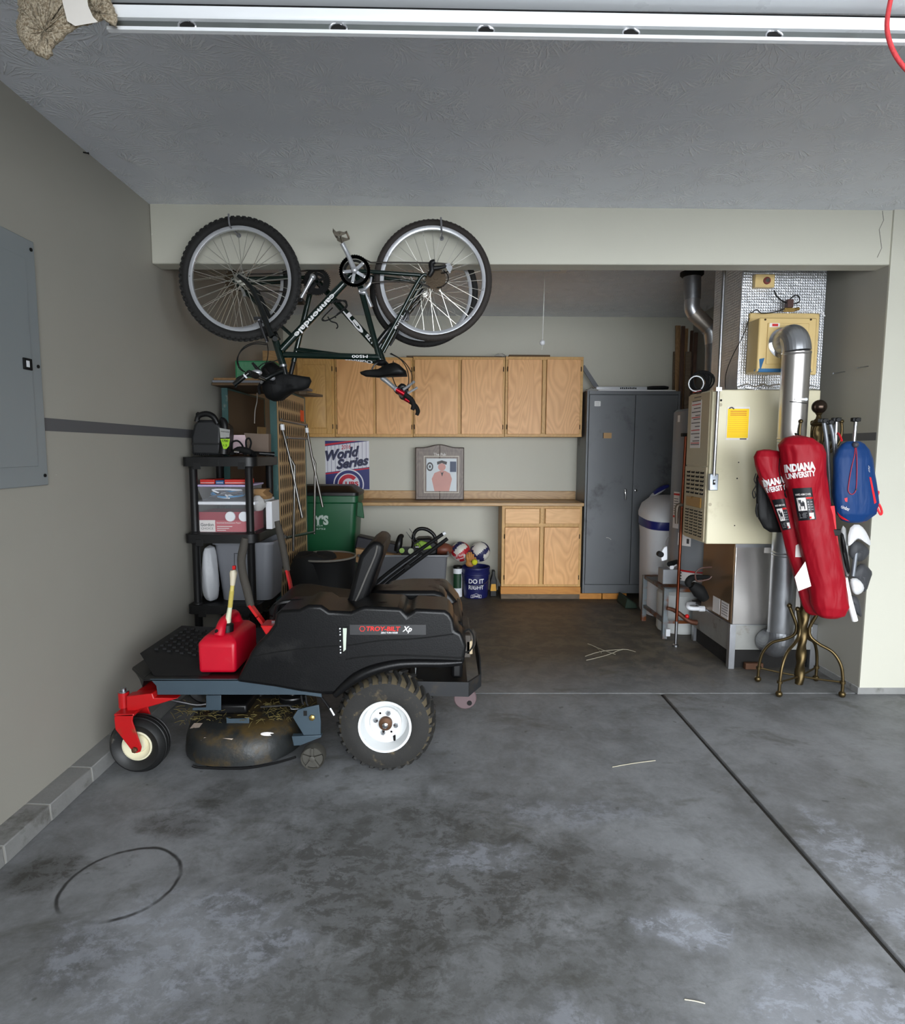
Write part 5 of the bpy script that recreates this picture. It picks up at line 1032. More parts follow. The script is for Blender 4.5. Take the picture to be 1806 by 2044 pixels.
q = at(937, 1404, Y=2.895); B(DKHOLE).lathe([(.012, 0), (.012, .004), (.001, .004)], (q.x, 2.8995, q.z), (0, -1, 0), 16).build('roller_hole', None, mo)
prx('rear_panel', [(700, 1340), (822, 1336), (826, 1390), (850, 1420), (690, 1420)], 2.84, 3.28, M('muddy_black', (38, 32, 24), .8, 0, .4, 12), .01)
# cutting deck
dx0, dx1 = at(356, 1490, Y=2.78).x, at(604, 1490, Y=2.78).x; dcx, dcy = (dx0+dx1)/2, 3.02; hw = (dx1-dx0)/2
def dring(s_, z, n=40): return [(dcx+hw*s_*math.copysign(abs(math.cos(t))**.75, math.cos(t)), dcy+.40*s_*math.copysign(abs(math.sin(t))**.8, math.sin(t)), z) for t in [2*math.pi*k/n for k in range(n)]]
b = B(DECK); b.loft([dring(.97, .04), dring(1.0, .034), dring(1.0, .06), dring(.987, .095), dring(.94, .145), dring(.84, .172), dring(.70, .182), dring(.3, .186)]); dk = b.build('mower_deck', None, mo, sharp=50)
b = B(BLKM); q0 = at(388, 1533, Y=2.72); b.tube([at(px, py, Y=2.66) for px, py in ((384, 1528), (400, 1532), (480, 1534), (545, 1524), (590, 1511))], .006, 6, 4); b.build('deck_skirt', None, dk)
b = B(BLKP); b.box(dcx-.16, dcx+.02, 2.82, 3.1, .187, .235); b.build('spindle_cover', None, mo, bevel=.01)
for s_ in (-1, 1):
    b = B(M('pulley_steel', (60, 60, 60), .35, .8)); q = (dcx+.12+s_*.10, 2.90+.14*(s_ < 0), .245); b.lathe([(.012, -.055), (.012, -.02), (.062, -.02), (.064, -.015), (.045, -.006), (.064, .004), (.062, .010), (.02, .012), (.012, .03), (.001, .03)], q, (0, 0, 1), 32); b.build('pulley', None, mo)
def tilt(name, quad, m_, Y, th=.006, bev=.002): return pr(name, quad, Y, th, m_, bev)
tilt('hanger_bracket', [(411, 1388), (441, 1388), (441, 1418), (384, 1418), (384, 1413), (411, 1412)], RAIL, 2.80)
tilt('link_bracket', [(451, 1432), (458, 1435), (490, 1434), (497, 1431), (497, 1447), (452, 1448)], RAIL, 2.74)
tilt('deck_support', [(612, 1412), (636, 1407), (640, 1440), (640, 1468), (606, 1468), (584, 1432), (594, 1417)], RAIL, 2.70, .008)
tilt('deck_support_shelf', [(582, 1470), (641, 1468), (641, 1472), (600, 1488), (586, 1489)], RAIL, 2.69, .03)
q = at(623, 1432, Y=2.697); B(M('brass_nut', (176, 150, 90), .35, .9)).lathe([(.014, 0), (.014, .008), (.007, .012), (.001, .012)], q, (0, -1, 0), 6).build('adjuster_nut', None, mo)
q = at(609, 1424, Y=2.6985); B(DKHOLE).box(q.x-.008, q.x+.008, 2.6985, 2.7, q.z-.012, q.z+.012).build('slot', None, mo)
b = B(STEEL); b.tube([at(px, py, Y=2.76) for px, py in ((320, 1394), (360, 1401), (392, 1407), (412, 1405))], .005, 8, 3); b.build('steering_rod', None, mo)
b = B(STEEL); b.tube([at(px, py, Y=2.74) for px, py in ((520, 1411), (575, 1408), (582, 1415), (600, 1414))], .004, 6, 3); b.build('idler_rod', None, mo)
b = B(BLKM); b.tube([at(640, 1390, Y=2.72), at(662, 1420, Y=2.70)], .006, 8); b.build('lift_rod', None, mo); b = B(STEEL); b.tube([at(659, 1414, Y=2.70), at(667, 1428, Y=2.69)], .008, 8); b.build('rod_end', None, mo)
for px, py in ((612, 1404), (603, 1402)):
    b = B(BLKM); b.tube([at(px-2, 1388, Y=2.72), at(px, py, Y=2.71), at(px+3, py+4, Y=2.71)], .005, 8, 2); b.build('hanger_link', None, mo)
# gauge wheel
gc = at(623, 1502, Y=2.645); R_ = .055; gc.z = R_+.003
b = B(M('grey_gauge_wheel', (66, 64, 58), .6, 0, .2, 14)); b.lathe([(R_*.86, .006), (R_*.95, -.002), (R_, .008), (R_, .045), (R_*.9, .05), (R_*.2, .05)], gc, (0, 1, 0), 32, caps=False); b.lathe([(R_*.86, .010), (.001, .010)], gc, (0, 1, 0), 32, caps=False)
for k in range(5):
    a = 2*math.pi*k/5+.3; b.bar(gc+V((.012*math.cos(a), .004, .012*math.sin(a))), gc+V((R_*.86*math.cos(a), .004, R_*.86*math.sin(a))), .010, .010, (0, 1, 0))
b.lathe([(.013, .01), (.013, -.006), (.008, -.008), (.001, -.008)], gc, (0, 1, 0), 16); b.build('gauge_wheel', None, mo)
# stickers and clippings on the deck
def ondeck(name, quad, mats):
    b = B(mats[0]); pts = [];
    for px, py in quad:
        for k in range(60):
            y = 2.62+.006*k; p = at(px, py, Y=y); s_ = max(abs((p.x-dcx)/hw)**2.67+abs((p.y-dcy)/.40)**2.5, 1e-4)**.39
            prof = [(1.0, .075), (.985, .10), (.93, .145), (.84, .172), (.70, .182), (.3, .186)]
            if s_ >= 1: zz = 0
            else:
                zz = .186
                for (a, za), (c, zb2) in zip(prof, prof[1:]):
                    if a >= s_ >= c: zz = za+(zb2-za)*(a-s_)/(a-c); break
            if p.z <= zz+.004: break
        pts.append(p+V((0, -.002, .003)))
    n = len(pts); c = sum(pts, V())/n+V((0, -.0, .002)); cv = b.v(c); vs = [b.v(p) for p in pts]
    for i in range(n): b.f([vs[i], vs[(i+1) % n], cv])
    return b.build(name, None, mo)
ondeck('warning_sticker', [(401, 1479), (408, 1473), (466, 1475), (454, 1486)], [M('dirty_sticker', (176, 160, 146), .6, 0, .3, 30, dirt=(150, 60, 50), dirt_amt=.5)])
ondeck('warning_sticker', [(379, 1455), (388, 1444), (405, 1444), (398, 1453)], [MC['dirty_sticker']])
ondeck('oval_sticker', [(534+14*math.cos(a), 1466+4*math.sin(a)) for a in [2*math.pi*k/12 for k in range(12)]], [PAPER])
b = B(GRASS); rnd = random.Random(3)
for k in range(260):
    a = rnd.uniform(0, 6.28); x = dcx+rnd.choice((-.12, .12, .2, -.2))+rnd.gauss(0, .06); y = rnd.uniform(2.72, 3.0); z = .186+rnd.uniform(0, .02)
    p = V((x, y, z)); d = V((math.cos(a), math.sin(a), rnd.uniform(-.2, .5)))*rnd.uniform(.02, .05); b.tube([p, p+d*.5+V((0, 0, .004)), p+d], .0013, 3)
b.build('grass_clippings', None, mo, kind='stuff')
# ---------------------------------------------------------------- fuel can on the mower's floor
GAS = M('red_fuel_can_plastic', (186, 8, 36), .38, 0, .12, 10, dirt=(206, 70, 80), dirt_amt=.15)
q = at(432, 1351, Y=2.70); gx0, gx1 = at(395, 1320, Y=2.70).x, at(470, 1320, Y=2.70).x; gz0 = zp+.0075; gz1 = at(432, 1281, Y=2.70).z; gy1 = 3.02
r = thing('fuel_can', ((gx0+gx1)/2, 2.85, gz0), 'red plastic fuel can with a pale spout standing on the mower floor', 'fuel can')
b = B(GAS); gm = (gx0+gx1)/2
b.loft([[(gx0, 2.70, gz0), (gx1, 2.70, gz0), (gx1, gy1, gz0), (gx0, gy1, gz0)], [(gx0, 2.70, gz1-.01), (gx1, 2.70, gz1-.01), (gx1, gy1, gz1-.01), (gx0, gy1, gz1-.01)], [(gx0+.025, 2.735, gz1+.022), (gx1-.025, 2.735, gz1+.022), (gx1-.025, gy1-.03, gz1+.022), (gx0+.025, gy1-.03, gz1+.022)]])
b.build('can_body', None, r, bevel=.016, seg=4)
b = B(GAS); b.tube([(gm, 2.74, gz1+.015), (gm+.005, 2.765, gz1+.062), (gm+.005, 2.82, gz1+.075), (gm+.005, 2.93, gz1+.07), (gm+.005, 2.97, gz1+.02)], [.026, .021, .019, .019, .026], 12, 5); b.build('can_handle', None, r)
q = at(433, 1263, Y=2.73); B(BLKP).lathe([(.011, 0), (.011, .014), (.007, .02), (.001, .02)], (q.x, 2.742, q.z), (0, -.8, .5), 14).build('vent_cap', None, r)
b = B(BLKP); s0 = at(454, 1246, Y=2.79); b.lathe([(.028, -.035), (.028, .0), (.016, .008)], s0, (.05, 0, 1), 20); b.build('spout_collar', None, r)
b = B(M('spout_clear', (206, 206, 178), .4)); s1 = at(459, 1212, Y=2.79); b.tube([s0+V((0, 0, .004)), s1], [.014, .010], 14); b.build('spout_base', None, r)
b = B(M('spout_yellow', (196, 180, 96), .45)); s2 = at(464, 1168, Y=2.79); d = (s2-s1)
b.lathe([(.0095+(.002 if k % 2 else 0)*(1 if k < 40 else 0), d.length*k/54) for k in range(55)], s1, d, 14); b.build('ribbed_spout', None, r)
b = B(M('spout_tip', (206, 196, 172), .45)); s3 = at(466, 1143, Y=2.79); b.tube([s2, (s2+s3)/2, s3, s3+V((-.002, 0, .012))], [.011, .014, .018, .012], 14); b.build('spout_tip', None, r)
b = B(RED); q = at(467, 1134, Y=2.79); b.box(q.x-.006, q.x+.008, 2.782, 2.798, q.z-.006, q.z+.012); b.build('spout_plug', None, r, bevel=.002)
# ---------------------------------------------------------------- bicycles hung upside down
GREENB = M('dark_green_frame_paint', (8, 30, 24), .18, .25, .15, 6, coat=.6)
BLKB = M('black_frame_paint', (10, 14, 14), .2, .1, .1, 6, coat=.6)
ALU = M('brushed_aluminium', (200, 202, 206), .3, .6, .06, 20)
SPOKE = M('spoke_steel', (190, 188, 180), .3, .9)
BTIRE = M('bike_tire_rubber', (26, 25, 24), .75, 0, .25, 26, .3, 120)
BTIREW = M('worn_tire_rubber', (44, 38, 34), .75, 0, .25, 26, .2, 120)
def wheel(bk, name, c, R_, knob, tm, dim=.0):
    tr = .026 if knob else .020; rimr = R_-2*tr+.004
    b = B(tm); b.tube([c+V(((R_-tr)*math.cos(a), 0, (R_-tr)*math.sin(a))) for a in [2*math.pi*k/64 for k in range(64)]], tr, 12, closed=True)
    if knob:
        for k in range(66):
            for j, (dy, rr) in enumerate(((-.019, R_-.012), (-.007, R_-.002), (.007, R_-.002), (.019, R_-.012))):
                a = 2*math.pi*(k+.5*(j % 2))/66; e = V((math.cos(a), 0, math.sin(a))); t = V((-e.z, 0, e.x)); p = c+e*rr+V((0, dy, 0))
                b.loft([[p+t*(sx*.009)+V((0, sy*.0055, 0))+e*h for sx, sy in ((-1, -1), (1, -1), (1, 1), (-1, 1))] for h in (-.006, .005)])
    else:
        for s_ in (-1, 1):
            for k in range(80):
                a = 2*math.pi*k/80; e = V((math.cos(a), 0, math.sin(a))); p = c+e*(R_-.006)+V((0, s_*.012, 0)); t = V((-e.z, 0, e.x)); b.bar(p-t*.006, p+t*.004+V((0, s_*.004, -0)), .004, .006, e)
    w_ = b.build(name, None, bk, sharp=40)
    b = B(ALU); b.lathe([(rimr+.004, -.012), (rimr-.004, -.013), (rimr-.018, -.009), (rimr-.020, 0), (rimr-.018, .009), (rimr-.004, .013), (rimr+.004, .012), (rimr+.004, -.012)], c, (0, 1, 0), 72, caps=False); b.build('rim', None, w_)
    b = B(SPOKE); hr = .022
    for k in range(32):
        s_ = 1 if k % 2 else -1; a = 2*math.pi*k/32+.02; ah = a+(1.15 if (k//2) % 2 else -1.15)
        b.tube([c+V((hr*math.cos(ah), s_*.03, hr*math.sin(ah))), c+V(((rimr-.018)*math.cos(a), s_*.003, (rimr-.018)*math.sin(a)))], .0017, 4)
    b.lathe([(.006, -.055), (.012, -.045), (.014, -.034), (.024, -.032), (.024, -.027), (.012, -.024), (.012, .024), (.024, .027), (.024, .032), (.014, .034), (.012, .045), (.006, .055)], c, (0, 1, 0), 20)
    b.build('spokes', None, w_); return w_
def sprocket(b, c, R_, n, y0, th=.003):
    pts = [(c.x+(R_+(.003 if k % 2 else -.003))*math.cos(math.pi*k/n), c.z+(R_+(.003 if k % 2 else -.003))*math.sin(math.pi*k/n)) for k in range(2*n)]
    b.prism(pts, y0, y0+th)
def tubes(bk, name, m_, Y, segs, n=14, par=None):
    b = B(m_)
    for pts, rr, dy in segs: b.tube([at(px, py, Y=Y)+V((0, dy, 0)) for px, py in pts], rr, n, 4 if len(pts) > 2 else 0)
    return b.build(name, None, par or bk)
# --- nearer bicycle, heading left
Y = 3.41; Pn = lambda px, py, dy=0.: at(px, py, Y=Y+dy)
bk = thing('bicycle', at(660, 800, Y=Y), 'dark green bicycle with knobby front tire hung upside down in front of the beam', 'bicycle', 'bicycles hung upside down by the beam')
cF, cR = Pn(480, 558), Pn(864, 561)
RF = Pn(600, 558).x-cF.x; RR = Pn(982, 561).x-cR.x
wheel(bk, 'front_wheel', cF, RF, True, BTIRE); wheel(bk, 'rear_wheel', cR, RR, False, BTIREW)
tubes(bk, 'frame', GREENB, Y, [([(703, 548), (562, 698)], .021, 0), ([(566, 708), (757, 713)], .0165, 0), ([(711, 543), (758, 718)], .0155, 0), ([(548, 673), (566, 733)], .0195, 0),
    ([(763, 700), (800, 632), (838, 562), (852, 555)], .0095, -.055), ([(763, 700), (800, 632), (842, 560), (858, 558)], .0095, .055), ([(716, 546), (760, 549), (846, 555)], .0105, -.05), ([(716, 546), (760, 549), (846, 560)], .0105, .05), ([(700, 542), (716, 542)], .024, 0)], 16)
tubes(bk, 'fork', BLKB, Y, [([(549, 676), (543, 664), (530, 628), (508, 580), (482, 556)], [.018, .0165, .0145, .0125, .010], -.056), ([(549, 676), (543, 664), (530, 628), (508, 580), (482, 560)], [.018, .0165, .0145, .0125, .010], .056)], 14)
b = B(BLKB); b.tube([Pn(549, 676, -.062), Pn(549, 674, -.03), Pn(549, 674, .03), Pn(549, 676, .062)], [.014, .019, .019, .014], 12, 3); b.build('fork_crown', None, bk)
# lettering on the frame
b = B(LET); a_, c_ = Pn(667, 589, -.0225), Pn(590, 671, -.0225); rt = (c_-a_); up_ = V((-rt.z, 0, rt.x)) ; up_ = V((0, -1, 0)).cross(rt)
b.text('cannondale', (a_+c_)/2, rt, up_, rt.length*1.0, .030, .02); b.build('brand_lettering', None, bk)
b = B(LET); b.text('M500', Pn(718, 711.5, -.018), (-1, 0, 0), (0, 0, -1), .085, .015, .015); b.build('model_lettering', None, bk)
b = B(LET); a_, c_ = Pn(803, 630, -.066), Pn(788, 657, -.066); rt = c_-a_; b.text('pong', (a_+c_)/2, rt, V((0, -1, 0)).cross(rt), rt.length, .011, .01); b.build('stay_lettering', None, bk)
# crankset
bb = Pn(708, 541, -.06); b = B(M('black_chainring', (34, 34, 34), .35, .6)); Rr = Pn(738, 541).x-Pn(708, 541).x
b.lathe([(Rr, -.0015), (Rr-.018, -.0015), (Rr-.018, .0015), (Rr, .0015)], bb, (0, 1, 0), 40, caps=False); sp = [(bb.x+(Rr+(.004 if k % 2 else 0))*math.cos(math.pi*k/42), bb.z+(Rr+(.004 if k % 2 else 0))*math.sin(math.pi*k/42)) for k in range(84)]
b.loft([[(x, bb.y-.0015, z) for x, z in sp], [(x, bb.y+.0015, z) for x, z in sp]], caps=False)
for k in range(84):
    q = [sp[k], sp[(k+1) % 84]]
    for yy in (-.0015, .0015): b.poly([(q[0][0], bb.y+yy, q[0][1]), (q[1][0], bb.y+yy, q[1][1]), (bb.x+(q[1][0]-bb.x)*.8, bb.y+yy, bb.z+(q[1][1]-bb.z)*.8), (bb.x+(q[0][0]-bb.x)*.8, bb.y+yy, bb.z+(q[0][1]-bb.z)*.8)])
b.lathe([(Rr*.76, .006), (Rr*.6, .006), (Rr*.6, .010), (Rr*.76, .010), (Rr*.76, .006)], bb, (0, 1, 0), 36, caps=False)
ch = b.build('chainring', None, bk)
b = B(ALU)
for k in range(5): a = math.radians(114+72*k); b.bar(bb+V((0, -.004, 0)), bb+V((Rr*.78*math.cos(a), -.002, Rr*.78*math.sin(a))), .016, .006, (0, 1, 0))
b.build('crank_spider', None, ch)
for k in range(5): a = math.radians(114+72*k); B(CHROME).lathe([(.005, 0), (.005, .004), (.001, .005)], bb+V((Rr*.74*math.cos(a), -.004, Rr*.74*math.sin(a))), (0, -1, 0), 10).build('chainring_bolt', None, ch)
b = B(ALU); pe = Pn(683, 486, -.085); b.tube([bb+V((0, -.012, 0)), Pn(694, 508, -.078), pe], [.016, .011, .013], 12, 4); b.sphere(bb+V((0, -.014, 0)), .019, 14, 8); b.build('crank_arm', None, bk)
b = B(ALU); b.tube([bb+V((0, .12, 0)), bb+V((.07, .135, -.155))], [.015, .012], 12); b.build('crank_arm', None, bk)
b = B(M('pedal_metal', (150, 142, 128), .35, .9)); q = Pn(681, 471, -.13); b.cyl(pe, q+V((0, -.05, 0)), .006)
for s_ in (-.045, .045): b.loft([[q+V((x, s_, z)) for x, z in ((-.036, .012+.012), (-.03, -.008), (-.01, -.018), (.012, -.010), (.034, -.002), (.036, .010), (.02, .004), (.0, .010), (-.018, .006))], [q+V((x, s_+.004, z)) for x, z in ((-.036, .024), (-.03, -.008), (-.01, -.018), (.012, -.010), (.034, -.002), (.036, .010), (.02, .004), (.0, .010), (-.018, .006))]])
for x, z in ((-.033, .01), (.034, .004)): b.bar(q+V((x, -.045, z)), q+V((x, .045, z)), .006, .012)
b.build('pedal', None, bk)
# drivetrain at the rear
ca = Pn(872, 556, -.045); b = B(M('cassette_steel', (92, 80, 66), .35, .9))
for k in range(6): sprocket(b, V((ca.x-.006, 0, ca.z)), .026+.0058*k, 12+2*k, ca.y-.014+.005*k, .0018)
b.lathe([(.012, -.022), (.012, .02)], V((ca.x-.006, ca.y, ca.z)), (0, 1, 0), 16); b.build('cassette', None, bk)
b = B(M('chain_steel', (58, 54, 50), .5, .8))
for pts in ([(716, 512), (740, 524), (800, 524), (868, 525), (893, 527)], [(728, 566), (770, 562), (835, 563), (858, 574)]): b.tube([Pn(px, py, -.055) for px, py in pts], .0042, 6)
b.tube([Pn(893, 527, -.055), Pn(898, 534, -.055), Pn(892, 543, -.055), Pn(880, 545, -.05)], .0042, 6, 4); b.build('chain', None, bk)
b = B(BLKP); b.tube([Pn(856, 551, -.07), Pn(862, 540, -.075), Pn(861, 526, -.075), Pn(868, 522, -.075)], [.012, .015, .016, .012], 10, 4); b.tube([Pn(862, 536, -.075), Pn(878, 534, -.07), Pn(893, 531, -.06)], [.013, .010, .006], 10, 4); b.cyl(Pn(895, 533, -.062), Pn(895, 533, -.048), .012); b.build('rear_derailleur', None, bk)
b = B(ALU); b.prism(xz([(889, 527), (897, 525), (903, 534), (898, 546), (893, 540), (890, 534)], Y-.066), Y-.068, Y-.064); b.build('derailleur_cage', None, bk)
b = B(BLKR); b.tube([Pn(885, 540, -.07), Pn(893, 548, -.07), Pn(894, 560, -.07), Pn(884, 571, -.065), Pn(872, 574, -.06)], .0028, 6, 4); b.build('shift_cable', None, bk)
b = B(ALU); b.tube([Pn(741, 553, -.05), Pn(738, 566, -.055), Pn(728, 577, -.05), Pn(718, 580, -.03)], [.005, .008, .009, .010], 8, 4); b.cyl(Pn(716, 581, -.028), Pn(728, 584, -.02), .013); b.build('front_derailleur', None, bk)
# brakes, saddle, stem and bars
for name, pts in (('front_brake', [(517, 640), (524, 660), (532, 682)]), ('rear_brake', [(806, 640), (812, 628), (809, 618)])):
    b = B(M('brake_alloy', (70, 70, 72), .35, .8)); b.tube([Pn(px, py, -.062) for px, py in pts], [.008, .007, .005], 8, 3); q = pts[0]; b.box(Pn(*q, -.06).x-.028, Pn(*q, -.06).x+.028, Y-.06, Y-.045, Pn(*q).z-.008, Pn(*q).z+.008); b.tube([Pn(px+3, py, .062) for px, py in pts], [.008, .007, .005], 8, 3)
    for dy in (-1, 1): b.cyl(Pn(*pts[0], dy*.064), Pn(*pts[0], dy*.03), .007)
    b.bar(Pn(*pts[2], -.062), Pn(*pts[2], .062), .006, .006); b.build(name, None, bk)
sad = [(719, 743), (730, 739.5), (755, 737), (773, 728), (788, 725), (798, 730), (810, 741), (812, 750), (784, 751.5), (755, 753.5), (730, 751.5), (721, 747)]
b = B(M('saddle_black', (9, 9, 10), .5, 0, .1, spec=.3)); o = xz(sad, Y); cx_ = sum(x for x, z in o)/len(o); cz_ = sum(z for x, z in o)/len(o)
def sadw(x, w0, w1): t = (x-o[0][0])/(o[6][0]-o[0][0]); return w0+(w1-w0)*max(0, min(1, (t-.35)/.5))**1.3
b.loft([[(cx_+(x-cx_)*s_, Y+k*sadw(x, .022, .075), cz_+(z-cz_)*s_) for x, z in o] for k, s_ in ((-1.0, .72), (-.92, .9), (-.6, 1), (0, 1.02), (.6, 1), (.92, .9), (1, .72))]); b.build('saddle', None, bk, sharp=80)
b = B(CHROME); b.tube([Pn(758, 716), Pn(763, 728)], .0135, 14); b.build('seat_post', None, bk)
b = B(M('saddle_underside', (40, 40, 42), .3, .7)); b.tube([Pn(742, 737, -.03), Pn(750, 726, -.025), Pn(768, 722, -.025), Pn(776, 729, -.03)], .0045, 8, 4); b.tube([Pn(742, 737, .03), Pn(750, 726, .025), Pn(768, 722, .025), Pn(776, 729, .03)], .0045, 8, 4); b.sphere(Pn(760, 724), (.035, .035, .018), 12, 8); b.build('saddle_clamp', None, bk)
b = B(BLKB); b.tube([Pn(566, 731), Pn(569, 743), Pn(570, 748)], .0145, 12); b.tube([Pn(566, 740), Pn(545, 748), Pn(529, 757)], [.016, .013, .016], 12, 3); b.build('stem', None, bk)
b = B(STEEL); b.lathe([(.0205, 0), (.0205, .012)], Pn(565, 728), Pn(568, 745)-Pn(565, 728), 16); b.build('headset', None, bk)
hb = Pn(528, 757); b = B(BLKB); b.tube([hb+V((0, -.27, 0)), hb+V((0, 0, 0)), hb+V((0, .27, 0))], .0125, 12); b.build('handlebar', None, bk)
for s_ in (-1, 1):
    B(BLKR).cyl(hb+V((0, s_*.15, 0)), hb+V((0, s_*.262, 0)), .0165, n=14).build('grip', None, bk)
    e = hb+V((0, s_*.268, 0)); b = B(BLKB); b.tube([e, e+V((-.035, s_*.004, -.028)), e+V((-.075, s_*.004, -.058))], .0125, 12, 3); be = b.build('bar_end', None, bk); B(WHITEP).lathe([(.0135, 0), (.0135, .008)], e+V((-.014, s_*.002, -.012)), (-.035, 0, -.028), 14).build('white_ring', None, be)
    l = hb+V((-.005, s_*.125, .012)); b = B(ALU); b.sphere(l+V((0, 0, .008)), (.03, .022, .016), 14, 8); b.tube([l, l+V((-.035, 0, .0)), l+V((-.06, s_*.03, -.016))], [.012, .009, .007], 8, 3); lv = b.build('brake_lever', None, bk); b = B(BLKP); b.tube([l+V((-.058, s_*.03, -.014)), l+V((-.082, s_*.06, -.035)), l+V((-.085, s_*.08, -.075))], [.009, .009, .007], 8, 3); b.build('lever_blade', None, lv)
    b = B(BLKP); b.tube([hb+V((.012, s_*.11, .02)), hb+V((-.012, s_*.11, .05)), hb+V((-.03, s_*.11, .072))], [.011, .009, .006], 8, 3); b.build('shifter', None, bk)
b = B(BLKR)
for pts in ([(532, 685), (512, 683), (488, 692), (475, 712), (478, 732), (492, 744), (510, 747)], [(533, 686), (535, 702), (532, 722), (520, 738)], [(560, 716), (545, 722), (525, 726), (512, 738)], [(532, 688), (505, 687), (482, 700), (473, 720), (480, 738), (500, 746)]):
    b.tube([Pn(px, py, -.05-.012*i) for i, (px, py) in enumerate(pts)], .0026, 6, 5)
b.build('cables', None, bk)
b = B(BLKM)
for s_ in (-.03, .03): b.tube([Pn(660, 606, s_), Pn(676, 599, s_), Pn(690, 604, s_), Pn(691, 614, s_), Pn(668, 632, s_), Pn(650, 640, s_), Pn(643, 636, s_), Pn(664, 614, s_)], .0035, 6, 4)
for q in ((690, 606), (645, 638), (668, 632)): b.tube([Pn(*q, -.03), Pn(q[0]+2, q[1]+2, 0), Pn(*q, .03)], .0035, 6, 3)
b.tube([Pn(654, 632, -.02), Pn(660, 641, -.02), Pn(671, 645, -.02), Pn(674, 652, -.02), Pn(671, 656, -.02)], .0035, 6, 4); b.build('bottle_cage', None, bk)
# --- farther bicycle, heading right, behind the beam
Y = 3.72; Pf = lambda px, py, dy=0.: at(px, py, Y=Y+dy)
bk = thing('bicycle', at(650, 825, Y=Y), 'dark green bicycle with red bar ends hung upside down behind the beam', 'bicycle', 'bicycles hung upside down by the beam')
cR, cF = Pf(470, 561), Pf(846, 583); R_ = Pf(954, 583).x-cF.x
wheel(bk, 'rear_wheel', cR, R_, False, BTIRE); wheel(bk, 'front_wheel', cF, R_, False, BTIRE)
tubes(bk, 'frame', GREENB, Y, [([(630, 558), (752, 693)], .019, 0), ([(588, 698), (690, 712), (757, 722)], .017, 0), ([(626, 556), (586, 722)], .0155, 0), ([(752, 688), (768, 732)], .0195, 0),
    ([(470, 562), (530, 622), (594, 680)], .009, -.055), ([(470, 562), (530, 622), (594, 680)], .009, .055), ([(470, 561), (620, 558)], .0105, -.045), ([(470, 561), (620, 558)], .0105, .045), ([(618, 556), (634, 556)], .024, 0)], 16)
tubes(bk, 'fork', BLKB, Y, [([(754, 692), (772, 668), (806, 628), (846, 583)], [.018, .017, .016, .012], -.058), ([(754, 692), (772, 668), (806, 628), (846, 583)], [.018, .017, .016, .012], .058)])
b = B(BLKB); b.tube([Pf(758, 690, -.062), Pf(757, 690, 0), Pf(758, 690, .062)], [.015, .02, .015], 12, 3); b.build('fork_crown', None, bk)
b = B(LET); a_, c_ = Pf(687, 618, -.0205), Pf(724, 664, -.0205); rt = (a_-c_); up_ = V((0, -1, 0)).cross(rt); b.text('GT', (a_+c_)/2, rt, up_, rt.length, .030, .06); a_, c_ = Pf(731, 668, -.0205), Pf(744, 684, -.0205); b.text('LTS', (a_+c_)/2, a_-c_, up_, rt.length*.36, .022, .05); b.build('brand_lettering', None, bk)
b = B(LET); b.text('Outpost', Pf(716, 719.5, -.0185), V((-1, 0, .1)), V((-.1, 0, -1)), .165, .022, .03); b.build('model_lettering', None, bk)
bb = Pf(632, 562, -.06); b = B(MC['black_chainring']); Rr = Pf(657, 562).x-Pf(632, 562).x
b.lathe([(Rr+.002, -.0015), (Rr-.02, -.0015), (Rr-.02, .0015), (Rr+.002, .0015), (Rr+.002, -.0015)], bb, (0, 1, 0), 44, caps=False); b.lathe([(Rr*.72, .006), (Rr*.5, .006), (Rr*.5, .010), (Rr*.72, .010), (Rr*.72, .006)], bb, (0, 1, 0), 36, caps=False)
for k in range(44): a = 2*math.pi*k/44; e = V((math.cos(a), 0, math.sin(a))); b.bar(bb+e*(Rr-.001), bb+e*(Rr+.007), .004, .003, (0, 1, 0))
for k in range(5): a = 2*math.pi*k/5+.4; e = V((math.cos(a), 0, math.sin(a))); b.bar(bb+e*.01, bb+e*(Rr-.01), .014, .005, (0, 1, 0))
b.build('chainring', None, bk)
b = B(ALU); p0, p1 = Pf(624, 553, -.085), Pf(600, 596, -.09); b.tube([p0, (p0+p1)/2, p1], [.015, .010, .012], 12, 3); b.sphere(p0, .018, 14, 8); b.build('crank_arm', None, bk)
b = B(BLKP); q = Pf(597, 602, -.13); b.box(q.x-.035, q.x+.03, q.y-.045, q.y+.035, q.z-.012, q.z+.012); b.build('pedal', None, bk, bevel=.006)
b = B(MC['chain_steel']); b.tube([Pf(630, 538, -.055), Pf(560, 546, -.055), Pf(470, 548, -.055)], .004, 6); b.tube([Pf(632, 586, -.055), Pf(560, 582, -.055), Pf(475, 580, -.055)], .004, 6); b.build('chain', None, bk)
b = B(MC['cassette_steel'])
for k in range(6): sprocket(b, cR, .024+.006*k, 12+2*k, Y-.05+.004*k, .0018)
b.build('cassette', None, bk)
b = B(ALU); b.tube([Pf(488, 592, -.075), Pf(486, 582, -.07), Pf(478, 572, -.06)], [.010, .007, .006], 8, 3); b.build('rear_derailleur', None, bk)
sad = [(531, 738), (542, 727), (549, 724.5), (558, 732), (578, 744), (586, 750), (607, 753), (621, 755), (624.5, 763), (619, 776), (607, 780.5), (593, 782), (579, 790), (565, 800), (552, 802), (540, 797), (533, 783), (530, 762)]
o = xz(sad, Y); cx_ = sum(x for x, z in o)/len(o); cz_ = sum(z for x, z in o)/len(o); xl_ = o[17][0]; xr_ = o[8][0]
b = B(bagfabric('black_saddle_cloth', (7, 7, 8), .7))
def sw(x): t = (x-xl_)/(xr_-xl_); return .105 if t < .45 else .105-.07*min(1, (t-.45)/.35)
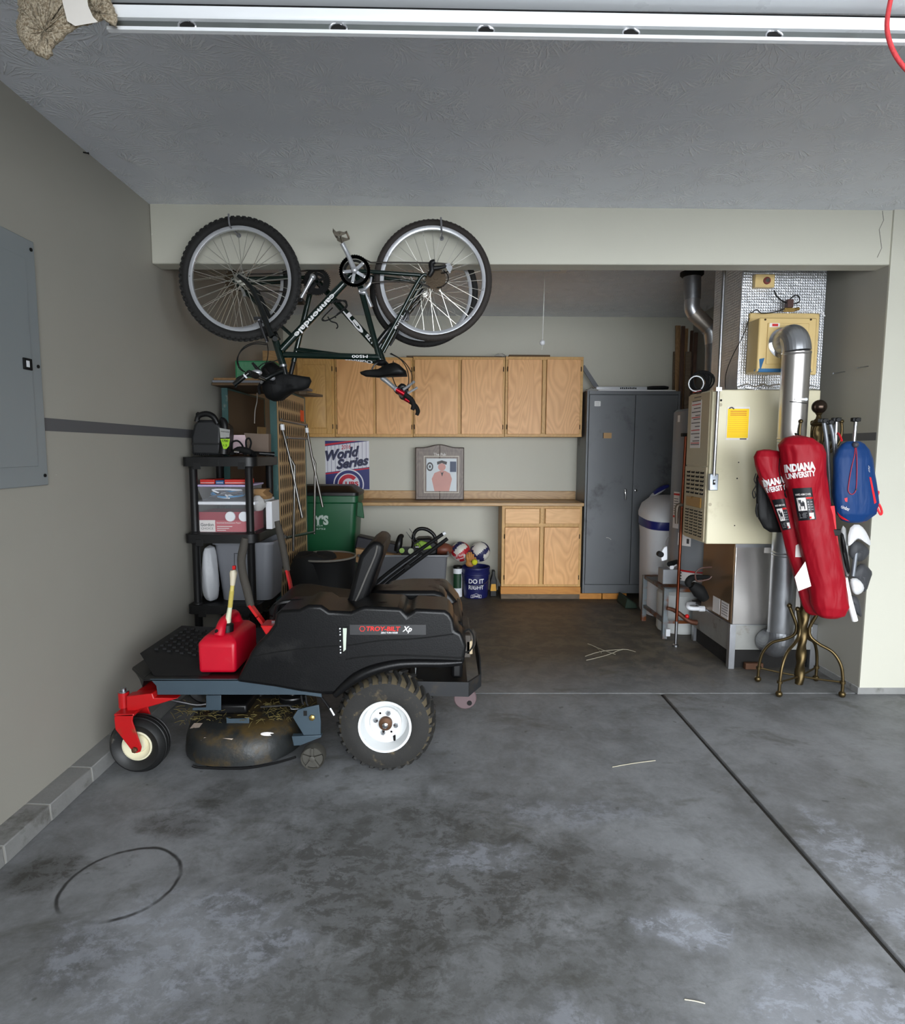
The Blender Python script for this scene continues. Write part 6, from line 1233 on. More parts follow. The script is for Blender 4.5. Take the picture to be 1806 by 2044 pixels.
b.loft([[(cx_+(x-cx_)*s_, Y-.05+k*sw(x), cz_+(z-cz_)*s_) for x, z in o] for k, s_ in ((-1.05, .4), (-1.0, .62), (-.85, .85), (-.5, .98), (0, 1.02), (.5, .98), (.85, .85), (1, .62), (1.05, .4))]); b.build('saddle', None, bk, sharp=80, label='thick black saddle with cloth cover')
b = B(BLKP); b.tube([Pf(586, 722), Pf(580, 748)], .0135, 12); b.build('seat_post', None, bk)
b = B(ALU); b.tube([Pf(767, 730), Pf(765, 748), Pf(763, 758)], .014, 12); b.tube([Pf(763, 754), Pf(780, 768), Pf(797, 782)], [.016, .013, .017], 12, 3); b.build('stem', None, bk)
hb = Pf(798, 786); b = B(M('grey_bar', (96, 98, 104), .4, .6)); b.tube([hb+V((0, -.27, 0)), hb, hb+V((0, .27, 0))], .0125, 12); b.build('handlebar', None, bk)
for s_ in (-1, 1):
    e = hb+V((0, s_*.262, 0)); b = B(M('anodized_red', (180, 24, 44), .3, .7)); b.tube([e, e+V((.045, 0, -.026))], .0135, 12); be = b.build('bar_end', None, bk, label='red anodized bar end'); b = B(BLKR); b.tube([e+V((.044, 0, -.025)), e+V((.08, 0, -.052)), e+V((.096, 0, -.085)), e+V((.088, 0, -.112))], [.0135, .014, .014, .011], 12, 4); b.build('bar_end_grip', None, be)
    B(BLKR).cyl(hb+V((0, s_*.14, 0)), hb+V((0, s_*.25, 0)), .0165, n=14).build('grip', None, bk)
    l = hb+V((.01, s_*.12, .012)); b = B(BLKP); b.tube([l+V((-.01, 0, .0)), l+V((.012, 0, .02)), l+V((.03, 0, .012))], [.014, .018, .012], 10, 3); b.build('shifter', None, bk); b = B(ALU); b.tube([l+V((.02, s_*.02, .0)), l+V((.05, s_*.03, .018)), l+V((.085, s_*.05, .042))], [.008, .007, .008], 8, 3); b.build('brake_lever', None, bk)
b = B(BLKR)
for pts in ([(778, 706), (800, 718), (813, 740), (815, 765), (805, 780)], [(780, 705), (806, 722), (821, 745), (820, 768), (808, 782)], [(785, 720), (782, 745), (790, 770), (798, 780)]): b.tube([Pf(px, py, -.06) for px, py in pts], .0028, 6, 5)
b.build('cables', None, bk)
b = B(BLKP)
for s_ in (-.03, .03): b.tube([Pf(672, 603, s_), Pf(689, 600, s_), Pf(690, 612, s_), Pf(672, 628, s_)], .004, 6, 4)
b.tube([Pf(690, 612, -.03), Pf(690, 612, .03)], .004, 6); b.tube([Pf(672, 603, -.03), Pf(672, 603, .03)], .004, 6); b.build('bottle_cage', None, bk)
b = B(BLKP)
for s_ in (-.06, .06): b.tube([Pf(795, 655, s_), Pf(786, 676, s_), Pf(778, 690, s_)], [.010, .008, .006], 8, 3); b.cyl(Pf(795, 655, s_), Pf(800, 640, s_*.5), .008)
b.build('front_brake', None, bk)
# hooks screwed into the beam
HOOKM = M('grey_vinyl_hook', (120, 120, 124), .5)
for (px, py0, py1), c, yy, RR_, lb in (((463, 431, 456), None, 3.41, RF, 'grey vinyl hook holding the knobby front wheel on the beam'), ((881, 438, 462), None, 3.41, RR, 'grey vinyl hook holding the smooth rear wheel on the beam')):
    z0, z1 = at(px, py1, Y=yy).z, at(px, py0-1, Y=yy-.03).z; x = at(px, py1, Y=yy).x
    b = B(HOOKM); b.tube([(x, YB-.002, z0), (x, yy+.03, z0-.001), (x, yy-.02, z0-.001), (x, yy-.040, z0+.008), (x-.001, yy-.043, (z0+z1)/2), (x-.003, yy-.038, z1+.004)], .0048, 8, 4); b.lathe([(.012, 0), (.012, .004)], (x, YB-.0045, z0), (0, 1, 0), 14); b.build('bike_hook', label=lb, cat='hook', group='bicycle hooks on the beam')
# ---------------------------------------------------------------- black plastic shelving by the left wall
SY0, SX0, SX1, SD = 3.74, -1.605, -1.160, .52
zt1 = at(440, 912, Y=SY0).z; zt2 = at(440, 1066, Y=SY0).z; zt3 = at(440, 1208, Y=SY0).z; zt4 = zt3-(zt2-zt3)-.02
tz = [zt1, zt2, zt3, max(.10, zt4)]
SH = M('black_shelf_plastic', (12, 12, 13), .42, 0, .15, 6, spec=.4)
r = thing('plastic_shelf_unit', ((SX0+SX1)/2, SY0+SD/2, 0), 'black plastic shelving unit with round posts against the left wall', 'shelf')
def plan(ins=0.):
    x0, x1, y0, y1 = SX0+ins, SX1-ins, SY0+ins, SY0+SD-ins; p = []
    for cx_, cy_, a0, rr in ((x1-.06, y0+.06, -90, .06), (x1-.03, y1-.03, 0, .03), (x0+.03, y1-.03, 90, .03), (x0+.03, y0+.03, 180, .03)): p += [(cx_+rr*math.cos(math.radians(a0+90*k/6)), cy_+rr*math.sin(math.radians(a0+90*k/6))) for k in range(7)]
    return p
for z in tz:
    b = B(SH); b.prism(plan(), z-.058, z-.002, 'z'); b.prism(plan(.02), z-.004, z, 'z')
    for k in range(3): b.box(SX0+.10+.12*k, SX0+.104+.12*k, SY0-.002, SY0, z-.055, z-.022)
    for k in (.07, .34): b.box(SX0+k, SX0+k+.045, SY0-.004, SY0, z-.075, z-.034)
    b.build('shelf_board', None, r, bevel=.003)
zz = tz+[0]
for x in (SX0+.055, SX1-.05):
    for y in (SY0+.035, SY0+SD-.045):
        for a, c in zip(zz, zz[1:]):
            if c == 0: B(SH).lathe([(.028, .002), (.028, .012), (.024, .014), (.024, a-.06)], (x, y, 0), (0, 0, 1), 20).build('post', None, r)
            else: B(SH).lathe([(.030, c+.0), (.026, c+.012), (.024, c+.014), (.024, a-.07), (.028, a-.06)], (x, y, 0), (0, 0, 1), 20).build('post', None, r)
# on the top tier
z = zt1+.002; Y = SY0+.09
r = thing('pressure_washer', (-1.43, Y+.1, z), 'black power washer with grey and lime green label on the shelf top', 'power washer')
W = lambda px, py, y=Y: at(px, py, Y=y)
GRAPH = M('graphite_plastic', (24, 25, 27), .5, 0, .12)
pts = [(382, 909), (380, 872), (386, 848), (392, 838), (426, 838), (441, 850), (441, 909)]
o = xz(pts, Y); o = [(x, max(zz_, z)) for x, zz_ in o]; B(GRAPH).prism(o, Y, Y+.24).build('housing', None, r, bevel=.018, seg=3)
b = B(BLKP); q0, q1 = W(384, 886), W(440, 886); b.box(q0.x-.004, q1.x+.004, Y-.004, Y+.002, q0.z-.006, q0.z+.006); b.build('seam_band', None, r)
b = B(BLKP); b.tube([W(392, 842), W(397, 830), W(412, 826), W(426, 832), W(434, 846)], [.014, .016, .018, .018, .014], 12, 5); b.tube([W(395, 840), W(394, 826), W(398, 826)], [.012, .010, .008], 10, 3); b.build('carry_handle', None, r)
b = B(BLKP); b.tube([W(446, 906), W(449, 862), W(447, 842), W(440, 836)], [.03, .026, .02, .014], 12, 4); b.build('side_column', None, r)
yl = Y-.036; o = xz([(438, 854), (459, 858), (458, 873), (440, 874)], yl); b = B(M('label_grey', (150, 150, 146), .5)); b.prism(o, yl-.002, yl); b.use(BLKM).text('greenworks', at(449, 862, Y=yl-.0025), (1, 0, -.1), (.1, 0, 1), .052, .010, .02); b.build('brand_label', None, r)
o = xz([(440, 876), (459, 876), (457, 890), (452, 896), (446, 896)], yl); b = B(M('lime_label', (150, 196, 30), .5)); b.prism(o, yl-.002, yl); b.use(BLKM).text('1700', at(449.5, 880, Y=yl-.0025), (1, 0, 0), (0, 0, 1), .038, .014, .02); b.text('1.2', at(449.5, 889, Y=yl-.0025), (1, 0, 0), (0, 0, 1), .024, .012, .02); b.build('spec_label', None, r, label='lime green specification label')
b = B(BLKM)
for k in range(8): q = W(388+4*k, 903); b.box(q.x-.003, q.x+.003, Y-.002, Y+.001, z+.004, z+.022)
b.build('vent_slots', None, r)
b = B(M('pink_paper', (216, 190, 196), .7)); o = xz([(463, 868), (485, 868), (491, 886), (489, 906), (463, 906)], Y+.2); b.loft([[(x, Y+.2+(zz_-z)*.25, max(z, zz_)) for x, zz_ in o], [(x, Y+.203+(zz_-z)*.25, max(z, zz_)) for x, zz_ in o]]); b.build('paper_sheet', label='pinkish paper standing behind the power washer on the shelf top', cat='paper')
b = B(M('taupe_cardboard', (112, 96, 84), .7)); o = xz([(487, 864), (520, 866), (536, 866), (536, 909), (490, 909)], Y+.30); b.prism([(x, max(z, q)) for x, q in o], Y+.30, Y+.36); b.build('cardboard_box', label='flat taupe cardboard box at the back of the shelf top', cat='box', bevel=.002)
b = B(BLKR); b.tube([W(464, 907, Y+.12), W(462, 885, Y+.12), W(474, 880, Y+.12), W(484, 890, Y+.12), W(486, 905, Y+.1), W(492, 905, Y+.1), W(491, 880, Y+.12), W(497, 875, Y+.12), W(501, 884, Y+.12), W(498, 900, Y+.1), W(506, 907, Y+.1)], .006, 8, 5)
b.tube([W(460, 907, Y+.06), W(475, 898, Y+.06), W(492, 900, Y+.06), W(508, 906, Y+.06)], [.012, .02, .022, .012], 10, 4); b.build('power_cord', label='black power cord heaped in the middle of the shelf top', cat='cord')
b = B(BLKP); b.tube([W(500, 906, Y+.05), W(515, 905, Y+.08), W(535, 906, Y+.1), W(546, 907, Y+.12)], [.02, .013, .012, .018], 10, 4); b.tube([W(515, 905, Y+.08), W(508, 909, Y+.04)], [.012, .014], 10); b.build('spray_gun', label='black spray gun lying at the right edge of the shelf top', cat='spray gun')
b = B(CHROME); b.cyl(W(468, 902, Y+.02), W(478, 903, Y+.02), .010); b.build('hose_fitting', label='small chrome hose fitting in front of the black cord on the shelf', cat='fitting')
# on the second tier
z = zt2+.002; Y = SY0+.045
CLEAR = M('clear_bin_plastic', (220, 222, 226), .15, 0, .02, trans=.0, alpha=.13); LILAC = M('lilac_lid', (190, 176, 214), .4); MAROON = M('maroon_print', (150, 30, 50), .5)
x0, x1 = at(391, 1035, Y=Y).x, at(507, 1035, Y=Y).x; zl = at(440, 1008, Y=Y).z
r = thing('storage_bin', ((x0+x1)/2, Y+.2, z), 'clear storage bin with white lid and maroon printed front on the shelf', 'storage bin')
b = B(CLEAR); b.loft([[(x0+.01, Y+.004, z), (x1-.01, Y+.004, z), (x1-.01, Y+.40, z), (x0+.01, Y+.40, z)], [(x0, Y, zl), (x1, Y, zl), (x1, Y+.41, zl), (x0, Y+.41, zl)]], caps=False); b.poly([(x0+.01, Y+.004, z), (x1-.01, Y+.004, z), (x1-.01, Y+.40, z), (x0+.01, Y+.40, z)]); b.build('bin_body', None, r)
xa = at(375, 1006, Y=Y).x; B(WHITEP).box(max(xa, SX0+.03), x1+.012, Y-.012, Y+.42, zl+.001, zl+.022).build('lid', None, r, bevel=.006)
r2 = thing('printed_carton', ((x0+x1)/2, Y+.1, z+.003), 'maroon printed paper carton inside the clear white-lidded bin', 'carton')
b = B(MAROON).box(x0+.016, x1-.016, Y+.010, Y+.25, z+.003, zl-.045); b.use(M('rose_print', (186, 78, 88), .5)).box(x0+.018, x1-.018, Y+.0085, Y+.0101, z+.005, z+.075); b.use(PAPER).box(x0+.018, x0+.115, Y+.0065, Y+.0086, z+.005, z+.078)
b.use(INKG).text('Gordon', (x0+.066, Y+.006, z+.050), (1, 0, 0), (0, 0, 1), .080, .020, .02); b.text('CHOICE', (x0+.066, Y+.006, z+.026), (1, 0, 0), (0, 0, 1), .076, .013, .0)
b.use(PAPER).text('Interfold Delicatessen Paper', (x0+.20, Y+.008, z+.060), (1, 0, 0), (0, 0, 1), .15, .012, .01)
for k in range(3): b.box(x0+.126, x0+.22-.02*k, Y+.0075, Y+.0086, z+.036-.012*k, z+.040-.012*k)
b.build('carton_body', None, r2)
for px, lb in ((460, 'left of two'), (487, 'right of two')):
    q = at(px, 1031, Y=Y+.004); b = B(WHITEP); b.lathe([(.030, .012), (.032, .004), (.028, .0), (.001, .0)], (q.x, Y+.006, q.z), (0, -1, 0), 24); b.build('jar', label='round white-topped jar inside the clear bin, '+lb, cat='jar')
# lilac lidded bin above
x0b, x1b = at(398, 988, Y=Y).x, at(493, 988, Y=Y).x; zb_ = zl+.024; zt_ = at(440, 972, Y=Y).z
r = thing('storage_bin', ((x0b+x1b)/2, Y+.15, zb_), 'smaller clear bin with lilac lid full of cables on top of the white lid', 'storage bin')
b = B(CLEAR); b.loft([[(x0b+.015, Y+.01, zb_), (x1b-.01, Y+.01, zb_), (x1b-.01, Y+.30, zb_), (x0b+.015, Y+.30, zb_)], [(x0b-.01, Y, zt_), (x1b, Y, zt_), (x1b, Y+.31, zt_), (x0b-.01, Y+.31, zt_)]], caps=False); b.poly([(x0b+.015, Y+.01, zb_+.001), (x1b-.01, Y+.01, zb_+.001), (x1b-.01, Y+.30, zb_+.001), (x0b+.015, Y+.30, zb_+.001)]); b.build('bin_body', None, r)
B(LILAC).box(x0b-.018, x1b+.01, Y-.010, Y+.32, zt_+.001, zt_+.014).build('lid', None, r, bevel=.005)
rnd = random.Random(5)
for nm, m_, lb in (('white', WHITEP, 'white cable coiled inside the lilac-lidded bin'), ('blue', M('blue_cable', (70, 140, 190), .5), 'blue cable bundle inside the lilac-lidded bin'), ('grey', M('grey_cable', (90, 92, 100), .5), 'dark grey cable inside the lilac-lidded bin')):
    b = B(m_); pts = [(rnd.uniform(x0b+.05, x1b-.05), Y+rnd.uniform(.03, .1), zb_+rnd.uniform(.015, zt_-zb_-.02)) for _ in range(9)]; b.tube(pts, .0055, 6, 6); b.build('cable', label=lb, cat='cable')
for k, (a, c, m_, lb) in enumerate(((398, 428, M('book_red', (190, 40, 30), .6), 'red book lying on the lilac lid, left of three'), (429, 446, M('book_blue', (50, 90, 140), .6), 'small blue box on the lilac lid between two red ones'), (447, 490, MC['book_red'], 'longer red box lying on the lilac lid, right of three'))):
    p0, p1 = at(a, 965, Y=Y+.02), at(c, 965, Y=Y+.02); b = B(m_).box(p0.x, p1.x-.003, Y+.03, Y+.2, zt_+.016, at(440, 959 if k != 1 else 961, Y=Y).z+.004); b.use(PAPER).box(p0.x+.003, p1.x-.006, Y+.0285, Y+.031, zt_+.022, zt_+.026); b.build('book' if k != 1 else 'small_box', label=lb, cat='book' if k != 1 else 'box', bevel=.002)
b = B(M('kraft_paper_bag', (150, 116, 76), .8, 0, .15, 12, .6, 30)); c = at(518, 986, Y=Y+.25); b.loft([[(c.x+sx*.06*w_+.02*math.sin(k*2+sx), c.y+sy*.07*w_, c.z-.03+k*.022) for sx, sy in ((-1, -1), (0, -1.25), (1, -1), (1.2, 0), (1, 1), (0, 1.1), (-1, 1), (-1.1, 0))] for k, w_ in enumerate((.8, 1.05, 1., .8))]); b.build('paper_bag', label='crumpled brown paper bag at the right of the white-lidded bin', cat='bag')
zb3 = zt2+.002; b = B(WHITEP); p0, p1 = at(508, 1040, Y=SY0+.22), at(528, 1040, Y=SY0+.22); b.box(-1.168, max(p1.x, -1.128), SY0+.22, SY0+.4, zb3, at(515, 1001, Y=SY0+.22).z); b.build('white_box', label='plain white box standing on the shelf right of the clear bins', cat='box', bevel=.004)
b = B(M('grey_rag', (170, 168, 166), .8, 0, .2, 20, .5, 40)); c = at(515, 1005, Y=SY0+.14); b.loft([[(c.x+.045*w_*math.cos(a)*(1+.2*math.sin(3*a+k)), c.y+.045*w_*math.sin(a), c.z-.045+k*.024) for a in [2*math.pi*j/14 for j in range(14)]] for k, w_ in enumerate((.5, .9, 1, .8, .3))]); b.build('rag', label='crumpled grey rag hanging over the right side of the clear bins', cat='rag')
# third tier: grey tub and plastic bag
z = zt3+.002; Y = SY0+.10
x0, x1 = at(424, 1090, Y=Y).x, at(552, 1090, Y=Y+.12).x; xb0, xb1 = at(439, 1185, Y=Y).x, at(538, 1185, Y=Y).x; x1 = min(x1, SX1+.06); ztop = zt2-.062
GTUB = M('grey_tub_plastic', (112, 114, 120), .5, 0, .06)
r = thing('grey_tub', ((x0+x1)/2, Y+.17, z), 'large grey plastic tub on the third tier of the black shelving', 'tub')
def rr_(a, c, y0, y1, zz_, rad=.05): return [(cx_+rad*math.cos(math.radians(t0+90*k/5)), cy_+rad*math.sin(math.radians(t0+90*k/5)), zz_) for cx_, cy_, t0 in ((c-rad, y0+rad, -90), (c-rad, y1-rad, 0), (a+rad, y1-rad, 90), (a+rad, y0+rad, 180)) for k in range(6)]
b = B(GTUB); b.loft([rr_(xb0, xb1, Y+.02, Y+.32, z), rr_(x0, x1, Y, Y+.35, ztop-.012), rr_(x0+.006, x1-.006, Y+.006, Y+.344, ztop-.012), rr_(xb0+.006, xb1-.006, Y+.026, Y+.314, z+.01)]); b.build('tub_body', None, r)
b = B(GTUB); b.loft([rr_(x0-.012, x1+.012, Y-.012, Y+.362, ztop-.02), rr_(x0-.012, x1+.012, Y-.012, Y+.362, ztop-.004), rr_(x0+.001, x1-.001, Y+.001, Y+.349, ztop-.004), rr_(x0+.001, x1-.001, Y+.001, Y+.349, ztop-.02), rr_(x0-.012, x1+.012, Y-.012, Y+.362, ztop-.02)], caps=False); b.build('rim', None, r)
q0, q1 = at(466, 1106, Y=Y), at(498, 1106, Y=Y); b = B(M('dark_grey_line', (56, 58, 62), .5)); b.tube([(q0.x, Y+.011, q0.z-.10), (q0.x+.004, Y+.005, q0.z-.005), (q0.x+.012, Y+.004, q0.z+.003), (q1.x-.01, Y+.004, q1.z+.003), (q1.x, Y+.005, q1.z-.005), (q1.x+.003, Y+.011, q1.z-.10)], .003, 6, 2); b.build('moulded_handle', None, r)
b = B(M('white_plastic_bag', (176, 178, 182), .35, 0, .06, 8, .8, 20)); c = at(416, 1130, Y=SY0+.055); zs = [z+.002, z+.03, z+.10, z+.2, z+.28, ztop-.02]
b.loft([[(c.x+dx+wx*math.cos(a)*(1+.12*math.sin(3*a+k*1.7)+.28*mnoise.noise(V((math.cos(a)*2, math.sin(a)*2, k*1.3)))), SY0+.105+.05*math.sin(a)*(1+.15*math.sin(4*a+k)), zz_) for a in [2*math.pi*j/24 for j in range(24)]] for k, (zz_, wx, dx) in enumerate(zip(zs, (.026, .045, .052, .052, .042, .028), (-.002, -.008, -.012, -.014, -.012, -.006)))]); b.build('plastic_bag', label='white plastic bag stuffed between the grey tub and the wall on the shelf', cat='bag', sub=1)
# ---------------------------------------------------------------- folded table tennis table
TEAL = M('teal_edge_paint', (44, 78, 76), .5, 0, .15, 14, dirt=(150, 150, 140), dirt_amt=.15); TANL = M('tan_lattice_board', (196, 164, 120), .6, 0, .1, 8)
XA, XB, YA, YB2 = -1.535, -1.195, 4.36, 5.25
r = thing('folding_table', ((XA+XB)/2, 4.8, 0), 'folded table with teal edges, tan slotted underside and steel legs, standing on end', 'table')
zr = at(552, 780, Y=YA).z; zrf = at(611, 787, Y=YB2).z; zt5 = (zr+zrf)/2
def panel(x, th, z0, z1, mat):
    p = B(mat).box(x-th, x, YA+.012, YB2-.012, z0+.012, z1-.012).build('table_half', None, r)
    b = B(TEAL); b.box(x-th-.008, x+.004, YA, YA+.012, z0, z1); b.box(x-th-.008, x+.004, YB2-.012, YB2, z0, z1); b.box(x-th-.008, x+.004, YA+.012, YB2-.012, z1-.012, z1); b.box(x-th-.008, x+.004, YA+.012, YB2-.012, z0, z0+.012); b.build('edge_frame', None, p); return p
p1 = panel(XB, .035, .22, zt5, TANL); p2 = panel(XA, .03, .22, zt5-.01, DKCARD)
b = B(M('slot_shadow_brown', (30, 22, 14), .9)); rows, cols = 16, 14
for i in range(rows):
    for j in range(cols):
        y = YA+.05+(YB2-YA-.10)*(j+.5)/cols; zc_ = .27+(zt5-.05-.27)*(i+.5)/rows; h_ = (zt5-.3)/rows*.40; w2 = .014
        b.poly([(XB+.0012, y-w2*.4, zc_-h_), (XB+.0012, y+w2*.4, zc_-h_), (XB+.0012, y+w2, zc_-h_*.5), (XB+.0012, y+w2, zc_+h_*.5), (XB+.0012, y+w2*.4, zc_+h_), (XB+.0012, y-w2*.4, zc_+h_), (XB+.0012, y-w2, zc_+h_*.5), (XB+.0012, y-w2, zc_-h_*.5)])
b.build('slot_pattern', None, p1)
LEG = M('chromed_leg_tube', (104, 102, 98), .3, .9, .1)
N_ = lambda px, py: at(px, py, Y=4.42); F_ = lambda px, py: at(px, py, Y=5.18)
def fx_(p, mn=XB+.018): return V((max(p.x, mn), p.y, p.z))
for pts, fn_ in (([(561, 846), (577, 910), (603, 1033)], N_), ([(611, 848), (622, 910), (644, 1012)], F_)):
    b = B(LEG); b.tube([fx_(fn_(*q)) for q in pts], .011, 10); lg = b.build('leg', None, r)
    q = fx_(fn_(*((563, 853) if fn_ is N_ else (612, 859)))); b = B(WHITEP); b.cyl(q+V((0, 0, .02)), q-V((-.004, 0, .02)), .0155, n=12); b.build('white_sleeve', None, lg)
for pts, fn_ in (([(578, 912), (588, 930), (587, 1010), (585, 1100)], N_), ([(621, 908), (629, 925), (628, 1000), (627, 1066)], F_)):
    b = B(LEG); b.tube([fx_(fn_(*q)) for q in pts], .010, 10); b.build('folding_strut', None, r)
for (a, c) in (((558, 838), (612, 848)), ((573, 873), (613, 875)), ((572, 1073), (626, 1062))):
    b = B(LEG); b.tube([fx_(N_(*a)), fx_(F_(*c))], .011, 10); b.build('cross_bar', None, r)
q = at(604, 830, Y=5.12); B(M('orange_sticker', (250, 90, 30), .6)).box(XB+.0014, XB+.003, 5.08, 5.2, q.z-.045, q.z+.045).build('orange_sticker', None, r, label='orange sticker')
b = B(STEEL); b.tube([(XA-.02, 4.5, .21), (XA-.02, 4.5, .09), (XB, 4.5, .09), (XB, 4.5, .21)], .014, 10); b.tube([(XA-.02, 5.1, .21), (XA-.02, 5.1, .09), (XB, 5.1, .09), (XB, 5.1, .21)], .014, 10); b.tube([((XA+XB)/2, 4.5, .09), ((XA+XB)/2, 5.1, .09)], .014, 10); b.build('undercarriage', None, r)
for x in (XA, XB):
    for y in (4.5, 5.1): B(BLKR).lathe([(.036, -.012), (.036, .012)], (x, y, .038), (1, 0, 0), 20).build('castor', None, r)
b = B(M('white_cord', (206, 200, 190), .6)); xq = XA+.012; b.tube([at(513, 782, X=xq+.05), at(513, 800, X=xq+.03), at(509, 820, X=xq+.01), at(508, 845, X=xq+.01)], .004, 6, 4); b.build('cord', None, r)
A0, A1 = at(511, 842, X=XA+.004), at(513, 868, X=XA+.004); b = B(M('cream_card', (206, 184, 132), .7)); o_ = [at(514, 852, X=XA+.004), at(531, 853, X=XA+.004), at(530, 870, X=XA+.004), at(514, 867, X=XA+.004)]; b.prism([(q.y, q.z) for q in o_], XA+.002, XA+.006, 'x'); b.use(DKCARD); b.build('card_patch', None, p2)
# boards and green crate lying on the table's top edges
zb_ = zt5+.002
for k, (a, c, lb) in enumerate((((433, 771), (560, 771), 'lowest board lying across the folded table, under two others'), ((430, 765), (590, 766), 'middle board of the stack across the folded table'), ((427, 758), (540, 764), 'topmost tan board of the stack across the folded table'))):
    p0, p1 = at(*a, Y=4.40), at(*c, Y=4.40); z0 = zb_+.020*k
    B([DKCARD, M('grey_sheet', (120, 122, 128), .6), RAWWOOD][k]).box(max(p0.x, XL+.006), p1.x, 4.30+.03*k, 4.95, z0, z0+.018).build('board', label=lb, cat='board', group='boards on the folded table', bevel=.003)
z0 = zb_+.062; p0, p1 = at(470, 740, Y=4.5), at(546, 740, Y=4.5); hh = at(500, 720, Y=4.5).z
GCR = M('green_plastic_sheet', (36, 124, 76), .5, 0, .08, 14)
r = thing('green_crate', ((p0.x+p1.x)/2, 4.6, z0), 'green perforated plastic crate on the boards above the folded table', 'crate')
b = B(GCR); b.box(p0.x, p1.x, 4.5, 4.506, z0, hh); b.box(p0.x, p1.x, 4.75, 4.756, z0, hh); b.box(p0.x, p0.x+.006, 4.506, 4.75, z0, hh); b.box(p1.x-.006, p1.x, 4.506, 4.75, z0, hh); b.box(p0.x+.006, p1.x-.006, 4.506, 4.75, z0, z0+.005); b.build('crate_body', None, r)
b = B(M('pale_green_dot', (176, 214, 190), .6)); nx, nz = 26, 13
for i in range(nx):
    for j in range(nz):
        x = p0.x+.012+(p1.x-p0.x-.02)*i/nx; zq_ = z0+.012+(hh-z0-.02)*j/nz; b.poly([(x, 4.4992, zq_), (x+.004, 4.4992, zq_), (x+.004, 4.4992, zq_+.004), (x, 4.4992, zq_+.004)])
b.build('perforations', None, r)
p0, p1 = at(524, 715, Y=5.2), at(566, 715, Y=5.2); B(PINE).box(p0.x, p1.x, 5.2, 5.215, zb_, at(545, 700, Y=5.2).z).build('board', label='light wooden board standing behind the green crate on the folded table', cat='board', bevel=.003)
b = B(GREYWOOD); p0, p1 = at(575, 772, Y=4.9), at(622, 789, Y=5.15); b.loft([[(XB-.06, 4.96, zb_+.001), (XB+.08, 4.96, zb_+.001), (XB+.16, 5.22, zb_+.001), (XB-.02, 5.22, zb_+.001)], [(XB-.06, 4.96, zb_+.02), (XB+.08, 4.96, zb_+.02), (XB+.16, 5.22, zb_+.02), (XB-.02, 5.22, zb_+.02)]]); b.build('board', label='grey offcut board on the far top corner of the folded table', cat='board')
# ---------------------------------------------------------------- wheeled bin
BGR = M('bin_green_plastic', (18, 82, 48), .4, 0, .08, 5)
BY, bx1 = 5.38, at(713, 1010, Y=5.38).x; bx0 = bx1-.56; zl_ = at(680, 990, Y=BY).z
r = thing('wheeled_bin', ((bx0+bx1)/2, BY+.2, 0), 'green wheeled rubbish bin with black lid in front of the worktop', 'bin')
def br(a, c, y0, y1, zz_): return rr_(a, c, y0, y1, zz_, .05)
b = B(BGR); b.loft([br(bx0+.05, bx1-.07, BY+.05, BY+.36, .06), br(bx0+.03, bx1-.045, BY+.02, BY+.38, .50), br(bx0+.028, bx1-.03, BY+.004, BY+.38, .58), br(bx0+.005, bx1-.006, BY, BY+.40, zl_-.065), br(bx0-.006, bx1+.008, BY-.012, BY+.41, zl_-.06), br(bx0-.006, bx1+.008, BY-.012, BY+.41, zl_)]); b.build('bin_body', None, r, bevel=.004)
b = B(BLKP); b.loft([br(bx0-.012, bx1+.012, BY-.02, BY+.42, zl_+.001), br(bx0-.012, bx1+.012, BY-.02, BY+.42, zl_+.03), br(bx0+.04, bx1-.06, BY+.05, BY+.36, zl_+.085)]); b.build('lid', None, r, bevel=.006)
b = B(BGR); q = at(721, 1012, Y=BY+.05); b.loft([[(bx1+.0, BY+.0, zl_-.05), (bx1+.0, BY+.03, zl_-.05), (bx1-.01, BY+.03, zl_-.18), (bx1-.01, BY, zl_-.18)], [(q.x+.015, BY+.0, zl_-.06), (q.x+.015, BY+.03, zl_-.06), (q.x+.03, BY+.03, zl_-.20), (q.x+.03, BY, zl_-.20)]]); b.build('side_handle', None, r, bevel=.006)
for x in (bx0+.06, bx1-.1): B(BLKR).lathe([(.10, -.02), (.10, .02)], (x, BY+.36, .102), (1, 0, 0), 28).build('wheel', None, r)
b = B(M('bin_letter', (176, 190, 180), .5)); q = at(641, 1038, Y=BY-.004); hh = .075; b.text("Y'S", q+V((0, -.006, 0)), (1, 0, 0), (0, 0, 1), .13, .088, .05); b.text('024', at(638, 1049, Y=BY)+V((.0, -.004, 0)), (1, 0, 0), (0, 0, 1), .055, .013, .01); b.text('-6752', at(638, 1055.5, Y=BY)+V((.005, -.003, 0)), (1, 0, 0), (0, 0, 1), .095, .014, .01); b.build('lettering', None, r, label='pale lettering on the bin front')
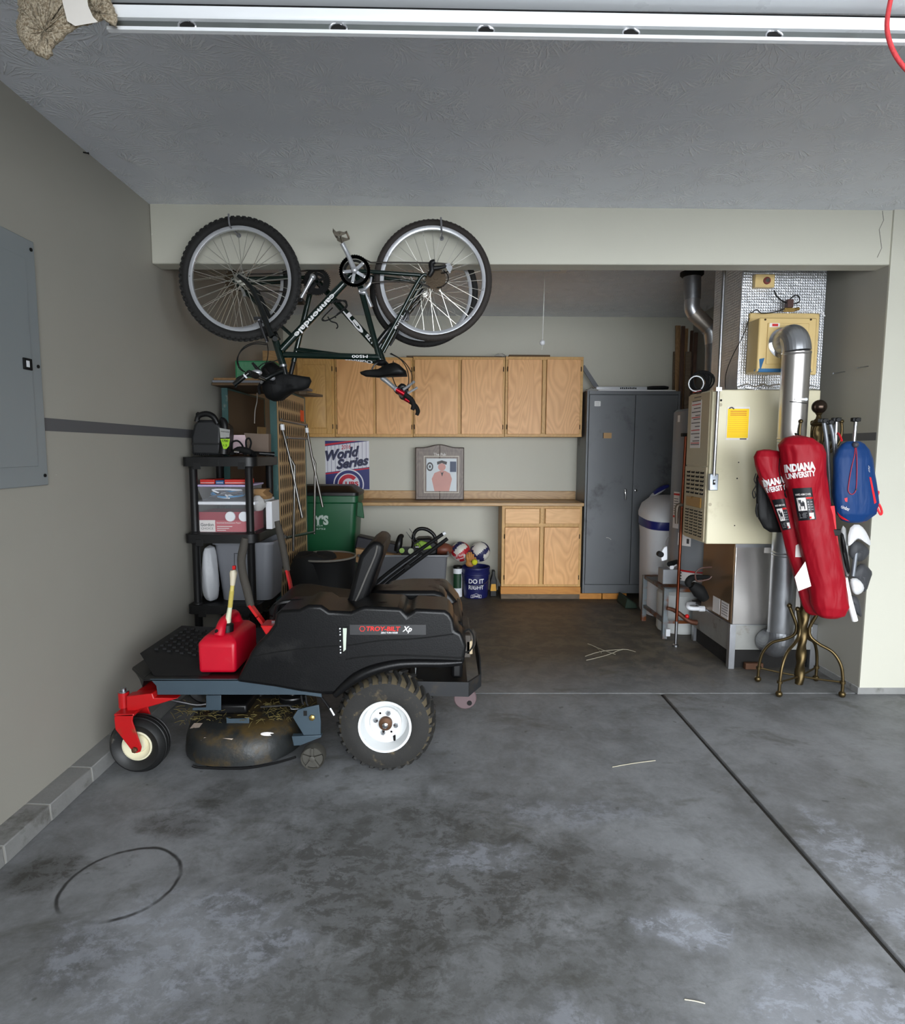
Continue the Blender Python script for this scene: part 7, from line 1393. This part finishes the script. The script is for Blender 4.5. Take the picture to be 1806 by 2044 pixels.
# ---------------------------------------------------------------- clutter behind the mower
c = at(650, 1112, Y=4.62); b = None
r = thing('drum', (c.x, 4.62, 0), 'dark round drum with a brown wooden top behind the mower seat', 'drum')
DR = M('black_drum', (16, 16, 17), .5, .1, .2); zd_ = at(650, 1118, Y=4.45).z
B(DR).lathe([(.21, .002), (.22, .02), (.225, zd_*.5), (.222, zd_*.52), (.225, zd_-.02), (.23, zd_-.01)], (c.x, 4.62, 0), (0, 0, 1), 40).build('drum_body', None, r)
b = B(M('pale_rim', (120, 116, 108), .5)); b.tube([(c.x+.225*math.cos(a), 4.62+.225*math.sin(a), zd_) for a in [2*math.pi*k/40 for k in range(40)]], .008, 8, closed=True); b.build('rim', None, r)
B(WOOD('brown_drum_top', (150, 98, 50), (96, 60, 30), .6, 0, 1.5)).lathe([(.218, zd_-.012), (.218, zd_-.004), (.001, zd_-.003)], (c.x, 4.62, 0), (0, 0, 1), 40).build('wooden_top', None, r)
b = B(M('black_cloth', (14, 14, 14), .9, 0, .2, 8, .5, 16)); ctr = (c.x-.07, 4.62)
rings = []
for k, (rr2, zz_) in enumerate(((.02, zd_+.034), (.10, zd_+.03), (.15, zd_+.018), (.17, zd_-.05), (.19, zd_-.2), (.20, zd_-.36))): rings.append([(ctr[0]+rr2*math.cos(a)*(1+.08*math.sin(5*a+k)), ctr[1]-.06+rr2*math.sin(a)*(1+.06*math.sin(4*a-k)), zz_+.012*math.sin(3*a)) for a in [2*math.pi*j/30 for j in range(30)]])
b.loft(rings); b.build('black_cloth', label='black cloth draped over the left side of the round drum', cat='cloth')
# grey tote of tools
TY = 5.05; x0, x1 = at(716, 1120, Y=TY).x, at(893, 1120, Y=TY).x; zt_ = at(840, 1110, Y=TY).z
r = thing('tool_tote', ((x0+x1)/2, TY+.2, 0), 'long grey open tote full of garden tools in front of the worktop', 'tote')
b = B(M('grey_tote', (92, 93, 97), .6, 0, .06)); b.loft([rr_(x0+.05, x1-.04, TY+.03, TY+.41, .004, .03), rr_(x0, x1, TY, TY+.44, zt_, .03), rr_(x0+.006, x1-.006, TY+.006, TY+.434, zt_, .03), rr_(x0+.06, x1-.05, TY+.04, TY+.40, .03, .03)]); b.build('tote_body', None, r)
b = B(M('light_grey_rim', (128, 130, 134), .5)); b.tube([V(p) for p in rr_(x0-.004, x1+.004, TY-.004, TY+.444, zt_, .03)], .010, 8, closed=True); b.build('rim', None, r)
T_ = lambda px, py, y=TY+.2: at(px, py, Y=y)
q0, q1 = T_(717, 1071), T_(795, 1089); b = B(M('black_navy_case', (24, 24, 32), .45)); b.bar(q0+V((-.02, 0, -.04)), q1+V((0, 0, -.04)), .16, .115, (0, 0, 1)); tc = b.build('tool_case', label='long black tool case with white studs sticking out of the tote', cat='case', bevel=.012)
b = B(CARD); p0, p1 = T_(712, 1102, TY+.1), T_(800, 1102, TY+.1); b.loft([[(p0.x, TY+.04, zt_-.06), (p1.x, TY+.04, zt_-.10), (p1.x, TY+.14, zt_-.10), (p0.x, TY+.14, zt_-.06)], [(p0.x, TY+.04, zt_+.055), (p1.x, TY+.04, zt_-.005), (p1.x, TY+.14, zt_-.005), (p0.x, TY+.14, zt_+.055)]]); b.build('cardboard_piece', label='tan cardboard edge at the front left of the tote', cat='cardboard')
r = thing('chainsaw', T_(845, 1105), 'black and lime green chainsaw with looped handle on top of the tote', 'chainsaw')
b = B(BLKP); b.tube([T_(825, 1085), T_(826, 1066), T_(836, 1056), T_(852, 1057), T_(866, 1068), T_(870, 1082)], .016, 12, 5); b.build('loop_handle', None, r)
LIME = M('lime_plastic', (132, 172, 40), .45)
b = B(BLKP); o = xz([(818, 1104), (822, 1082), (834, 1074), (858, 1073), (874, 1086), (872, 1106), (845, 1112)], TY+.15); b.prism(o, TY+.12, TY+.28); b.build('motor_body', None, r, bevel=.015)
b = B(LIME); o = xz([(826, 1088), (840, 1079), (856, 1084), (862, 1094), (846, 1098), (834, 1096)], TY+.11); b.prism(o, TY+.105, TY+.122); b.build('side_cover', None, r, bevel=.006, label='lime green side cover')
b = B(M('glass_gauge', (190, 196, 170), .3)); q = T_(820, 1100, TY+.1); b.cyl(q+V((0, -.01, 0)), q+V((0, .02, 0)), .024); b.build('oil_cap', None, r)
b = B(BLKP); b.tube([T_(793, 1100, TY+.12), T_(796, 1085, TY+.12), T_(799, 1072, TY+.14), T_(803, 1070, TY+.16)], [.03, .032, .024, .018], 12, 4); b.use(LIME).cyl(T_(802, 1099, TY+.085), T_(802, 1099, TY+.10), .022); b.build('hedge_trimmer', label='black tool handle with a lime green button standing left of the chainsaw', cat='tool')
b = B(M('brown_leather', (110, 58, 40), .5)); q = T_(884, 1096, TY+.25); b.sphere(q, (.085, .07, .055), 18, 12); b.build('football', label='brown leather ball at the right end of the grey tote', cat='ball')
b = B(STEEL); b.tube([T_(811, 1062, TY+.05), T_(824, 1080, TY+.03), T_(845, 1104, TY+.0)], .003, 6); b.tube([T_(817, 1055, TY+.05), T_(832, 1078, TY+.03), T_(846, 1100, TY+.0)], .003, 6); b.tube([T_(845, 1088, TY), T_(833, 1106, TY), T_(824, 1118, TY-.02)], .0025, 6); b.cyl(T_(829, 1092, TY+.02), T_(836, 1092, TY+.02), .012); b.build('wire_stand', label='thin wire folding stand leaning on the tote front', cat='stand')
r = thing('folded_stand', at(752, 1172, Y=4.55), 'black folded tube stand slanting up behind the mower seat', 'stand')
S_ = lambda px, py, dy=0: at(px, py, Y=4.60+dy)
for pts, rad in (([(748, 1166), (800, 1124), (884, 1066)], .014), ([(766, 1172), (815, 1133), (893, 1075)], .015), ([(758, 1168), (842, 1104)], .010)):
    b = B(BLKM); q = [S_(px, py, .12) for px, py in pts]; b.tube([V((q[0].x-.01, q[0].y, .002)), V((q[0].x-.01, q[0].y, q[0].z-.06))]+q, rad, 10, 3); b.build('tube', None, r)
b = B(WHITEP); b.cyl(S_(884, 1066, .12), S_(889, 1063, .12), .0142, n=10); b.build('end_cap', None, r); b = B(BLKP); q = S_(812, 1131, .10); b.bar(q+V((-.02, 0, -.012)), q+V((.02, 0, .016)), .05, .03); b.build('clamp', None, r, bevel=.004)
# balls, bucket, tub and bottle under the worktop
def volley(px, py, y, cols, txt, label):
    c = at(px, py, Y=y); R_ = .1*1.0; b = B(cols[0]); n, k = 40, 24; idx = []
    for m_ in cols: b.use(m_); idx.append(b.cur)
    vs = {}
    for j in range(k+1):
        for i in range(n): vs[i, j] = b.v(c+V((math.sin(math.pi*max(.01, min(.99, j/k)))*math.cos(2*math.pi*i/n), math.sin(math.pi*max(.01, min(.99, j/k)))*math.sin(2*math.pi*i/n), -math.cos(math.pi*j/k)))*R_)
    rot = Matrix.Rotation(.7, 3, 'Y') @ Matrix.Rotation(.5, 3, 'X')
    for j in range(k):
        for i in range(n):
            f = b.f([vs[i, j], vs[(i+1) % n, j], vs[(i+1) % n, j+1], vs[i, j+1]])
            if f:
                d = rot @ (f.calc_center_median()-c).normalized(); ax = max(range(3), key=lambda q: abs(d[q])); u = d[(ax+1) % 3]/abs(d[ax]); f.material_index = idx[(0 if u < -.33 else 1 if u < .33 else 2)]
    if txt:
        o_ = c+V((-.015, -R_*.98, -.01)); fn_ = lambda s, z0: (lambda u, v: (lambda x, zz_: V((c.x+x, c.y-math.sqrt(max(.0001, R_*R_-x*x-zz_*zz_))-.002, c.z+zz_)))(u*.94-v*.3-.015, v*.94+u*.3+z0))
        b.use(PAPER)
        b.text(txt[0], o_, (1, 0, 0), (0, 0, 1), .11, .022, .02, fn=fn_(0, -.028)); b.text(txt[1], o_, (1, 0, 0), (0, 0, 1), .085, .018, .02, fn=fn_(0, -.058))
    return b.build('volleyball', label=label, cat='ball', group='volleyballs under the worktop', sharp=60)
VW, VR, VN = M('volley_white', (214, 210, 200), .5), M('volley_red', (176, 24, 36), .5), M('volley_navy', (40, 42, 84), .5)
volley(919, 1101, 6.02, (VR, VW, VN), ('SOFT TOUCH', 'mikasa'), 'red and white volleyball between the grey tote and the blue bucket')
volley(958, 1101, 6.05, (VN, VW, MC['volley_white']), None, 'navy and white volleyball resting on the blue bucket')
UY = 5.98; c = at(949, 1197, Z=0); c = at(949, 1190, Y=UY); R_ = at(976, 1140, Y=UY).x-at(949, 1140, Y=UY).x; zt_ = at(949, 1130, Y=UY).z
NAVYB = M('navy_bucket_plastic', (26, 30, 84), .4, 0, .06)
r = thing('bucket', (c.x, UY, 0), 'navy blue bucket lettered DO IT RIGHT on the floor under the worktop', 'bucket')
b = B(NAVYB); b.lathe([(R_*.86, .002), (R_*.9, .02), (R_*.97, zt_-.08), (R_*1.03, zt_-.075), (R_*1.03, zt_-.06), (R_, zt_-.055), (R_*1.02, zt_-.02), (R_*1.05, zt_-.015), (R_*1.05, zt_), (R_*.98, zt_), (R_*.96, zt_-.1), (R_*.85, .03)], (c.x, UY, 0), (0, 0, 1), 40); b.build('bucket_body', None, r)
def onb(z0): return lambda u, v: V((c.x+R_*1.0*math.sin(u/R_), UY-(R_*(.90+.08*(z0+v)/zt_))*math.cos(u/R_)-.003, z0+v))
b = B(LET); qz = lambda py: at(949, py, Y=UY-R_).z
b.text('DO IT', (0, 0, 0), (1, 0, 0), (0, 0, 1), .155, .046, .02, fn=onb(qz(1161))); b.text('RIGHT', (0, 0, 0), (1, 0, 0), (0, 0, 1), .155, .040, .01, fn=onb(qz(1173.5)))
b.text("LOWE'S", (0, 0, 0), (1, 0, 0), (0, 0, 1), .075, .020, .02, fn=onb(qz(1191)))
f_ = onb(qz(1191)); hs = [(-.052, -.016), (.052, -.016), (.052, .010), (.030, .014), (0, .028), (-.030, .014), (-.052, .010), (-.052, -.016)]; b.tube([f_(u, v) for u, v in hs], .0018, 5); f_ = onb(qz(1173.5)); b.tube([f_(-.03+.012*k, .0) for k in range(8)], .0025, 5)
b.build('lettering', None, r, label='white bucket lettering')
b = B(STEEL); b.tube([(c.x-R_*1.06, UY, zt_-.04), (c.x-R_*.95, UY-R_*.62, zt_-.11), (c.x-R_*.5, UY-R_*1.04, zt_-.155), (c.x, UY-R_*1.08, zt_-.168), (c.x+R_*.5, UY-R_*1.04, zt_-.155), (c.x+R_*.95, UY-R_*.62, zt_-.11), (c.x+R_*1.06, UY, zt_-.04)], .0025, 6, 4); b.build('wire_handle', None, r)
b = B(M('tan_glove_leather', (176, 120, 60), .6, 0, .2, 20)); q = at(938, 1117, Y=UY-.05)
for k, (dx, dz, ln) in enumerate(((-.028, -.02, .10), (-.010, -.015, .12), (.008, -.015, .12), (.026, -.02, .10), (.045, -.03, .07))): b.tube([q+V((dx*.6, 0, -.05)), q+V((dx, -.02, dz+ln*.4)), q+V((dx*1.1, -.01, dz+ln*.75))], [.016, .015, .010], 10, 3)
b.sphere(q+V((0, .0, -.04)), (.045, .03, .035), 14, 8); b.build('baseball_glove', label='tan leather baseball glove sticking out of the blue bucket', cat='glove')
B(M('tennis_yellow', (206, 206, 40), .8)).sphere(at(947, 1122, Y=UY-.09), .030, 16, 10).build('tennis_ball', label='small yellow ball in the front of the blue bucket', cat='ball')
q = at(913, 1190, Y=5.98); R2 = .046; zt_ = at(913, 1134, Y=5.98).z
r = thing('round_tub', (q.x, 5.98, 0), 'small white tub with green label left of the blue bucket', 'tub')
B(WHITEP).lathe([(R2, .002), (R2, zt_)], (q.x, 5.98, 0), (0, 0, 1), 28).build('tub_body', None, r); B(BLKP).lathe([(R2*1.05, zt_+.0005), (R2*1.05, zt_+.02), (R2*.98, zt_+.024)], (q.x, 5.98, 0), (0, 0, 1), 28).build('lid', None, r)
b = B(M('deep_green_label', (24, 60, 36), .5)); b.loft([[(q.x+(R2+.001)*math.sin(a), 5.98-(R2+.001)*math.cos(a), zz_) for a in [-1.1+2.0*k/12 for k in range(13)]] for zz_ in (.09, zt_-.05)], caps=False, closed=False); b.build('label', None, r)
q = at(984, 1190, Y=6.0); zt_ = at(984, 1138, Y=6.0).z
r = thing('oil_bottle', (q.x, 6.0, 0), 'black bottle with yellow label between the blue bucket and the base cabinet', 'bottle')
b = B(BLKP); b.loft([[(q.x+sx*w_, 6.0+sy*.04, zz_) for sx, sy in ((-1, -1), (1, -1), (1, 1), (-1, 1))] for zz_, w_ in ((.002, .032), (zt_*.62, .032), (zt_*.82, .016), (zt_, .015))]); b.build('bottle_body', None, r, bevel=.006)
b = B(M('amber_label', (206, 150, 30), .5)); b.loft([[(q.x-.03, 5.959, .06), (q.x+.03, 5.959, .06), (q.x+.022, 5.959, .13), (q.x-.022, 5.959, .13)], [(q.x-.03, 5.9575, .06), (q.x+.03, 5.9575, .06), (q.x+.022, 5.9575, .13), (q.x-.022, 5.9575, .13)]]); b.build('label', None, r)
# ---------------------------------------------------------------- electrical panel on the left wall
PAN = M('grey_panel_enamel', (136, 142, 144), .42, .1, .03, 3)
z1, z0, y1 = at(68, 487, X=XL).z, at(93, 968, X=XL).z, 2.508; y0 = y1-.40
r = thing('breaker_box', (XL+.01, (y0+y1)/2, z0), 'tall grey breaker box with hinged door on the left wall', 'breaker box')
B(PAN).box(XL+.001, XL+.012, y0, y1, z0, z1).build('cover_plate', None, r, bevel=.003)
dz1, dz0 = at(62, 521, X=XL+.014).z, at(73, 931, X=XL+.014).z; dy1, dy0 = y1-.062, y0+.045
dr = B(PAN).box(XL+.0125, XL+.0165, dy0, dy1, dz0, dz1).build('door', None, r, bevel=.0015)
for z in (dz1-.07, (dz0+dz1)/2, dz0+.07): B(M('white_hinge', (220, 222, 222), .4)).cyl((XL+.018, dy0-.002, z-.016), (XL+.018, dy0-.002, z+.016), .005, n=10).build('hinge', None, dr)
zl = at(64, 729, X=XL+.016).z; lt = B(BLKM).box(XL+.0168, XL+.024, dy1-.055, dy1-.008, zl-.022, zl+.022).build('latch', None, dr, bevel=.002)
B(WHITEP).box(XL+.0242, XL+.026, dy1-.044, dy1-.028, zl-.012, zl+.012).build('latch_tab', None, lt)
for y, z in ((y1-.022, z1-.035), (y1-.022, zl), (y1-.022, z0+.04), (y0+.025, z1-.035), (y0+.025, z0+.04)): B(BLKM).cyl((XL+.0122, y, z), (XL+.016, y, z), .007, n=12).build('screw', None, r)
# small dark specks of fixings in the left wall
for (px, py), lb in (((166, 304), 'small dark nail near the ceiling on the left wall'), ((97, 222), 'tiny dark nail at the ceiling edge of the left wall above the panel')):
    q = at(px, py, X=XL); b = B(BLKM); b.cyl((XL+.0005, q.y, q.z), (XL+.022, q.y, q.z-.004), .003, n=6); b.cyl((XL+.022, q.y, q.z-.004), (XL+.024, q.y, q.z-.004), .005, n=8); b.build('nail', label=lb, cat='nail', group='nails in the left wall')
# ---------------------------------------------------------------- raised garage door
DZ = 2.42; pA = at(232, 62, Z=DZ); pB = at(1806, 88, Z=DZ); DY = pA.y
slope = (pB.y-pA.y)/(pB.x-pA.x); dxa = pA.x-.02; dxb = 4.2
def dp(x, dy, z): return (x, DY+slope*(x-pA.x)+dy, z)
def ext(prof, m_, name, par, x0=None, x1=None): # section profile of (toward the camera, height) swept along the door's bottom edge
    b = B(m_); b.loft([[dp(x, dy, z) for dy, z in prof] for x in (dxa if x0 is None else x0, dxb if x1 is None else x1)]); return b.build(name, None, par)
r = thing('garage_door', (1.5, DY+.3, DZ), 'white garage door raised overhead, its slotted metal edge strut in view', 'garage door')
DWH = M('door_white', (236, 238, 240), .3, 0, .02); DGR = M('channel_grey_metal', (128, 132, 130), .35, .8, .08, 20)
z_at = lambda py: at(900, py, Y=DY+slope*(at(900, 70, Z=DZ).x-pA.x)).z
h0, h1, h2, h3 = z_at(72), z_at(65), z_at(47), z_at(24)
ext([(0, h0), (-.004, h0), (-.004, h1), (.006, h1), (.008, h1+.0004), (.008, h0)], DWH, 'bottom_lip', r)
ch_ = ext([(.0085, h1+.0005), (.009, h2), (.012, h2), (.012, h1+.0005)], DGR, 'slotted_channel', r)
ext([(-.002, h2+.0005), (-.006, h2+.006), (-.006, h3), (.016, h3), (.012, h2+.0005)], DWH, 'edge_cap', r)
h4 = z_at(9)
ext([(.012, h3+.0005), (.012, h4-.0005), (.05, h4-.0005), (.05, h3+.0005)], BLKR, 'rubber_seal', r)
b = B(DWH); b.box(dxa+.01, 4.12, YF+.06, DY+.02, h4, h4+.045); b.build('door_panel', None, r)
for px in (376, 675, 970, 1264, 1557, 1850):
    q = at(px, 53, Y=DY+.004); x = q.x; zc_ = (h1+h2)/2; s_ = .020
    f = at(px, 56, Z=zc_); x = f.x
    prof = [(x+s_*(1.0*math.cos(a)), zc_+s_*.62*math.sin(a)*(1.0 if math.cos(a) < .4 else .75)) for a in [2*math.pi*k/20 for k in range(20)]]
    b = B(CHROME); b.tube([dp(u, .008, w_) for u, w_ in prof], .0028, 8, closed=True); sl = b.build('slot_rim', None, ch_)
    b = B(DKHOLE); b.loft([[dp(u*.9+x*.1, dy, w_*.9+zc_*.1) for u, w_ in prof] for dy in (.0078, .0105)]); b.build('slot_opening', None, ch_)
# carpet pad taped over the end of the door
def carpet_mat():
    g = G('shaggy_tan_carpet'); p = g.obj(); n = g.noise(p, 190., 4., .7); n2 = g.noise(p, 60., 3.)
    col = g.mix(g.ramp(n, .35, .65), lin((150, 128, 98)), lin((250, 236, 210))); g.set(g.b.inputs['Base Color'], g.mix(g.math('MULTIPLY', n2, .4), col, lin((206, 184, 152))))
    g.b.inputs['Roughness'].default_value = .95; g.bump(n, 1., .012); return g.m
CARPET = carpet_mat()
r = thing('carpet_padding', at(130, 60, Z=DZ), 'tan carpet scrap taped round the end of the raised garage door', 'carpet scrap')
rnd = random.Random(11)
def shag(b, pts2, Y0, th, n=5):
    """thick scrap from an outline, subdivided and roughened"""
    rings = []; o = pts2; c = (sum(p[0] for p in o)/len(o), sum(p[1] for p in o)/len(o)); dn = []
    for i in range(len(o)):
        p, q = o[i], o[(i+1) % len(o)]; m = max(2, int(math.hypot(q[0]-p[0], q[1]-p[1])/4)); dn += [(p[0]+(q[0]-p[0])*k/m, p[1]+(q[1]-p[1])*k/m) for k in range(m)]
    jit = [rnd.uniform(-2.2, 2.2) for _ in dn]
    for k, (s_, dy) in enumerate(((.96, th), (1., th*.6), (1., .004), (.93, -.004), (.8, -.010), (.6, -.013), (.4, -.013), (.2, -.012), (.04, -.012))):
        rings.append([at(c[0]+(p[0]-c[0])*s_+jit[i]*(.4+.6*s_), c[1]+(p[1]-c[1])*s_+jit[(i*3) % len(dn)]*.6, Y=Y0+dy+rnd.uniform(-.003, .003)) for i, p in enumerate(dn)])
    b.loft(rings)
Yc = DY-.03
b = B(CARPET); shag(b, [(36, -40), (36, 20), (33, 50), (38, 78), (52, 96), (72, 110), (94, 119), (104, 112), (107, 94), (120, 84), (140, 66), (158, 56), (150, -40)], Yc-.01, .05); b.build('hanging_flap', None, r, sharp=180)
b = B(CARPET); shag(b, [(128, -40), (132, 46), (160, 54), (186, 48), (206, 40), (222, 48), (234, 56), (233, 30), (224, 8), (214, -40)], Yc+.004, .06); b.build('wrapped_end', None, r, sharp=180)
b = B(M('clear_packing_tape', (232, 226, 218), .2, 0, .03, coat=.5)); T0 = Yc-.03
b.loft([[at(px, py, Y=T0+dy) for px, py in q] for dy in (0, -.002) for q in ([(118, -30), (170, -30), (176, 12), (186, 34), (196, 44), (178, 47), (150, 52), (134, 42), (126, 10)],)]); b.build('packing_tape', None, r)
# red emergency release cord
b = B(M('red_rope', (206, 62, 66), .7, 0, .25, 90, .8, 90)); Yr = DY-.06; pts = [at(px, py, Y=Yr+.001*k) for k, (px, py) in enumerate(((1785, -60), (1779, -10), (1773, 22), (1770, 52), (1775, 82), (1787, 110), (1806, 136), (1832, 158), (1870, 176)))]
b.tube(pts, .0050, 10, 8); b.build('release_cord', label='red rope loop hanging at the right end of the raised garage door', cat='rope')
# dry twig on the rear slab, straw bits and pebbles
b = B(M('dry_twig', (146, 140, 122), .8))
for seq in ([(1168, 1310), (1200, 1300), (1243, 1296)], [(1170, 1318), (1210, 1308), (1243, 1296), (1268, 1301)], [(1173, 1285), (1190, 1292), (1200, 1303)], [(1185, 1290), (1205, 1298), (1228, 1306)]): b.tube([at(px, py, Z=.006) for px, py in seq], .0028, 5, 3)
b.build('dry_twig', label='pale dry branching twig lying on the rear floor slab', cat='twig')
for (a, c), lb in ((((1366, 1995), (1407, 2003)), 'short pale straw on the floor at the lower right'), (((1222, 1531), (1308, 1518)), 'thin white scratchy straw on the floor right of the mower')):
    b = B(M('straw', (190, 184, 160), .8)); b.tube([at(*a, Z=.0025), at((a[0]+c[0])/2, (a[1]+c[1])/2-1, Z=.0035), at(*c, Z=.0025)], .0016, 5, 3); b.build('straw', label=lb, cat='straw')
